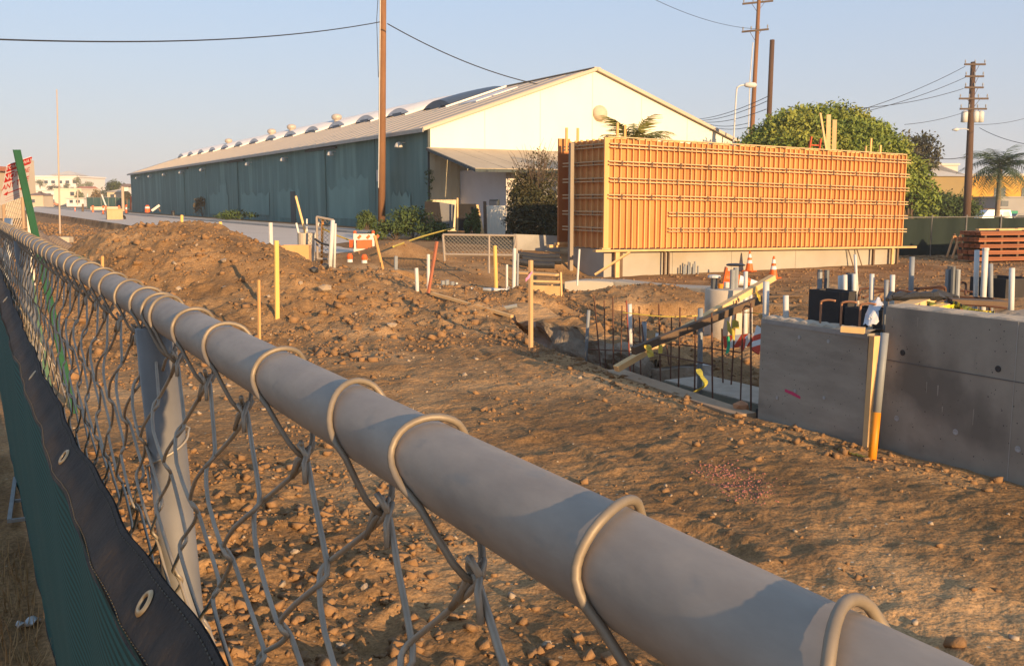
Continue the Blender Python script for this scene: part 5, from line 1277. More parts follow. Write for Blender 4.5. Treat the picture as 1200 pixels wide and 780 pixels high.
# ------------------------------------------------------------------ pit: footing, block, dowels, pier
rough_c = M('rough_footing_concrete', (0.38, 0.29, 0.20), (0.16, 0.115, 0.075), scale=2.6, detail=8, rough=0.95, bump=0.8, bscale=14, bdist=0.04, c3=(0.48, 0.45, 0.40), s3=1.1, t3=0.56)
soil_top = M('footing_top_soil', (0.54, 0.37, 0.21), (0.42, 0.28, 0.155), scale=4, rough=.95, bump=.6, bscale=25)
path = [(9.85, 17.9), (9.30, 16.3), (9.10, 14.9), (8.98, 13.5), (8.80, 12.2), (8.45, 10.7)]
ft = thing('rough_footing', (9.0, 14, -1.0), 'rough ragged concrete footing wall along the open trench', 'footing')
sp = smooth_path([(x, y, 0) for x, y in path], 16)
P = []; Pt = []
for k, p in enumerate(sp):
    kk = k; dn = (sp[min(k + 1, len(sp) - 1)] - sp[max(k - 1, 0)]).normalized(); nr = Vector((-dn.y, dn.x, 0))
    if nr.x > 0: nr = -nr
    row = []
    k = k * 9 / 16; zt_ = -.20 + .05 * math.sin(k * .35) - .10 * max(0, k - 40) / 10 + .07 * float(fbm(np.array([k * .5]), np.array([1.0]), 44, 3)[0])
    for j in range(13):
        v = j / 12; z = -1.15 + (zt_ + 1.15) * v
        off = .34 * float(fbm(np.array([k * .22]), np.array([v * 3.0]), 88, 4)[0]) + .05 * math.sin(v * 9 + k * .2) * (1 - v) + .09 * (1 - v)
        row.append((p.x + nr.x * off, p.y + nr.y * off, z))
    P.append(row)
    wd = .85 + .2 * math.sin(k * .13)
    Pt.append([(row[-1][0], row[-1][1], row[-1][2])] + [(p.x - nr.x * wd * f, p.y - nr.y * wd * f, zt_ + .09 * float(fbm(np.array([k * .5]), np.array([f * 4]), 90, 3)[0]) + .02 - .20 * (f > .95)) for f in (.1, .3, .5, .75, 1.0)])
MB().grid([r[::-1] for r in P]).build('rough_face', rough_c, ft, w=(9, 14, -1.0))
MB().grid([r[::-1] for r in Pt]).build('footing_top', dirt, ft, w=(9, 14, -1.0))
e = sp[-1]; MB().box(8.40, 9.35, 10.55, 10.75, -1.2, -.36).build('footing_end', rough_c, ft, w=(9, 14, -1.0))
green_c = M('greenish_concrete', (0.245, 0.23, 0.165), (0.17, 0.16, 0.118), scale=2, detail=7, rough=.9, bump=.2, c3=(0.12, 0.115, 0.095), s3=1.3, t3=.55)
fb = thing('footing_block', (8.7, 8.8, -1.0), 'greenish grey concrete block footing down in the pit', 'footing')
MB().box(7.95, 8.7, 7.25, 9.9, -1.2, -.36).build('block', green_c, fb, w=(8.7, 8.8, -1))
MB().box(7.96, 8.69, 7.26, 9.89, -.358, -.345).build('block_top', top_c, fb, w=(8.7, 8.8, -1))
MB().box(7.92, 7.948, 7.3, 8.15, -1.1, -.40).build('form_panel', dk_ply, fb, w=(8.7, 8.8, -1))
# edge board along the lip of the graded strip
a = Vector((7.041, 9.300, -0.143)); b = Vector((6.640, 6.992, -0.155))
o = MB().beam((7.13, 9.9, -.155), (6.78, 7.12, -.155), .26, .045).build('edge_board', M('dusty_board', (0.40, 0.27, 0.16), (0.30, 0.20, 0.12), scale=5, rough=.9)); tag(o, 'dusty brown board laid along the lip of the pit', 'board')
# rubble on the pit floor and along the footing top
x, y = cand(1300, 7.0, 10.2, 7.2, 17.5); k = (x > edge_x(y) + .25)
x, y = x[k], y[k]
stones('pit_rubble', clod_m, x, y, lognorm(len(x), 0.022, .7, .008, .10))
# dowels
g = 'rebar dowels standing in the pit'
dl = [((8.000, 11.411, -0.431), (8.000, 11.607, 0.628)), ((8.000, 11.095, -0.284), (8.000, 11.138, 0.631)), ((7.950, 10.643, -0.238), (7.950, 10.746, 0.632)), ((7.900, 10.323, -0.339), (7.900, 10.388, 0.586)), ((7.850, 9.836, -0.337), (7.850, 9.905, 0.668)), ((7.800, 9.409, -0.373), (7.800, 9.414, 0.673)), ((7.750, 9.039, -0.326), (7.750, 9.059, 0.594)), ((7.700, 8.654, -0.338), (7.700, 8.712, 0.684)), ((7.600, 7.905, -0.233), (7.600, 7.957, 0.871)), ((8.500, 9.198, -0.138), (8.500, 9.159, 0.746)), ((8.500, 9.371, -0.209), (8.500, 9.412, 0.357)), ((8.600, 10.615, -0.191), (8.600, 10.704, 0.201)), ((8.700, 11.252, -0.314), (8.700, 11.370, 0.182))]
labs = ['leftmost tall rebar dowel of the pit row', 'second tall rebar dowel from the left in the pit row', 'reddish rebar dowel beside a pale conduit', 'fourth rebar dowel of the pit row', 'rebar dowel crossing the low end of the dark plank', 'rebar dowel under the middle of the crossed planks', 'rebar dowel just left of the taped grey conduit', 'rebar dowel before the concrete pier', 'rebar dowel at the edge of the lower grey wall', 'leaning rebar behind the yellow ribbon', 'short rebar at the foot of the pier', 'short leaning rebar on the footing top', 'short rebar near the pale conduit']
for i, (b_, e_) in enumerate([dl[i:i + 2] if False else dl[i] for i in range(len(dl))]):
    b = Vector(b_); e = Vector(e_); dz = e - b; k_ = (e.z + 1.15) / max(.2, dz.z)
    bb_ = e - dz * max(1.0, k_) if i < 9 else b - dz * .3
    o = MB().tube([bb_, bb_.lerp(e, .5), e], .0105, 6).build('rebar_dowel', rebar_r if i == 2 else rebar_m, w=tuple(bb_)); tag(o, labs[i], 'rebar', g)
for i, (b_, e_) in enumerate([((8.400, 11.823, -0.581), (8.400, 11.914, 0.504)), ((8.500, 11.612, -0.479), (8.500, 11.593, 0.451)), ((8.300, 10.985, -0.492), (8.300, 11.053, 0.464)), ((8.100, 9.930, -0.446), (8.100, 9.946, 0.492)), ((7.800, 8.280, -0.322), (7.800, 8.288, 0.761))]):
    b = Vector(b_); e = Vector(e_); bb_ = Vector((b.x, b.y, -1.1)); o = MB().tube([bb_, e], .009, 6).build('rebar_dowel', rebar_m, w=tuple(bb_)); tag(o, ['leftmost', 'second', 'third', 'fourth', 'rightmost'][i] + ' thin rebar of the back row in the pit, counted from the left', 'rebar', 'thin back row dowels in the pit')
bar([(8.050, 11.798, -0.197), (8.000, 10.293, -0.027), (7.900, 8.849, 0.009)], .009, 'horizontal rebar tied across the dowels in the pit')
bar([(8.200, 10.906, 0.021), (8.200, 9.826, 0.113), (8.300, 8.839, 0.138)], .009, 'upper horizontal rebar tied behind the dowels')
for i, (b_, e_, r_, m_, lab) in enumerate([((8.150, 12.033, -0.434), (8.150, 11.956, 0.372), .035, pvc_g, 'grey pipe leaning at the ragged footing'), ((8.400, 11.230, -0.186), (8.400, 11.270, 0.512), .042, pvc, 'pale conduit with a yellow tie beside the red dowel'), ((8.800, 11.426, -0.244), (8.800, 11.439, 0.206), .05, pvc_g, 'short thick grey conduit on the footing'), ((7.950, 9.175, -0.370), (7.950, 9.201, 0.674), .045, pvc_g, 'tall grey conduit wrapped in yellow ribbon in the pit'), ((8.800, 11.140, -0.205), (8.800, 11.129, 0.076), .03, pvc, 'tiny pale pipe stub behind the dowels')]):
    pipe('pit_pipe', b_, e_, r_, m_, lab, 'pipe', sink=.35, grp='pipes in the pit')
# crossed planks
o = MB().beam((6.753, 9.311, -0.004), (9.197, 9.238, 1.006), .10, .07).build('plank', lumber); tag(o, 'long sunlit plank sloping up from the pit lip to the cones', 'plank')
o = MB().beam((6.766, 8.996, 0.256), (8.808, 9.071, 0.749), .075, .09).build('plank', dark_wood); tag(o, 'dark plank sloping just below the sunlit one over the pit', 'plank')  # plank in shade, the shade put into its dark wood colour
g = 'yellow ribbons tied in the pit'
ribbon('ribbon', [(7.948, 8.713, 0.525), (7.918, 8.603, 0.457), (7.949, 8.576, 0.397), (7.933, 8.608, 0.538), (8.003, 8.566, 0.528)], .10, yel_t, 'yellow ribbon knotted under the upper end of the dark plank', wob=.3, grp=g)
ribbon('ribbon', [(6.787, 8.767, 0.355), (6.809, 8.746, 0.297), (6.821, 8.727, 0.219)], .09, yel_t, 'yellow ribbon at the low end of the dark plank', wob=.4, up=(1, 0, 0), grp=g)
ribbon('ribbon', [(6.924, 8.689, 0.355), (6.917, 8.678, 0.258)], .06, yel_t, 'small yellow ribbon on the dowel under the planks', wob=.2, up=(1, 0, 0), grp=g)
ribbon('ribbon', [(6.691, 7.758, 0.238), (6.651, 7.656, 0.185), (6.618, 7.548, 0.115), (6.520, 7.591, 0.036)], .07, M('old_yellow', (0.42, 0.36, 0.05), (0.32, 0.28, 0.05), scale=6), 'dull yellow ribbon trailing from the grey conduit into the pit', wob=.5, up=(1, 0, 0), grp=g)
ribbon('ribbon', [(7.947, 8.691, 0.383), (7.949, 8.674, 0.281), (7.856, 8.597, 0.195)], .05, M('green_tape', (0.03, 0.32, 0.14), None), 'bright green ribbon hanging from the yellow knot', wob=.1, up=(1, 0, 0), grp=g)
ribbon('ribbon', [(8.566, 8.887, 0.916), (8.578, 8.867, 0.832), (8.603, 8.846, 0.790), (8.571, 8.874, 0.853)], .07, yel_t, 'yellow ribbon above the end of the dark plank', wob=.4, grp=g)
ribbon('rope', [(7.403, 10.076, 0.564), (7.784, 9.507, 0.545), (8.538, 9.085, 0.599), (8.465, 8.665, 0.614)], .012, yel_t, 'thin yellow line strung through the dowels', 'rope')
c = (8.329, 8.510, 0.617); o = MB().beam((c[0] - .03, c[1] + .03, c[2]), (c[0] + .06, c[1] - .05, c[2] + .03), .08, .06).build('wood_block', lumber); tag(o, 'orange wood block at the top corner of the lower wall', 'offcut')
c = (7.135, 7.445, -0.137); c = (6.93, 7.35, -.12)
o = MB().add([(p[0] * .10 + c[0], p[1] * .09 + c[1], p[2] * .07 + c[2]) for p in ICO], [tuple(f) for f in ICF]).build('brick_lump', M('orange_brick', (0.48, 0.22, 0.10), (0.38, 0.17, 0.08), scale=12)); tag(o, 'orange brown lump at the foot of the lower wall', 'lump')
# red and white barricade boards down in the pit
g = 'striped barricade boards in the pit'
def striped(a, b, w_, k, label):
    a = Vector(a); b = Vector(b); t = thing('barricade_board', tuple(a), label, 'barricade board', g)
    d = b - a; up = Vector((0, 0, 1)) if abs(d.normalized().z) < .7 else Vector((1, 0, 0))
    n_ = d.cross(up).normalized(); u = n_.cross(d).normalized()
    sk = d.normalized() * w_ * .5
    for i in range(k):
        q0, q1 = d * (i / k), d * ((i + 1) / k)
        MB().poly_extrude([q0 - u * w_ / 2 - sk * (i > 0), q1 - u * w_ / 2 - sk * (i < k - 1), q1 + u * w_ / 2 + sk * (i < k - 1), q0 + u * w_ / 2 + sk * (i > 0)], n_ * .02).build('stripe', r_s if i % 2 == 0 else w_s, t)
striped((8.997, 9.903, 0.079), (9.121, 9.384, 0.182), .17, 5, 'red and white striped board lying level behind the dowels')
striped((8.645, 8.946, 0.107), (8.874, 9.091, 0.380), .13, 4, 'red and white striped board standing by the lower wall')
striped((8.628, 9.191, 0.119), (8.843, 9.315, 0.210), .10, 2, 'small striped board end behind the dowels')
# concrete pier
pc_ = (11.821, 12.982, 0.341)
pr = thing('concrete_pier', (pc_[0], pc_[1], -1.2), 'round pale concrete pier with pipe stubs on top', 'pier')
prz = (11.828, 12.995, 0.447)[2] + 1.2
MB().lathe([(.39, 0), (.39, prz - .01), (.375, prz)], 32).build('shaft', M('pier_concrete', (0.56, 0.47, 0.35), (0.44, 0.36, 0.27), scale=2.2, detail=7, rough=.9, bump=.15, c3=(0.36, 0.29, 0.21), s3=1.6, t3=.55), pr, smooth=True)
for i, (dx, dy, h, r_, m_) in enumerate([(-.22, .1, .2, .06, pvc_d), (.02, -.1, .34, .045, pvc_g), (.24, .05, .36, .05, pvc_g), (.12, .15, .1, .05, pvc), (-.05, .12, .08, .05, orange_p)]):
    MB().tube([(dx, dy, prz - .02), (dx, dy, prz + h)], r_, 9).build('pipe_stub', m_, pr)
MB().lathe([(.0, 0), (.12, 0.0), (.11, .04), (.03, .05)], 12, (-.22, .1, prz + .2)).build('stub_cap', pvc, pr)
for i, (b_, e_) in enumerate([((11.560, 12.221, -0.271), (11.645, 12.341, 0.799)), ((11.647, 12.167, -0.300), (11.695, 12.251, 0.409))]):
    pipe('pier_pipe', b_, e_, .05 if i == 0 else .035, pvc, ['pale pipe running up the right side of the pier', 'thin pale pipe at the right edge of the pier'][i], 'pipe', sink=.6, grp='pipes beside the pier')
# low slabs before the formwork
slab_c = MATS['cast_concrete']
lc = thing('low_footing', (16.2, 23.4, -.7), 'low pale concrete footing strip below the left end of the formwork', 'footing')
a = (14.597, 22.432, -0.420); b = (15.544, 21.891, -0.420); c = (16.324, 19.202, -0.420)
pts = [(15.2, 23.55), (16.65, 23.25), (16.75, 23.2), (17.7, 21.2), (18.0, 19.2)]
q = smooth_path([(x, y, 0) for x, y in pts], 4); mb = MB(); P = []
for k, p in enumerate(q):
    top = -.34 + .03 * math.sin(k) - .10 * k / len(q)
    P.append([(p.x + .02 * math.sin(k * 3), p.y, -1.3), (p.x, p.y, top - .03), (p.x + .02, p.y + .03, top), (p.x + .75, p.y + .55, top - .01), (p.x + .76, p.y + .56, -1.2)])
mb.grid(P).build('footing_body', MATS['cast_concrete'], lc, w=(16.2, 23.4, -.7))
# ------------------------------------------------------------------ traffic cones
cone_o = M('cone_orange', (0.72, 0.13, 0.02), (0.62, 0.11, 0.018), scale=4, rough=.5)
cone_w = M('cone_white', (0.72, 0.70, 0.66), (0.62, 0.6, 0.56), scale=4, rough=.5)
def cone(loc, label, h=.75, rot=(0, 0, 0.3), grp='traffic cones on the site'):
    t = thing('traffic_cone', loc, label, 'traffic cone', grp); t.rotation_euler = rot
    r = lambda f: (.155 - .125 * f) * h / .75
    MB().box(-.2 * h / .75, .2 * h / .75, -.2 * h / .75, .2 * h / .75, 0, .035).build('base', cone_o, t)
    for (f0, f1, m_, nm) in ((.03, .40, cone_o, 'lower_cone'), (.40, .56, cone_w, 'white_band'), (.56, .68, cone_o, 'middle_cone'), (.68, .86, cone_w, 'white_band'), (.86, 1.0, cone_o, 'tip')):
        MB().lathe([(r(f0), f0 * h), (r(f1), f1 * h)], 16).build(nm, m_, t, smooth=False)
    return t
c = (25.447, 26.788, -0.607); cone(tuple(c), 'upright orange and white traffic cone near the concrete base wall, left of two')
c = (23.946, 24.051, -0.615); cone(tuple(c), 'upright orange and white traffic cone at the top of the long plank, right of two')
c = (12.639, 13.943, 0.548); cone((c[0] - .05, c[1], c[2]), 'traffic cone tipped over behind the concrete pier', rot=(0, R(100), R(-38)))
c = (12.893, 13.946, 0.751); o = MB().lathe([(.02, 0), (.17, .01), (.19, .03), (.15, .05), (.02, .06)], 14).build('drum_cover', blk); o.location = c; tag(o, 'flat black lid lying over the tipped cone behind the pier', 'lid')
# ------------------------------------------------------------------ stakes, pipes and fittings in the dug ground at the centre
or_st = M('stake_orange_wood', (0.60, 0.33, 0.12), (0.5, 0.26, 0.09), scale=5, rough=.8, rnd=.1, stretch=(1, 1, .2))
yl_st = M('stake_yellow_wood', (0.74, 0.48, 0.14), (0.66, 0.40, 0.11), scale=5, rough=.8, stretch=(1, 1, .2))
red_st = M('stake_red', (0.42, 0.14, 0.07), (0.32, 0.11, 0.06), scale=5, rough=.8)
def stake(b_, e_, w_, h_, m, label, grp='survey stakes in the soil', cat='stake', rnd_=False):
    b = Vector(b_); e = Vector(e_); d = e - b
    o = MB().beam(-d.normalized() * .2, d, w_, h_, R(20)).build('survey_stake', m) if not rnd_ else MB().tube([-d.normalized() * .25, d], w_ / 2, 8).build('survey_stake', m)
    o.location = b; return tag(o, label, cat, grp)
stake((4.594, 16.100, 0.028), (4.670, 16.262, 1.325), .075, .03, yl_st, 'wide yellow wooden stake on the slope of the mound')
stake((3.752, 14.136, -0.131), (3.806, 14.257, 0.834), .035, .035, or_st, 'thin orange wooden stake just above the fence rail')
b_, e_ = (7.234, 12.122, -0.140), (7.320, 12.273, 1.124)
stake(b_, e_, .065, .04, M('tall_stake', (0.58, 0.36, 0.17), (0.48, 0.28, 0.13), scale=5, stretch=(1, 1, .2)), 'tall wooden stake with a pink ribbon at the edge of the pit')
ribbon('ribbon', [(7.234, 12.122, -0.140), (7.339, 12.229, 0.911)] and [(7.293, 12.178, 0.967), (7.244, 12.194, 0.892), (7.147, 12.126, 0.850)], .05, M('pink_tape', (0.75, 0.25, 0.42), None), 'pink ribbon tied to the tall stake', wob=.3)
stake((7.545, 26.828, 0.461), (7.587, 26.950, 1.385), .12, .12, pvc, 'white pipe stake standing behind the mound', rnd_=True)
stake((9.029, 46.935, 0.698), (9.072, 47.010, 1.329), .12, .06, yl_st, 'orange stake on the road edge, left of two')
stake((8.964, 38.860, 0.834), (8.957, 38.916, 1.167), .12, .06, yl_st, 'orange stake on the road edge, right of two')
stake((2.493, 21.307, 0.563), (2.514, 21.344, 0.874), .05, .03, or_st, 'short orange stake with green tape behind the rail')
ribbon('ribbon', [(2.990, 25.947, 0.506), (3.020, 25.913, 0.401), (2.994, 25.911, 0.296)], .09, MATS['green_tape'], 'green tape on the short orange stake', wob=.2, up=(1, 0, 0))
stake((9.830, 24.339, 0.313), (9.721, 24.520, 1.065), .075, .04, or_st, 'leaning wooden stake right of the orange barricade')
stake((9.753, 23.172, 0.005), (9.792, 23.240, 0.575), .10, .03, pvc_g, 'grey flat stake on the spoil heap')
stake((7.973, 17.312, 0.275), (8.019, 17.392, 0.948), .065, .065, pvc, 'white pipe, taller of the pair left of the valve', rnd_=True)
stake((7.685, 17.202, 0.287), (7.698, 17.259, 0.697), .075, .075, pvc, 'short pale pipe left of the valve', rnd_=True)
stake((7.737, 16.802, 0.255), (7.945, 16.836, 1.222), .05, .04, red_st, 'leaning red stake by the white pipes')
stake((11.762, 21.452, 0.045), (11.798, 21.560, 0.862), .10, .10, yl_st, 'orange pipe stake in front of the small gate', rnd_=True)
stake((11.956, 21.223, 0.032), (11.981, 21.266, 0.396), .06, .06, pvc, 'short white pipe in front of the white panel', rnd_=True)
stake((11.138, 19.447, -0.190), (11.229, 19.566, 0.895), .085, .085, pvc, 'white topped pipe left of the tall stake', rnd_=True)
stake((10.691, 18.513, -0.356), (10.788, 18.645, 0.831), .055, .055, pvc_g, 'thin grey pipe left of the tall stake', rnd_=True)
stake((15.699, 21.370, 0.501), (14.977, 21.701, -0.006), .10, .05, lumber, 'short board leaning against the shaded end of the cast wall', grp='boards leaning by the cast wall', cat='board')
stake((14.736, 22.177, -0.076), (14.828, 22.242, 0.671), .06, .06, pvc, 'thin white pipe against the shaded end of the cast wall', rnd_=True)
# white water line with its valve
wl_ = thing('water_line', (9.730, 20.274, -0.032), 'white plastic water line with a valve lying in the dug hole', 'water pipe')
w0 = wl_.location.copy()
for i, (a, b) in enumerate([((9.178, 20.592, -0.012), (9.661, 20.314, -0.032)), ((9.938, 20.156, -0.032), (10.334, 19.927, -0.052)), ((10.525, 19.818, -0.052), (11.248, 19.399, -0.091))]):
    MB().tube([Vector(a) - w0, Vector(b) - w0], .045, 8).build('pipe_run', pvc, wl_, smooth=True)
v = MB().tube([Vector((9.636, 20.214, -0.023)) - w0, Vector((9.910, 20.054, -0.042)) - w0], .09, 10)
for px_ in ((9.632, 20.113, 0.064), (9.719, 20.067, 0.084), (9.819, 20.003, 0.045)):
    a = Vector(px_) - w0; v.tube([a + Vector((0, 0, .1)), a - Vector((0, 0, .16))], [.05, .07], 8)
v.build('valve', pvc_g, wl_)
MB().tube([Vector((9.959, 20.020, -0.082)) - w0, Vector((9.955, 20.053, 0.115)) - w0], .03, 6).build('riser', pvc, wl_)
for k, x in enumerate(((9.593, 20.452, -0.140), (10.251, 20.070, -0.180), (11.083, 19.592, -0.199))):
    MB().tube([(x[0] - w0.x, x[1] - w0.y, -.5), (x[0] - w0.x, x[1] - w0.y, .04)], .03, 6).build('pipe_support', pvc_g, wl_)
a = Vector((7.717, 16.606, 0.204)); b = Vector((8.272, 14.502, -0.048))
o = MB().beam(a + Vector((0, 0, .05)), b + Vector((0, 0, .05)), .07, .05).build('lath', lumber); tag(o, 'long thin pale lath lying along the lip of the hole', 'lath')
o = MB().tube([(9.226, 17.081, -0.000), (9.116, 16.318, -0.077), (9.351, 16.192, -0.027)], .04, 7).build('loose_pipe', pvc_g); tag(o, 'dark pipe lying at the end of the lath', 'pipe')
# timber box form and gap left of the low footing
t = thing('box_form', (11.226, 18.151, -0.041), 'pale timber box form left of the low concrete footing', 'form box')
w0 = t.location.copy(); A = Vector((12.722, 21.197, -0.305)) - w0; B = Vector((13.205, 20.689, -0.308)) - w0
MB().beam(A, B, .04, .30).build('side_board', lumber, t); MB().beam(A + Vector((0, .0, .26)), B + Vector((0, .0, .26)), .05, .05).build('top_rail', lumber, t)
MB().beam(B + Vector((.05, .0, -.25)), B + Vector((.05, .05, .5)), .05, .05).build('form_post', lumber, t)
MB().beam(A + Vector((.1, .5, -.0)), B + Vector((.1, .5, .0)), .04, .30).build('side_board', lumber, t)
MB().beam(A, A + Vector((.1, .5, 0)), .04, .29).build('end_board', lumber, t)
o = MB().beam((12.992, 22.499, 0.085), (13.625, 21.438, 0.063), .3, .05).build('plank', lumber); tag(o, 'plank lying on the soil beside the grey corner post', 'plank')
# loose boards on the ground before the formwork
g = 'loose boards lying before the formwork'
for i, (a, b) in enumerate([((17.040, 22.472, -0.185), (18.166, 21.845, -0.087)), ((16.605, 22.137, -0.194), (16.992, 21.932, -0.098)), ((19.784, 19.735, -0.249), (20.509, 19.318, -0.273)), ((18.721, 19.214, -0.029), (19.606, 18.677, -0.234))]):
    za = gz(a[0], a[1]) + .05; zb = gz(b[0], b[1]) + .05
    o = MB().beam((a[0], a[1], za), (b[0], b[1], zb), .14, .05).build('loose_board', lumber if i < 2 else dark_wood); tag(o, ['long lit board lying below the formwork ledger', 'short lit board end left of the long one', 'dark board lying right of the right cone', 'grey board lying behind the lower wall beside the cone'][i], 'board', g)
c = (22.766, 26.904, -0.614); t = thing('rebar_cluster', tuple(c), 'cluster of short grey pipe stubs against the cast wall', 'pipe stubs')
for i in range(7): MB().tube([(-.35 + .11 * i, .05 * (i % 2), -.1), (-.35 + .11 * i, .05 * (i % 2), .28 + .08 * (i % 3))], .035, 6).build('pipe_stub', pvc_g, t)

# ------------------------------------------------------------------ between the mound and the warehouse
tarp = M('black_tarp', (0.022, 0.018, 0.016), (0.014, 0.012, 0.011), scale=3, rough=.8, bump=.3)
grey_sh = M('grey_sheet', (0.20, 0.19, 0.18), (0.15, 0.145, 0.14), scale=2, rough=.8)
wht_sh = M('white_sheet', (0.80, 0.73, 0.60), (0.74, 0.67, 0.54), scale=1.5, rough=.7, stretch=(1, 1, .2))
def panel(name, quad, m, label, cat='panel', th=.05, grp=None, ribs=0):
    """sheet standing in the place, four corner points (two low, two high)"""
    q = [Vector(p) for p in quad]; n_ = (q[1] - q[0]).cross(q[3] - q[0]).normalized()
    t = MB().poly_extrude([p - q[0] for p in q], n_ * th).build(name, m); t.location = q[0]
    return tag(t, label, cat, grp)
D_ = 47.5
panel('tarp_sheet', ((19.900, 43.628, 0.626), (20.701, 43.165, 0.584), (20.645, 43.407, 1.917), (20.027, 43.766, 1.958)), tarp, 'leaning black tarp panel at the warehouse corner, left of two')
panel('grey_sheet', ((20.744, 43.255, 0.581), (21.186, 43.010, 0.623), (21.339, 43.107, 1.791), (20.689, 43.498, 1.917)), grey_sh, 'pale grey sheet leaning between the two black panels')
panel('tarp_sheet', ((21.138, 42.677, 0.549), (22.172, 42.081, 0.507), (22.116, 42.322, 1.834), (21.262, 42.810, 1.834)), tarp, 'leaning black tarp panel by the white panel, right of two')
o = MB().beam((22.073, 41.540, 0.400), (21.916, 41.849, 1.795), .12, .06).build('batten', lumber); tag(o, 'pale batten leaning on the right black panel', 'batten')
o = MB().beam((21.044, 42.255, 0.479), (21.156, 42.451, 2.123), .08, .05).build('batten', lumber); tag(o, 'upright tan batten between the two black panels', 'batten')
o = MB().beam((23.999, 44.882, -0.178), (24.105, 45.158, 1.956), .16, .08).build('batten', dark_wood); tag(o, 'dark upright at the left edge of the white panel', 'batten')
panel('ribbed_sheet', ((24.160, 45.136, -0.191), (25.082, 44.610, -0.191), (25.212, 44.840, 1.732), (24.291, 45.365, 1.732)), wht_sh, 'tall bright white ribbed panel standing left of the dark bush')
o = MB()
for k in range(7): 
    a = Vector((24.172, 45.014, -0.187)); b = Vector((24.993, 44.545, -0.187)); p = a.lerp(b, k / 6); o.beam(p, p + Vector((0, 0, 1.9)), .03, .02)
o.build('panel_ribs', wht_sh, w=None).parent = None
bpy.data.objects['panel_ribs'].parent = bpy.data.objects['ribbed_sheet']; bpy.data.objects['panel_ribs'].location = -bpy.data.objects['ribbed_sheet'].location
panel('grey_sheet', ((25.150, 44.687, -0.195), (25.406, 44.541, -0.195), (25.612, 44.721, 1.686), (25.278, 44.911, 1.686)), grey_sh, 'narrow grey sheet at the right edge of the white panel')
# low wall and black pipes right of it
lw = panel('low_wall', ((17.926, 31.299, 0.043), (19.414, 30.435, -0.052), (19.463, 30.522, 0.674), (17.973, 31.382, 0.737)), MATS['concrete'], 'low grey wall in shade below the dark bush', 'wall', .25)
for i, (a, b) in enumerate([((17.033, 29.497, 0.122), (18.333, 28.741, 0.033)), ((16.674, 28.525, 0.033), (17.835, 27.849, -0.054)), ((15.966, 27.763, 0.008), (17.088, 27.101, -0.132))]):
    o = MB().tube([a, Vector(a).lerp(Vector(b), .5) - Vector((0, 0, .05)), b], .11, 8).build('black_pipe', blk); tag(o, ['topmost', 'middle', 'lowest'][i] + ' of the black pipes stacked below the low wall', 'pipe', 'black pipes by the low wall')
# small chain-link gate leaf lying upright in the works
def mesh_leaf(P00, P10, P11, P01, fr, step, label, name='gate_leaf', cat='gate', r=.035, mid=None, posts=()):
    q = [Vector(p) for p in (P00, P10, P11, P01)]; w0 = q[0].copy()
    t = thing(name, tuple(w0), label, cat)
    for a, b in ((0, 1), (1, 2), (2, 3), (3, 0)): MB().tube([q[a] - w0, q[b] - w0], r, 7).build('frame_tube', fr, t)
    for a, b in posts: MB().tube([Vector(a) - w0, Vector(b) - w0], r, 7).build('leg', fr, t)
    W_ = (q[1] - q[0]).length; H_ = (q[3] - q[0]).length; mb = MB()
    u = (q[1] - q[0]).normalized(); v = (q[3] - q[0]).normalized()
    n = int((W_ + H_) / step)
    for k in range(1, n):
        s = k * step
        for dr in (1, -1):
            x0, y0 = (s, 0) if s < W_ else (W_, s - W_)
            x1, y1 = (0, s) if s < H_ else (s - H_, H_)
            if dr < 0: x0, x1 = W_ - x0, W_ - x1
            mb.tube([u * x0 + v * y0, u * x1 + v * y1], .006, 3, cap=False)
    o = mb.build('mesh', wire_m, t); o['kind'] = 'stuff'
    return t
mesh_leaf((11.979, 24.883, 0.481), (13.669, 23.915, 0.457), (13.791, 23.933, 1.011), (11.975, 24.973, 1.036), galv, .11, 'low chain link gate leaf standing in front of the white panel', posts=(((11.966, 24.860, 0.288), (11.975, 24.973, 1.036)), ((13.043, 24.192, -0.049), (13.115, 24.319, 1.011)), ((13.765, 23.838, 0.312), (13.788, 23.927, 0.963))))
mesh_leaf((8.661, 26.180, 0.390), (8.971, 26.000, 0.367), (9.128, 26.082, 1.456), (8.719, 26.330, 1.550), galv, .12, 'narrow chain link gate leaf beside the concrete pipe')
for i, (b_, e_) in enumerate([((8.835, 25.609, 0.344), (8.972, 25.707, 1.464)), ((9.075, 25.940, 0.367), (9.163, 26.047, 1.361)), ((8.830, 26.314, 0.378), (8.925, 26.433, 1.475))]):
    pipe('gate_post', b_, e_, .085 if i == 0 else .05, [pvc, pvc, MATS['orange_paint']][i], ['thick pale post right of the narrow gate leaf', 'thin pale post right of the thick one', 'orange post behind the narrow gate leaf'][i], 'post', sink=.5, grp='posts at the narrow gate leaf')
o = MB().tube(smooth_path([(8.572, 26.086, 0.943), (8.696, 25.881, 0.830), (8.884, 25.647, 0.764)], 5), .03, 6).build('hose', blk); tag(o, 'black hose looped across the narrow gate leaf', 'hose')
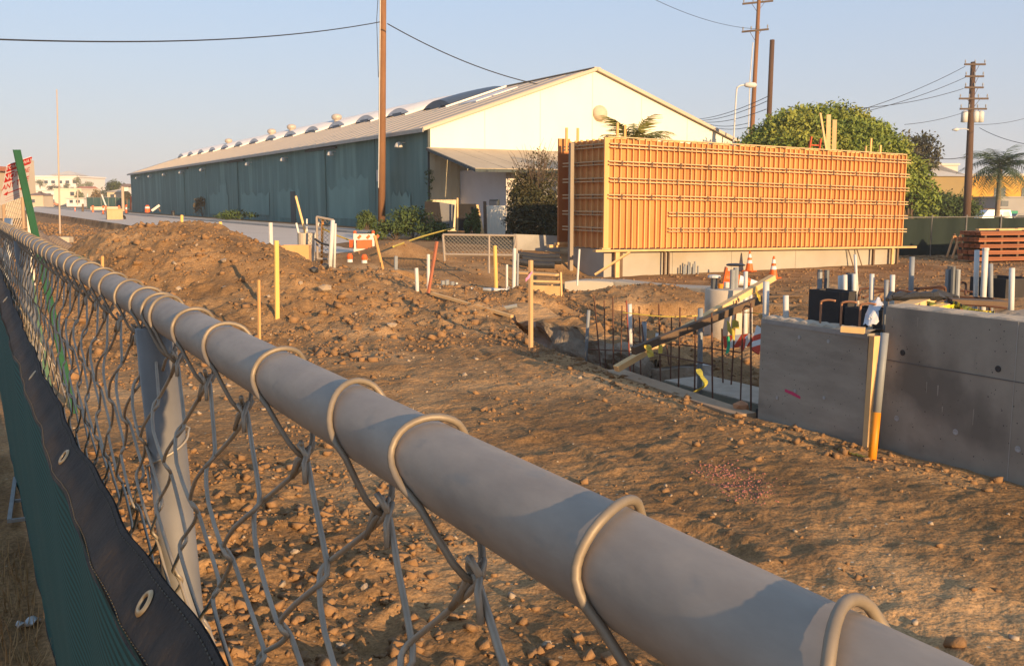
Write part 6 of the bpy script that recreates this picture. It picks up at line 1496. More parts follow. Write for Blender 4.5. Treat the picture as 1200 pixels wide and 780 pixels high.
# concrete pipe section with sticks in it, timber box
c = (8.719, 27.338, 0.576)
t = thing('concrete_pipe', (c[0], c[1], c[2]), 'short upright concrete pipe section holding sticks', 'concrete pipe')
MB().lathe([(.245, -.3), (.245, .50), (.20, .50), (.19, -.2)], 20).build('shell', MATS['pier_concrete'], t, smooth=False)
for i, (dx, dy, ex, h, w_) in enumerate([(.08, 0, -.34, 1.55, .06), (-.12, .05, -.14, .78, .05), (-.02, .08, 0.0, .76, .04), (.2, .05, .2, .8, .05), (.05, .1, .02, .9, .04)]):
    o = MB().beam((c[0] + dx, c[1] + dy, c[2] + .1), (c[0] + dx + ex * .87, c[1] + dy - ex * .5, c[2] + h), w_, w_ * .7).build('wooden_stick', lumber if i == 0 else pvc); tag(o, ['longest leaning stick in the concrete pipe', 'left short stick in the concrete pipe', 'middle short stick in the concrete pipe', 'right short stick in the concrete pipe', 'second longest stick in the concrete pipe'][i], 'stick', 'sticks in the concrete pipe')
c = (7.479, 24.319, 0.521)
t = thing('wooden_box', (c[0], c[1], c[2]), 'open orange plywood box on the mound beside the concrete pipe', 'box', rz=R(-24))
for (x0, x1, y0, y1) in ((-.36, .36, -.30, -.275), (-.36, .36, .275, .30), (-.36, -.335, -.274, .274), (.335, .36, -.274, .274)):
    MB().box(x0, x1, y0, y1, -.15, .34).build('side_board', M('box_ply', (0.62, 0.36, 0.15), (0.54, 0.30, 0.12), scale=3, rough=.8) if 'box_ply' not in MATS else MATS['box_ply'], t)
MB().box(-.33, .33, -.27, .27, -.14, -.02).build('base_board', dark_wood, t)
o = MB().beam((7.466, 25.720, 0.518), (7.676, 25.578, 0.382), .05, .04).build('lath', lumber); tag(o, 'pale lath end sticking out beside the orange box', 'lath')
# orange barricade with lights
bo = M('barricade_orange', (0.72, 0.13, 0.03), (0.62, 0.11, 0.03), scale=6, rough=.5)
bw = M('barricade_white', (0.72, 0.64, 0.55), (0.62, 0.55, 0.46), scale=6, rough=.6)
def a_frame(loc, rz, label, wd=.9, h=.95, grp=None, m1=bo, m2=bw, bag=True, lw=.07):
    t = thing('barricade', loc, label, 'barricade', grp, rz=rz)
    for s in (-1, 1):
        for f in (-1, 1): MB().beam((s * wd / 2, f * .28, 0), (s * wd / 2, f * .03, h), lw, .04).build('leg', m2, t)
        MB().lathe([(.02, 0), (.06, .02), (.06, .07), (.02, .1)], 8, (s * wd / 2, 0, h)).build('lamp', m1, t)
    MB().beam((-wd / 2 - .05, -.10, h * .84), (wd / 2 + .05, -.10, h * .84), .03, .20).build('top_board', m2, t)
    for k in range(3): MB().beam((-wd / 2 + .1 + k * .3, -.12, h * .76), (-wd / 2 + .2 + k * .3, -.12, h * .92), .012, .09).build('stripe', m1, t)
    MB().beam((-wd / 2 - .05, -.27, h * .14), (wd / 2 + .05, -.27, h * .14), .03, .16).build('low_board', m2, t)
    if bag:
        MB().beam((-wd / 2 + .06, -.2, h * .45), (wd / 2 - .06, -.2, h * .45), .06, h * .45).build('orange_board', m1, t)
        MB().beam((-wd / 2 - .18, 0, h * .5), (-wd / 2 + .06, -.1, h * .5), .06, h * .38).build('orange_board', m1, t)
    return t
c = (12.034, 31.330, 0.200); a_frame((c[0], c[1], .2), R(-20), 'orange and white barricade on the road edge before the weeds', wd=.62, h=.68)
for i, (p, lab) in enumerate([((9.447, 25.725, 0.343), 'small red and white drum on the soil, left of two'), ((9.653, 25.142, 0.344), 'small red and white drum on the soil, right of two')]):
    t = thing('small_drum', (p[0], p[1], p[2] - .05), lab, 'drum', 'small drums by the spoil heap')
    MB().lathe([(.08, 0), (.075, .08)], 10).build('white_band', cone_w, t); MB().lathe([(.075, .08), (.09, .16), (.05, .24)], 10).build('red_band', bo, t)
for i, (a, b, r_) in enumerate([((15.611, 32.706, 0.595), (14.013, 33.570, 0.296), .03), ((11.086, 31.872, 1.045), (11.642, 31.491, 0.640), .03)]) if False else []: pass
o = MB().tube(smooth_path([(11.701, 27.962, 0.580), (15.425, 33.981, 0.638), (20.066, 40.646, 0.737)], 6), .032, 5).build('rope', yel_t); tag(o, 'long yellow rope rising from the spoil heap to the black panels', 'rope')
o = MB().tube([(9.169, 27.178, 1.190), (10.542, 29.833, 0.886), (12.320, 33.415, 0.558)], .03, 5).build('rope', yel_t); tag(o, 'short yellow rope from the narrow gate leaf to the barricade', 'rope')
for i, p in enumerate(((6.939, 20.466, 0.536), (6.027, 18.450, 0.609))):
    o = MB().add([(q[0] * .10 + p[0], q[1] * .09 + p[1], q[2] * .08 + p[2] + .03) for q in ICO], [tuple(f) for f in ICF]).build('dark_lump', blk); tag(o, ['dark lump on the mound under the narrow gate leaf', 'grey dark lump on the mound below the orange box'][i], 'lump')
# ------------------------------------------------------------------ things behind the left end of the rail
c0 = Vector((0.90, 10.68, gz(.9, 10.68))); c1 = Vector((0.535, 10.68, 2.49)); d = c1 - c0
sp_ = thing('sign_post', tuple(c0), 'leaning green steel post carrying a red and white no stopping sign', 'sign')
green_p = M('green_paint', (0.030, 0.115, 0.055), (0.022, 0.085, 0.042), scale=5, rough=.55)
lnd = d.normalized(); sd = RTV; bk = lnd.cross(sd).normalized()
if bk.y > 0: bk = -bk
prof = [(-.038, .012), (-.026, .012), (-.016, -.012), (.016, -.012), (.026, .012), (.038, .012), (.038, .006), (.029, .006), (.019, -.018), (-.019, -.018), (-.029, .006), (-.038, .006)]
MB().poly_extrude([sd * x + bk * -y - lnd * .3 for x, y in prof], d + lnd * .3).build('post', green_p, sp_)
fwv = Vector((math.sin(R(29.7)), math.cos(R(29.7)), 0)); upv = Vector((0, 0, 1))
TL = Vector((0.462, 11.120, 2.342)); 
wv = Vector((0.717, 11.286, 2.473)) - TL; uu = TL - Vector((0.378, 11.451, 1.930))
uu_n = uu.normalized(); wv_n = (wv - uu_n * wv.dot(uu_n)).normalized(); nn = wv_n.cross(uu_n).normalized()
ul, wl2 = uu.length, wv.length
ctr = TL + wv * .5 - uu * .5 - c0
sgw = M('sign_white', (0.74, 0.70, 0.68), (0.68, 0.64, 0.62), scale=4, rough=.45); sgr = M('sign_red', (0.62, 0.035, 0.03), (0.55, 0.03, 0.03), scale=6, rough=.45)
FR = Matrix((wv_n, uu_n, nn)).transposed().to_4x4(); FR.translation = ctr
def sgn_poly(name, pts, m, z, th=.0015, par=None):
    o = MB().poly_extrude([FR @ Vector((x, y, z)) for x, y in pts], nn * th).build(name, m, par or sp_); return o
def rrect(w_, h_, r_, cx=0, cy=0):
    out = []
    for (sx, sy, a0) in ((1, 1, 0), (-1, 1, 90), (-1, -1, 180), (1, -1, 270)):
        for k in range(5):
            a = R(a0 + 22.5 * k); out.append((cx + sx * (w_ / 2 - r_) + r_ * math.cos(a), cy + sy * (h_ / 2 - r_) + r_ * math.sin(a)))
    return out
plate = sgn_poly('sign_plate', rrect(wl2, ul, .03), sgw, -.003, .003)
sgn_poly('red_header', rrect(wl2 - .012, ul * .17, .015, 0, ul * .405), sgr, .0008, .0008, plate)
sgn_poly('red_box', rrect(wl2 * .34, ul * .22, .008, -wl2 * .315, ul * .175), sgr, .0008, .0008, plate)
def sgn_text(txt, x, y, size, m, sx=.8): text_mesh(plate, txt, FR @ Matrix.Translation((x * wl2, y * ul, .0022)) @ Matrix.Diagonal((sx, 1, 1, 1)), size, m)
sgn_text('TOW-AWAY', 0, .405, .065, sgw, .9)
sgn_text('NO', -.315, .175, .105, sgw, .85)
sgn_text('STOPPING', .18, .175, .092, sgr, .46)
sgn_text('ANY TIME', 0, -.06, .10, sgr, .78)
sgn_poly('arrow_shaft', [(-wl2 * .28, -ul * .232), (wl2 * .28, -ul * .232), (wl2 * .28, -ul * .255), (-wl2 * .28, -ul * .255)], sgr, .0008, .0008, plate)
for s in (-1, 1): sgn_poly('arrow_head', [(s * wl2 * .42, -ul * .243), (s * wl2 * .26, -ul * .19), (s * wl2 * .26, -ul * .296)][::s], sgr, .0008, .0008, plate)
for s in (-.36, -.42): sgn_poly('small_print', [(-wl2 * .30, ul * s), (wl2 * .30, ul * s), (wl2 * .30, ul * (s - .010)), (-wl2 * .30, ul * (s - .010))], M('faint_print', (0.6, 0.3, 0.28), None) if s == -.36 else MATS['faint_print'], .0008, .0006, plate)
# second green strip behind the mesh
o = MB().beam((0.431, 6.757, 0.723), (0.367, 6.922, 1.538), .05, .02).build('green_lath', green_p); tag(o, 'green lath leaning behind the fence mesh left of the sign post', 'lath')
# white post, older fence and stake near the sign
p_, q_ = (0.540, 14.248, 1.459), (0.571, 14.279, 1.768)
pipe('fence_post', p_, q_, .07, pvc, 'thick white post just above the far end of the top rail', 'post', sink=1.4)
p_, q_ = (0.889, 15.662, 1.374), (0.891, 15.741, 1.877)
o = MB().beam(Vector(p_) - Vector((0, 0, .6)), q_, .05, .03).build('survey_stake', M('pale_stake', (0.66, 0.58, 0.46), None)); tag(o, 'pale stake standing just left of the green sign post', 'stake', 'survey stakes in the soil')
mesh_leaf((0.695, 19.224, 1.150), (0.993, 19.110, 1.508), (1.014, 19.207, 2.194), (0.713, 19.378, 2.194), M('rusty_tube', (0.40, 0.27, 0.16), (0.32, 0.21, 0.13), scale=5), .10, 'tan chain link fence section rising behind the white post', 'old_fence', 'fence', .03)
# corrugated pipes, white block, green cloth
pipe_b = M('corrugated_pipe', (0.20, 0.15, 0.115), (0.14, 0.105, 0.085), scale=6, rough=.7)
for i, (a, b) in enumerate([((2.056, 27.718, 0.992), (2.662, 27.307, 0.575)), ((1.769, 27.301, 0.990), (2.322, 26.914, 0.539)), ((1.788, 29.048, 1.088), (2.242, 28.729, 0.701))]):
    a = Vector(a); b = Vector(b); n = 26; d = b - a
    t = thing('drain_pipe', tuple(a), ['rightmost', 'middle', 'leftmost'][i] + ' of the brown drain pipes on the dirt behind the rail', 'drain pipe', 'drain pipes behind the rail')
    MB().tube([d * (k / n) for k in range(n + 1)], [.155 + .010 * (k % 2) for k in range(n + 1)], 12, cap=False).build('pipe_wall', pipe_b, t)
    MB().tube([d * .97, d * .985], .135, 12).build('pipe_mouth', hole_d, t)
c = (4.352, 54.004, -0.100); o = MB().beam((c[0] - .55, c[1] + .2, c[2] + .12), (c[0] + .55, c[1] - .4, c[2] + .10), .5, .35).build('concrete_block', MATS['pier_concrete']); tag(o, 'pale broken concrete block behind the drain pipes', 'block')
c = (2.314, 23.267, 0.676); mb = MB(); P = []
for i in range(10):
    P.append([(c[0] - .42 + .09 * i, c[1] + .25 - .1 * j, c[2] + .05 + .05 * math.sin(i * 1.2 + j)) for j in range(6)])
o = mb.grid(P).build('green_cloth', M('green_cloth', (0.10, 0.40, 0.24), (0.07, 0.32, 0.2), scale=5)); tag(o, 'crumpled green cloth on the soil just behind the rail', 'cloth')
# dark lump of tyres, beige box and markers along the road
c = (13.674, 105.520, 0.200); D0 = 95
c = (12.966, 99.306, 0.709)
t = thing('utility_box', (c[0], c[1], 0.2), 'beige box on the road edge at the crest of the mound', 'box')
MB().box(-.7, .7, -.4, .4, 0, .95).build('body', M('beige_box', (0.50, 0.37, 0.20), (0.43, 0.31, 0.17), scale=2), t); MB().box(-.75, .75, -.45, .45, .95, 1.02).build('lid', MATS['beige_box'], t)
tyre = M('tyre_black', (0.025, 0.024, 0.024), (0.04, 0.036, 0.033), scale=5, rough=.85)
def torus(mb, c, R_, r_, ax, n=16, k=8):
    ax = Vector(ax).normalized(); a = ax.orthogonal().normalized(); b = ax.cross(a)
    pts = [Vector(c) + (a * math.cos(6.283 * i / n) + b * math.sin(6.283 * i / n)) * R_ for i in range(n + 1)]
    return mb.tube(pts, r_, k, cap=False)
c = (13.644, 100.563, 0.200)
for i, (dx, dz, ax) in enumerate([(-.28, .10, (.2, 1, .3)), (.18, .08, (-.3, 1, .2)), (0.0, .30, (.1, .5, 1))]):
    o = torus(MB(), (0, 0, 0), .26, .11, ax).build('tyre', tyre, smooth=True); o.location = (c[0] + dx, c[1], c[2] + dz); tag(o, ['left', 'right', 'top'][i] + ' tyre of the dark heap on the mound crest', 'tyre', 'tyres on the mound crest')
o = MB().lathe([(.02, 0), (.34, 0), (.05, .12), (.0, .14)], 8).build('dark_rag', blk)
o.location = (c[0], c[1], c[2] - .02); tag(o, 'flat dark rubbish under the tyres on the mound crest', 'rubbish')
def marker(px, y0, y1, lab, D=None):
    pass
for i, (b_, e_, lab) in enumerate([((14.403, 119.363, 0.457), (14.469, 119.478, 1.421), 'slim red and white delineator post at the left of the road'), ((15.934, 112.705, 0.619), (15.996, 112.815, 1.540), 'slim red delineator post before the warehouse end'), ((16.920, 175.984, 0.176), (16.967, 176.067, 0.878), 'far slim red delineator post at the left')]):
    b = Vector(b_); d = Vector(e_) - b; t = thing('delineator', tuple(b), lab, 'delineator', 'delineator posts along the road')
    MB().tube([d * 0, d * .45], .09, 8).build('red_shaft', bo, t); MB().tube([d * .45, d * .7], .088, 8).build('white_band', cone_w, t); MB().tube([d * .7, d], .09, 8).build('red_tip', bo, t); MB().lathe([(.22, -.02), (.22, .05)], 8).build('foot', tyre, t)
b_, e_ = (18.471, 114.753, 0.674), (18.443, 114.896, 1.479)
b = Vector(b_); h = (Vector(e_) - b).length; t = thing('traffic_drum', tuple(b), 'red and white traffic drum standing before the teal wall', 'drum')
MB().lathe([(.30, 0), (.28, h * .55)], 12).build('red_body', bo, t); MB().lathe([(.27, h * .55), (.25, h * .78)], 12).build('white_band', cone_w, t); MB().lathe([(.25, h * .78), (.15, h)], 12).build('red_top', bo, t)
o = MB().beam((18.549, 112.417, 0.885), (19.323, 112.071, 1.489), .12, .25).build('sloped_board', bw); tag(o, 'tilted white board with a red end beside the traffic drum', 'board')
o = MB().beam((19.358, 111.942, 0.792), (19.220, 112.079, 1.164), .10, .10).build('board_leg', dark_wood); tag(o, 'dark leg under the tilted board by the traffic drum', 'leg prop')
o = MB().lathe([(.22, 0), (.2, .45), (.26, .5), (.2, .62)], 10).build('hydrant', blk); o.location = (22.110, 119.642, 0.200); tag(o, 'small dark hydrant with a pale cap on the road edge', 'hydrant')
for i, (b_, e_, m_, lab) in enumerate([((26.768, 216.969, 0.948), (26.154, 217.679, 3.227), pvc, 'tilted white pole in front of the green fence'), ((22.377, 161.269, 0.290), (22.521, 161.789, 4.104), MATS['mast_tan'], 'tall pale pole beside the far end of the warehouse'), ((26.492, 182.173, 0.360), (26.719, 182.420, 2.745), bo, 'red pole at the far corner of the warehouse'), ((27.043, 251.584, 0.387), (27.174, 252.019, 3.613), pvc, 'white pole at the left end of the green fence'), ((16.900, 164.393, 0.290), (16.980, 164.534, 1.474), dark_wood, 'dark post on the road at the left'), ((28.218, 285.849, 0.860), (28.482, 286.311, 4.735), MATS['mast_tan'], 'pale pole before the cream building')]):
    b = Vector(b_); o = MB().tube([b, e_], .22 if i == 1 else .16, 7).build('thin_pole', m_, w=tuple(b)); tag(o, lab, 'pole', 'poles along the far road')
c = (20.049, 162.680, 0.816); t = thing('roadwork_board', (c[0], c[1], .2), 'pale board barrier with orange feet before the green fence', 'barrier')
MB().box(-2.2, 2.2, -.1, .1, .35, .85).build('board', M('barrier_board', (0.62, 0.48, 0.36), None), t)
for x in (-1.9, 0, 1.9): MB().box(x - .12, x + .12, -.4, .4, -.2, 1.05).build('leg', bo, t)
# ------------------------------------------------------------------ buildings
def building(name, loc, w_, d_, h_, rz, wall_m, roof_m2, label, roof='flat', rh=1.5, wins=(), over=.4, cat='building', group=None, slab=.3):
    t = thing(name, loc, label, cat, group, rz=rz)
    MB().box(-w_/2, w_/2, -d_/2, d_/2, -1.0, h_).build('wall', wall_m, t)
    a, b = w_/2 + over, d_/2 + over
    if roof == 'flat': MB().box(-a, a, -b, b, h_ + .003, h_ + slab).build('roof', roof_m2, t)
    elif roof == 'hip': MB().add([(-a, -b, h_), (a, -b, h_), (a, b, h_), (-a, b, h_), (-a + b * .9, 0, h_ + rh), (a - b * .9, 0, h_ + rh)], [(3, 2, 1, 0), (0, 1, 5, 4), (1, 2, 5), (2, 3, 4, 5), (3, 0, 4)]).build('roof', roof_m2, t)
    else: MB().add([(-a, -b, h_), (a, -b, h_), (a, b, h_), (-a, b, h_), (-a, 0, h_ + rh), (a, 0, h_ + rh)], [(3, 2, 1, 0), (0, 1, 5, 4), (2, 3, 4, 5), (3, 0, 4), (1, 2, 5)]).build('roof', roof_m2, t)
    for (x0, x1, z0, z1) in wins:
        f = MB().box(x0, x1, -d_/2 - .06, -d_/2 - .005, z0, z1).build('window', dark_gl, t)
        MB().box(x0 - .12, x1 + .12, -d_/2 - .1, -d_/2 - .004, z0 - .22, z0 - .02).build('sill', wall_m, f)
    return t
yw = M('yellow_stucco', (0.66, 0.36, 0.06), (0.58, 0.30, 0.05), scale=.3, rough=.85); yd = M('ochre_stucco', (0.34, 0.24, 0.10), (0.28, 0.2, 0.09), scale=.3, rough=.85)
tan_w = M('tan_wall', (0.58, 0.46, 0.32), (0.5, 0.4, 0.28), scale=.2); crm = M('cream_wall', (0.72, 0.62, 0.46), (0.66, 0.56, 0.42), scale=.2); wht = M('white_wall', (0.76, 0.70, 0.64), (0.7, 0.64, 0.58), scale=.2)
terra = M('terracotta', (0.48, 0.18, 0.10), (0.4, 0.15, 0.09), scale=.5); brn = M('brown_roof', (0.26, 0.17, 0.12), (0.2, 0.13, 0.1), scale=.5); pale_r = M('pale_roof', (0.62, 0.56, 0.48), (0.55, 0.5, 0.43), scale=.4); grey_w = M('grey_wall', (0.36, 0.34, 0.31), (0.3, 0.28, 0.26), scale=.3)
RZC = R(-29.7)
def far_b(px0, px1, ytop, ybot, D): 
    pass
def face(nm, p, wpx, hpx, D, dep, rz, wm, rm2, lab, **k):
    w_ = wpx * D / 1130; h_ = hpx * D / 1130
    fwd = Vector((math.sin(R(29.7)), math.cos(R(29.7)), 0)) * dep / 2
    return building(nm, (p[0] + fwd.x, p[1] + fwd.y, p[2]), w_, dep, h_, rz, wm, rm2, lab, **k)
face('yellow_building', (112.995, 74.858, 1.158), 110, 36, 120, 10, RZC, yw, pale_r, 'low yellow stucco building behind the blue green palm', over=.2, wins=[(-1.2, .2, 1.2, 2.4), (2.2, 3.6, 1.2, 2.4)])
face('ochre_building', (99.349, 73.354, 1.214), 50, 36, 112, 9, RZC, yd, pale_r, 'ochre building with a pale roof between formwork and utility pole', over=.3, rh=1.4, roof='hip')
face('roof_shed', (133.370, 98.790, 5.551), 36, 14, 150, 7, RZC, pale_r, pale_r, 'pale flat roofed house above the ochre building', over=.2, wins=[(-.9, .1, .6, 1.4)])
face('grey_shed', (102.493, 66.842, 0.769), 34, 16, 108, 6, RZC, grey_w, grey_w, 'low grey shed wall at the right edge behind the white van', over=.1, slab=.15, wins=[(-1.2, -.4, .6, 1.2)])
o = MB().beam((94.116, 66.922, 0.450), (97.633, 64.916, 0.450), .2, 1.6).build('dark_fence', dark_wood); o.location = (0, 0, -.1); tag(o, 'dark slatted fence in front of the palm trunk', 'fence')
o = MB().beam((96.219, 64.563, 0.465), (98.278, 63.388, 0.465), .2, .9).build('green_hoarding', M('teal_panel', (0.06, 0.30, 0.18), None)); tag(o, 'bright green panel right of the white van', 'panel')
# left skyline
face('terracotta_building', (1.431, 121.036, 0.987), 30, 46, 105, 8, RZC, tan_w, terra, 'tan building with a terracotta roof at the left edge behind the sign', over=.5, slab=.5, wins=[(-.8, .4, 2.6, 3.8), (1.0, 1.4, .2, 3.9)])
face('tan_block', (17.838, 338.846, 4.630), 10, 36, 300, 6, RZC, tan_w, tan_w, 'tan tower block peeping out at the right of the sign', over=.1, wins=[(-.8, .8, 6.5, 7.5), (-.8, .8, 4, 5)])
hb = face('hill_building', (41.578, 511.640, 7.243), 54, 14, 460, 30, RZC, wht, wht, 'long cream building on the far hill at the left', over=.5, slab=.7, wins=[(-9 + 3.4 * k, -7.2 + 3.4 * k, 2.8, 4.2) for k in range(6)])
face('hill_pavilion', (45.552, 515.900, 11.784), 27, 5.5, 465, 12, RZC, wht, pale_r, 'raised pavilion with a pale hip roof on top of the far hill building', over=1.4, roof='hip', rh=2.3, wins=[(-4.6, -2.4, .6, 1.8), (-1.2, 1.2, .6, 1.8), (2.4, 4.6, .6, 1.8)])
face('cream_building', (30.076, 331.366, 1.474), 32, 15, 300, 14, RZC, crm, crm, 'cream flat roofed building below the far hill', over=.2, wins=[(.8, 2.0, 2.0, 3.2)])
face('canopy_shop', (30.823, 319.243, 0.983), 20, 6, 290, 5, RZC, wht, pale_r, 'low white shop front under the cream building', over=.4, wins=[(-1.6, -.6, .3, 1.2), (.3, 1.5, .3, 1.2)])
face('brown_house', (19.134, 302.644, 0.816), 18, 11, 270, 6, RZC, tan_w, brn, 'small tan house with a brown roof right of the green post', roof='hip', rh=1.1, wins=[(-1.2, -.2, .6, 1.5)])
face('white_building', (30.323, 424.428, 2.999), 26, 8, 380, 10, RZC, wht, pale_r, 'pale low building at the foot of the far hill', over=.3, wins=[(-2, -.6, .8, 1.8), (1, 2.4, .8, 1.8)])
face('pink_building', (43.468, 416.930, 2.999), 16, 10, 380, 8, RZC, M('pink_wall', (0.62, 0.42, 0.34), None), terra, 'small pinkish house on the right flank of the far hill', roof='gable', rh=1.2, wins=[(-1.3, -.3, 1, 2)])
face('gable_house', (33.871, 253.722, 1.794), 22, 11, 235, 7, RZC, tan_w, tan_w, 'tan house under the round tree beyond the green fence', roof='hip', rh=1.0, wins=[(-1.5, -.6, .9, 1.7)])
face('white_gable', (34.641, 245.212, 2.200), 8, 15, 228, 4, RZC, wht, brn, 'narrow white gabled house end beside the warehouse far end', roof='gable', rh=.7, wins=[(-.3, .3, 1.2, 2)])
# trees on the left
c = (35.124, 264.626, 1.785); tree('round_tree', (c[0], c[1], .2), 'dark round tree over the tan house at the far end of the warehouse', 'tree', M('t1', (0.075, 0.09, 0.03), (0.05, 0.065, 0.022), scale=.3), 7.2, 6.4, 5.5, base=2.6, n=2600, size=.55, seed=61, nclump=18)
for i, (p, h, w_, m_, lab) in enumerate([((29.465, 256.072, 0.764), 4.9, 4.2, 'red', 'reddish brown bush at the left end of the green fence'), ((32.920, 230.907, 1.057), 3.6, 1.8, 'dk', 'small dark tree at the far corner of the warehouse'), ((47.871, 461.265, 5.314), 5.0, 5.5, 'gr', 'pale green tree on the right flank of the far hill'), ((47.992, 484.948, 8.558), 5.5, 3.4, 'gr', 'upright tree at the right end of the far hill building'), ((33.370, 493.106, 7.401), 4.5, 5.5, 'gr', 'low tree in front of the far hill building at the left'), ((37.217, 467.342, 5.314), 4.6, 6.5, 'dk', 'dark low trees below the far hill building'), ((42.912, 469.969, 5.726), 4.0, 5, 'gr', 'green tree below the hill pavilion'), ((33.056, 329.625, 1.211), 4.4, 3.0, 'gr', 'green tree right of the cream building'), ((51.427, 471.107, 6.901), 4.2, 4.0, 'gr', 'rightmost green tree on the far hill')]):
    m_ = {'red': dry_l, 'dk': dark_l, 'gr': M('t2', (0.20, 0.20, 0.11), (0.14, 0.155, 0.08), scale=.4) if 't2' not in MATS else MATS['t2']}[m_]
    tree('far_tree', tuple(p), lab, 'tree', m_, h, w_, w_ * .9, base=.4, n=700, size=.5, seed=70 + i, group='trees on the left skyline', nclump=9, trunk_r=.15)
# green-screened fences
gs = M('fence_screen_green', (0.014, 0.026, 0.020), (0.010, 0.020, 0.016), scale=1.2, detail=6, rough=.8, bump=.1)
gs2 = M('fence_screen_teal', (0.03, 0.075, 0.07), (0.022, 0.055, 0.05), scale=.5, rough=.8)
def screen_fence(P0, P1, h, label, m, n, r=.03, poke=.1):
    a = Vector(P0); b = Vector(P1); t = thing('screened_fence', tuple(a), label, 'fence'); d = b - a
    for k in range(n):
        q0 = d * (k / n); q1 = d * ((k + 1) / n); sag = .04
        mid = q0.lerp(q1, .5)
        nrm = d.cross(Vector((0, 0, 1))).normalized() * .03
        P = []
        for j in range(9):
            f = j / 8; p = q0.lerp(q1, f); bl = nrm * math.sin(f * 9 + k) * 1.2
            P.append([p + bl + Vector((0, 0, .03)), p + bl * 1.5 + nrm * math.sin(f * 5 + 2 * k) + Vector((0, 0, h * .5)), p + bl + Vector((0, 0, h - sag * math.sin(math.pi * f)))])
        MB().grid(P).build('screen_panel', m, t, smooth=True)
        MB().tube([q0 - Vector((0, 0, .3)), q0 + Vector((0, 0, h + poke))], r, 7).build('post', post_m, t)
    MB().tube([d * 0 + Vector((0, 0, h + .02)), d + Vector((0, 0, h + .02))], r * .7, 6).build('top_rail', post_m, t)
    return t
a, b = (38.749, 30.962, -0.460), (45.786, 26.866, -0.984)
screen_fence((a[0], a[1], -.62), (b[0], b[1], -.55), 1.80, 'dark green screened fence behind the lumber stack at the right', gs, 5, .04, .12)
a, b = (25.931, 242.931, 0.443), (34.608, 237.920, 0.054)
screen_fence((a[0], a[1], .2), (b[0], b[1], .2), 2.5, 'dark green screened fence far off at the end of the road', gs2, 6, .06)
# stacked lumber
lum_r = M('stack_timber', (0.34, 0.125, 0.055), (0.25, 0.09, 0.04), scale=4, rough=.8, rnd=.25, stretch=(.2, 1, 1))
c = (37.443, 25.842, -0.550)
st_ = thing('lumber_stack', (c[0], c[1], -.6), 'reddish brown stacked timbers with pale boards on top at the right', 'lumber stack', rz=R(-14))
src = None
for lay in range(5):
    for sub in range(2):
        z = .06 + lay * .27 + sub * .085
        for k in range(4):
            x0 = -.08 * (lay % 2) + .05 * random.random()
            for seg in range(2):
                if src is None: src = MB().box(0, 2.9, -.14, .14, 0, .075).build('board', lum_r, st_, loc=(x0, k * .33, z))
                else: inst(src, (x0 + seg * 2.95, k * .33, z), st_)
    for q in range(7):
        if lay < 4: MB().box(.25 + .85 * q, .35 + .85 * q, -.12, 1.1, .06 + lay * .27 + .162, .06 + lay * .27 + .268).build('spacer', dark_wood, st_)
top_src = MB().box(0, 1.15, -.10, .10, 0, .07).build('top_board', lumber, st_, loc=(.95, -.05, 1.335))
for q in range(1, 5): inst(top_src, (.95 + 1.02 * q, -.05 + .06 * q, 1.335 + .028 * (q % 2)), st_, rot=(0, 0, R(-6)))
for q in range(5): inst(top_src, (.4 + 1.1 * q, .5, 1.336), st_)
# three A-frame barricades in front of the screened fence
for i, (p, rz, lab) in enumerate([((41.737, 32.274, -0.600), 58, 'folding barricade end at the right edge of the formwork'), ((42.090, 31.162, -0.600), 50, 'folding barricade midway between formwork and lumber stack'), ((39.651, 28.405, -0.600), 55, 'folding barricade nearest the lumber stack')]):
    a_frame((p[0], p[1], -.6), R(rz), lab, wd=.7, h=1.0, lw=.17, grp='folding barricades by the screened fence', m1=dark_wood, m2=M('aframe_orange', (0.72, 0.46, 0.24), (0.62, 0.26, 0.08), scale=3) if i == 0 else MATS['aframe_orange'], bag=False)
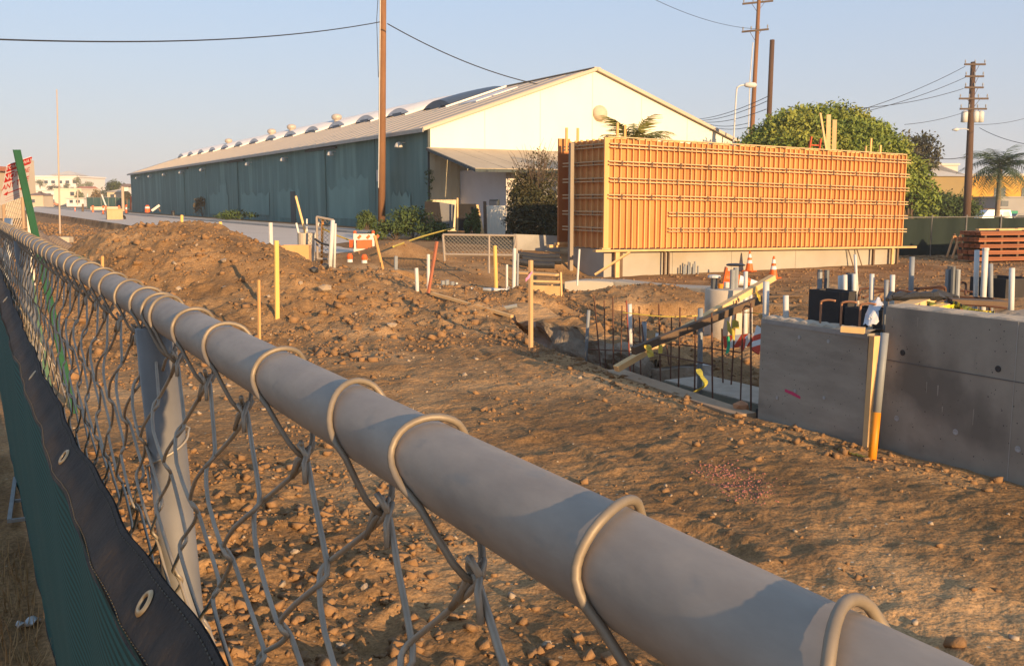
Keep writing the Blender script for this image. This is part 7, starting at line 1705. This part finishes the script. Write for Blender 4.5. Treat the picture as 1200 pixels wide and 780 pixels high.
# ------------------------------------------------------------------ vehicles
tint = M('tinted_glass', (0.02, 0.022, 0.025), None, rough=.1, spec=.6)
lamp_r = M('tail_lamp', (0.5, 0.03, 0.02), None, rough=.3); chrome = M('wheel_metal', (0.5, 0.5, 0.5), None, rough=.35, metal=.8)
def vehicle(name, loc, rz, paint, label, L_=4.6, Wd=1.8, kind='car', cat='car', grp=None):
    t = thing(name, loc, label, cat, grp, rz=rz)
    if kind == 'van':
        low = [(-L_/2, .35), (-L_/2, 1.0), (L_/2 - .9, 1.02), (L_/2 - .05, .92), (L_/2, .55), (L_/2 - .1, .32)]
        cab = [(-L_/2 + .03, 1.0), (-L_/2 + .22, 1.78), (L_/2 - 1.75, 1.80), (L_/2 - 1.0, 1.02)]
    else:
        low = [(-L_/2, .35), (-L_/2 + .05, .88), (L_/2 - 1.0, .92), (L_/2 - .05, .75), (L_/2, .5), (L_/2 - .1, .3)]
        cab = [(-L_/2 + .5, .88), (-L_/2 + 1.05, 1.40), (L_/2 - 2.0, 1.42), (L_/2 - 1.25, .91)]
    MB().poly_extrude([(x, -Wd/2, z) for x, z in low], (0, Wd, 0)).build('body', paint, t)
    ins = .12
    MB().add([(x, -Wd/2 + (.02 if i in (0, 3) else ins), z) for i, (x, z) in enumerate(cab)] + [(x, Wd/2 - (.02 if i in (0, 3) else ins), z) for i, (x, z) in enumerate(cab)],
             [(0, 3, 2, 1), (4, 5, 6, 7), (0, 1, 5, 4), (1, 2, 6, 5), (2, 3, 7, 6)]).build('cabin', paint, t)
    n = 3 if kind == 'van' else 2
    za, zb = cab[0][1] + .08, cab[1][1] - .12
    def ex(z): f = (z - cab[0][1]) / (cab[1][1] - cab[0][1]); return cab[0][0] + (cab[1][0] - cab[0][0]) * f, cab[3][0] + (cab[2][0] - cab[3][0]) * f, .02 + (ins - .02) * f
    for s in (-1, 1):
        for k in range(n):
            P = []
            for z in (za, zb):
                xa, xb, iy = ex(z); xa += .1; xb -= .1; w1 = (xb - xa) / n
                P.append((xa + w1 * k + .05, s * (Wd/2 - iy + .008), z)); P.append((xa + w1 * (k + 1) - .05, s * (Wd/2 - iy + .008), z))
            MB().poly_extrude([P[0], P[1], P[3], P[2]][::s], (0, -s * .03, 0)).build('side_window', tint, t)
        for x in (-L_/2 + .85, L_/2 - .9):
            w_ = MB().lathe([(.32, -.1), (.34, -.06), (.34, .06), (.32, .1)], 16).build('wheel', tyre, t); w_.location = (x, s * (Wd/2 - .08), .33); w_.rotation_euler = (R(90), 0, 0)
            MB().lathe([(.18, -.108), (.18, .108)], 10).build('rim', chrome, w_)
        MB().box(-L_/2 - .015, -L_/2 + .05, s * Wd/2 * .8 - .1, s * Wd/2 * .8 + .1, .6, .85).build('tail_light', lamp_r, t)
        MB().box(L_/2 - .12, L_/2 - .015, s * Wd/2 * .75 - .14, s * Wd/2 * .75 + .14, .58, .72).build('headlight', chrome, t)
    xa, xb, iy = ex(za); xc, xd, iy2 = ex(zb)
    MB().poly_extrude([(xb + .01, -Wd/2 + .2, za), (xb + .01, Wd/2 - .2, za), (xd + .01, Wd/2 - .25, zb), (xd + .01, -Wd/2 + .25, zb)], (-.03, 0, 0)).build('windscreen', tint, t)
    MB().poly_extrude([(xa - .01, -Wd/2 + .2, za), (xc - .01, -Wd/2 + .25, zb), (xc - .01, Wd/2 - .25, zb), (xa - .01, Wd/2 - .2, za)], (.03, 0, 0)).build('rear_window', tint, t)
    return t
wp_ = M('white_car_paint', (0.78, 0.75, 0.72), None, rough=.3, spec=.5); bp_ = M('blue_car_paint', (0.08, 0.16, 0.36), None, rough=.3); rp_ = M('orange_car_paint', (0.5, 0.2, 0.1), None, rough=.3); dp_ = M('dark_car_paint', (0.06, 0.06, 0.07), None, rough=.3); tp_ = M('tan_car_paint', (0.55, 0.45, 0.36), None, rough=.3)
c = (92.666, 62.972, -0.367); vehicle('parked_van', (c[0], c[1], -.76), RZC + R(184), wp_, 'white parked van showing over the screened fence', 4.3, 1.8, 'van', 'van')
c = (95.971, 61.087, -0.367); vehicle('parked_car', (c[0] + .2, c[1], -.76), RZC, dp_, 'dark parked car cut by the right edge of the photo', grp='parked cars')
for i, (p, m_, k_, lab) in enumerate([((20.772, 336.487, 0.290), wp_, 'car', 'white parked car, leftmost on the far road'), ((23.851, 346.350, 0.288), tp_, 'van', 'tan parked van left of the blue one'), ((29.210, 366.553, 0.409), bp_, 'van', 'blue parked van on the far road'), ((24.310, 322.846, 0.271), rp_, 'car', 'orange brown parked car in front of the blue van'), ((29.330, 343.221, 0.261), wp_, 'car', 'white parked car right of the blue van'), ((32.493, 353.037, 0.261), rp_, 'car', 'reddish parked car under the white shop front'), ((35.538, 362.911, 0.206), tp_, 'car', 'tan parked car, rightmost on the far road')]):
    vehicle('parked_car', (p[0], p[1], .2), RZC + R(170 + 7 * i), m_, lab, kind=k_, grp='parked cars')

# ------------------------------------------------------------------ evening haze in the air over the town
hm_ = bpy.data.materials.new('haze'); hm_.use_nodes = True
hn = hm_.node_tree.nodes; hn.remove(hn['Principled BSDF'])
pv = hn.new('ShaderNodeVolumePrincipled'); pv.inputs['Density'].default_value = 0.00045; pv.inputs['Color'].default_value = (0.93, 0.90, 0.90, 1); pv.inputs['Anisotropy'].default_value = 0.0
hm_.node_tree.links.new(pv.outputs['Volume'], hn['Material Output'].inputs['Volume'])
hz_o = MB().box(-2600, 2600, -700, 3600, -4.0, 34.0).build('haze', hm_); hz_o['kind'] = 'stuff'
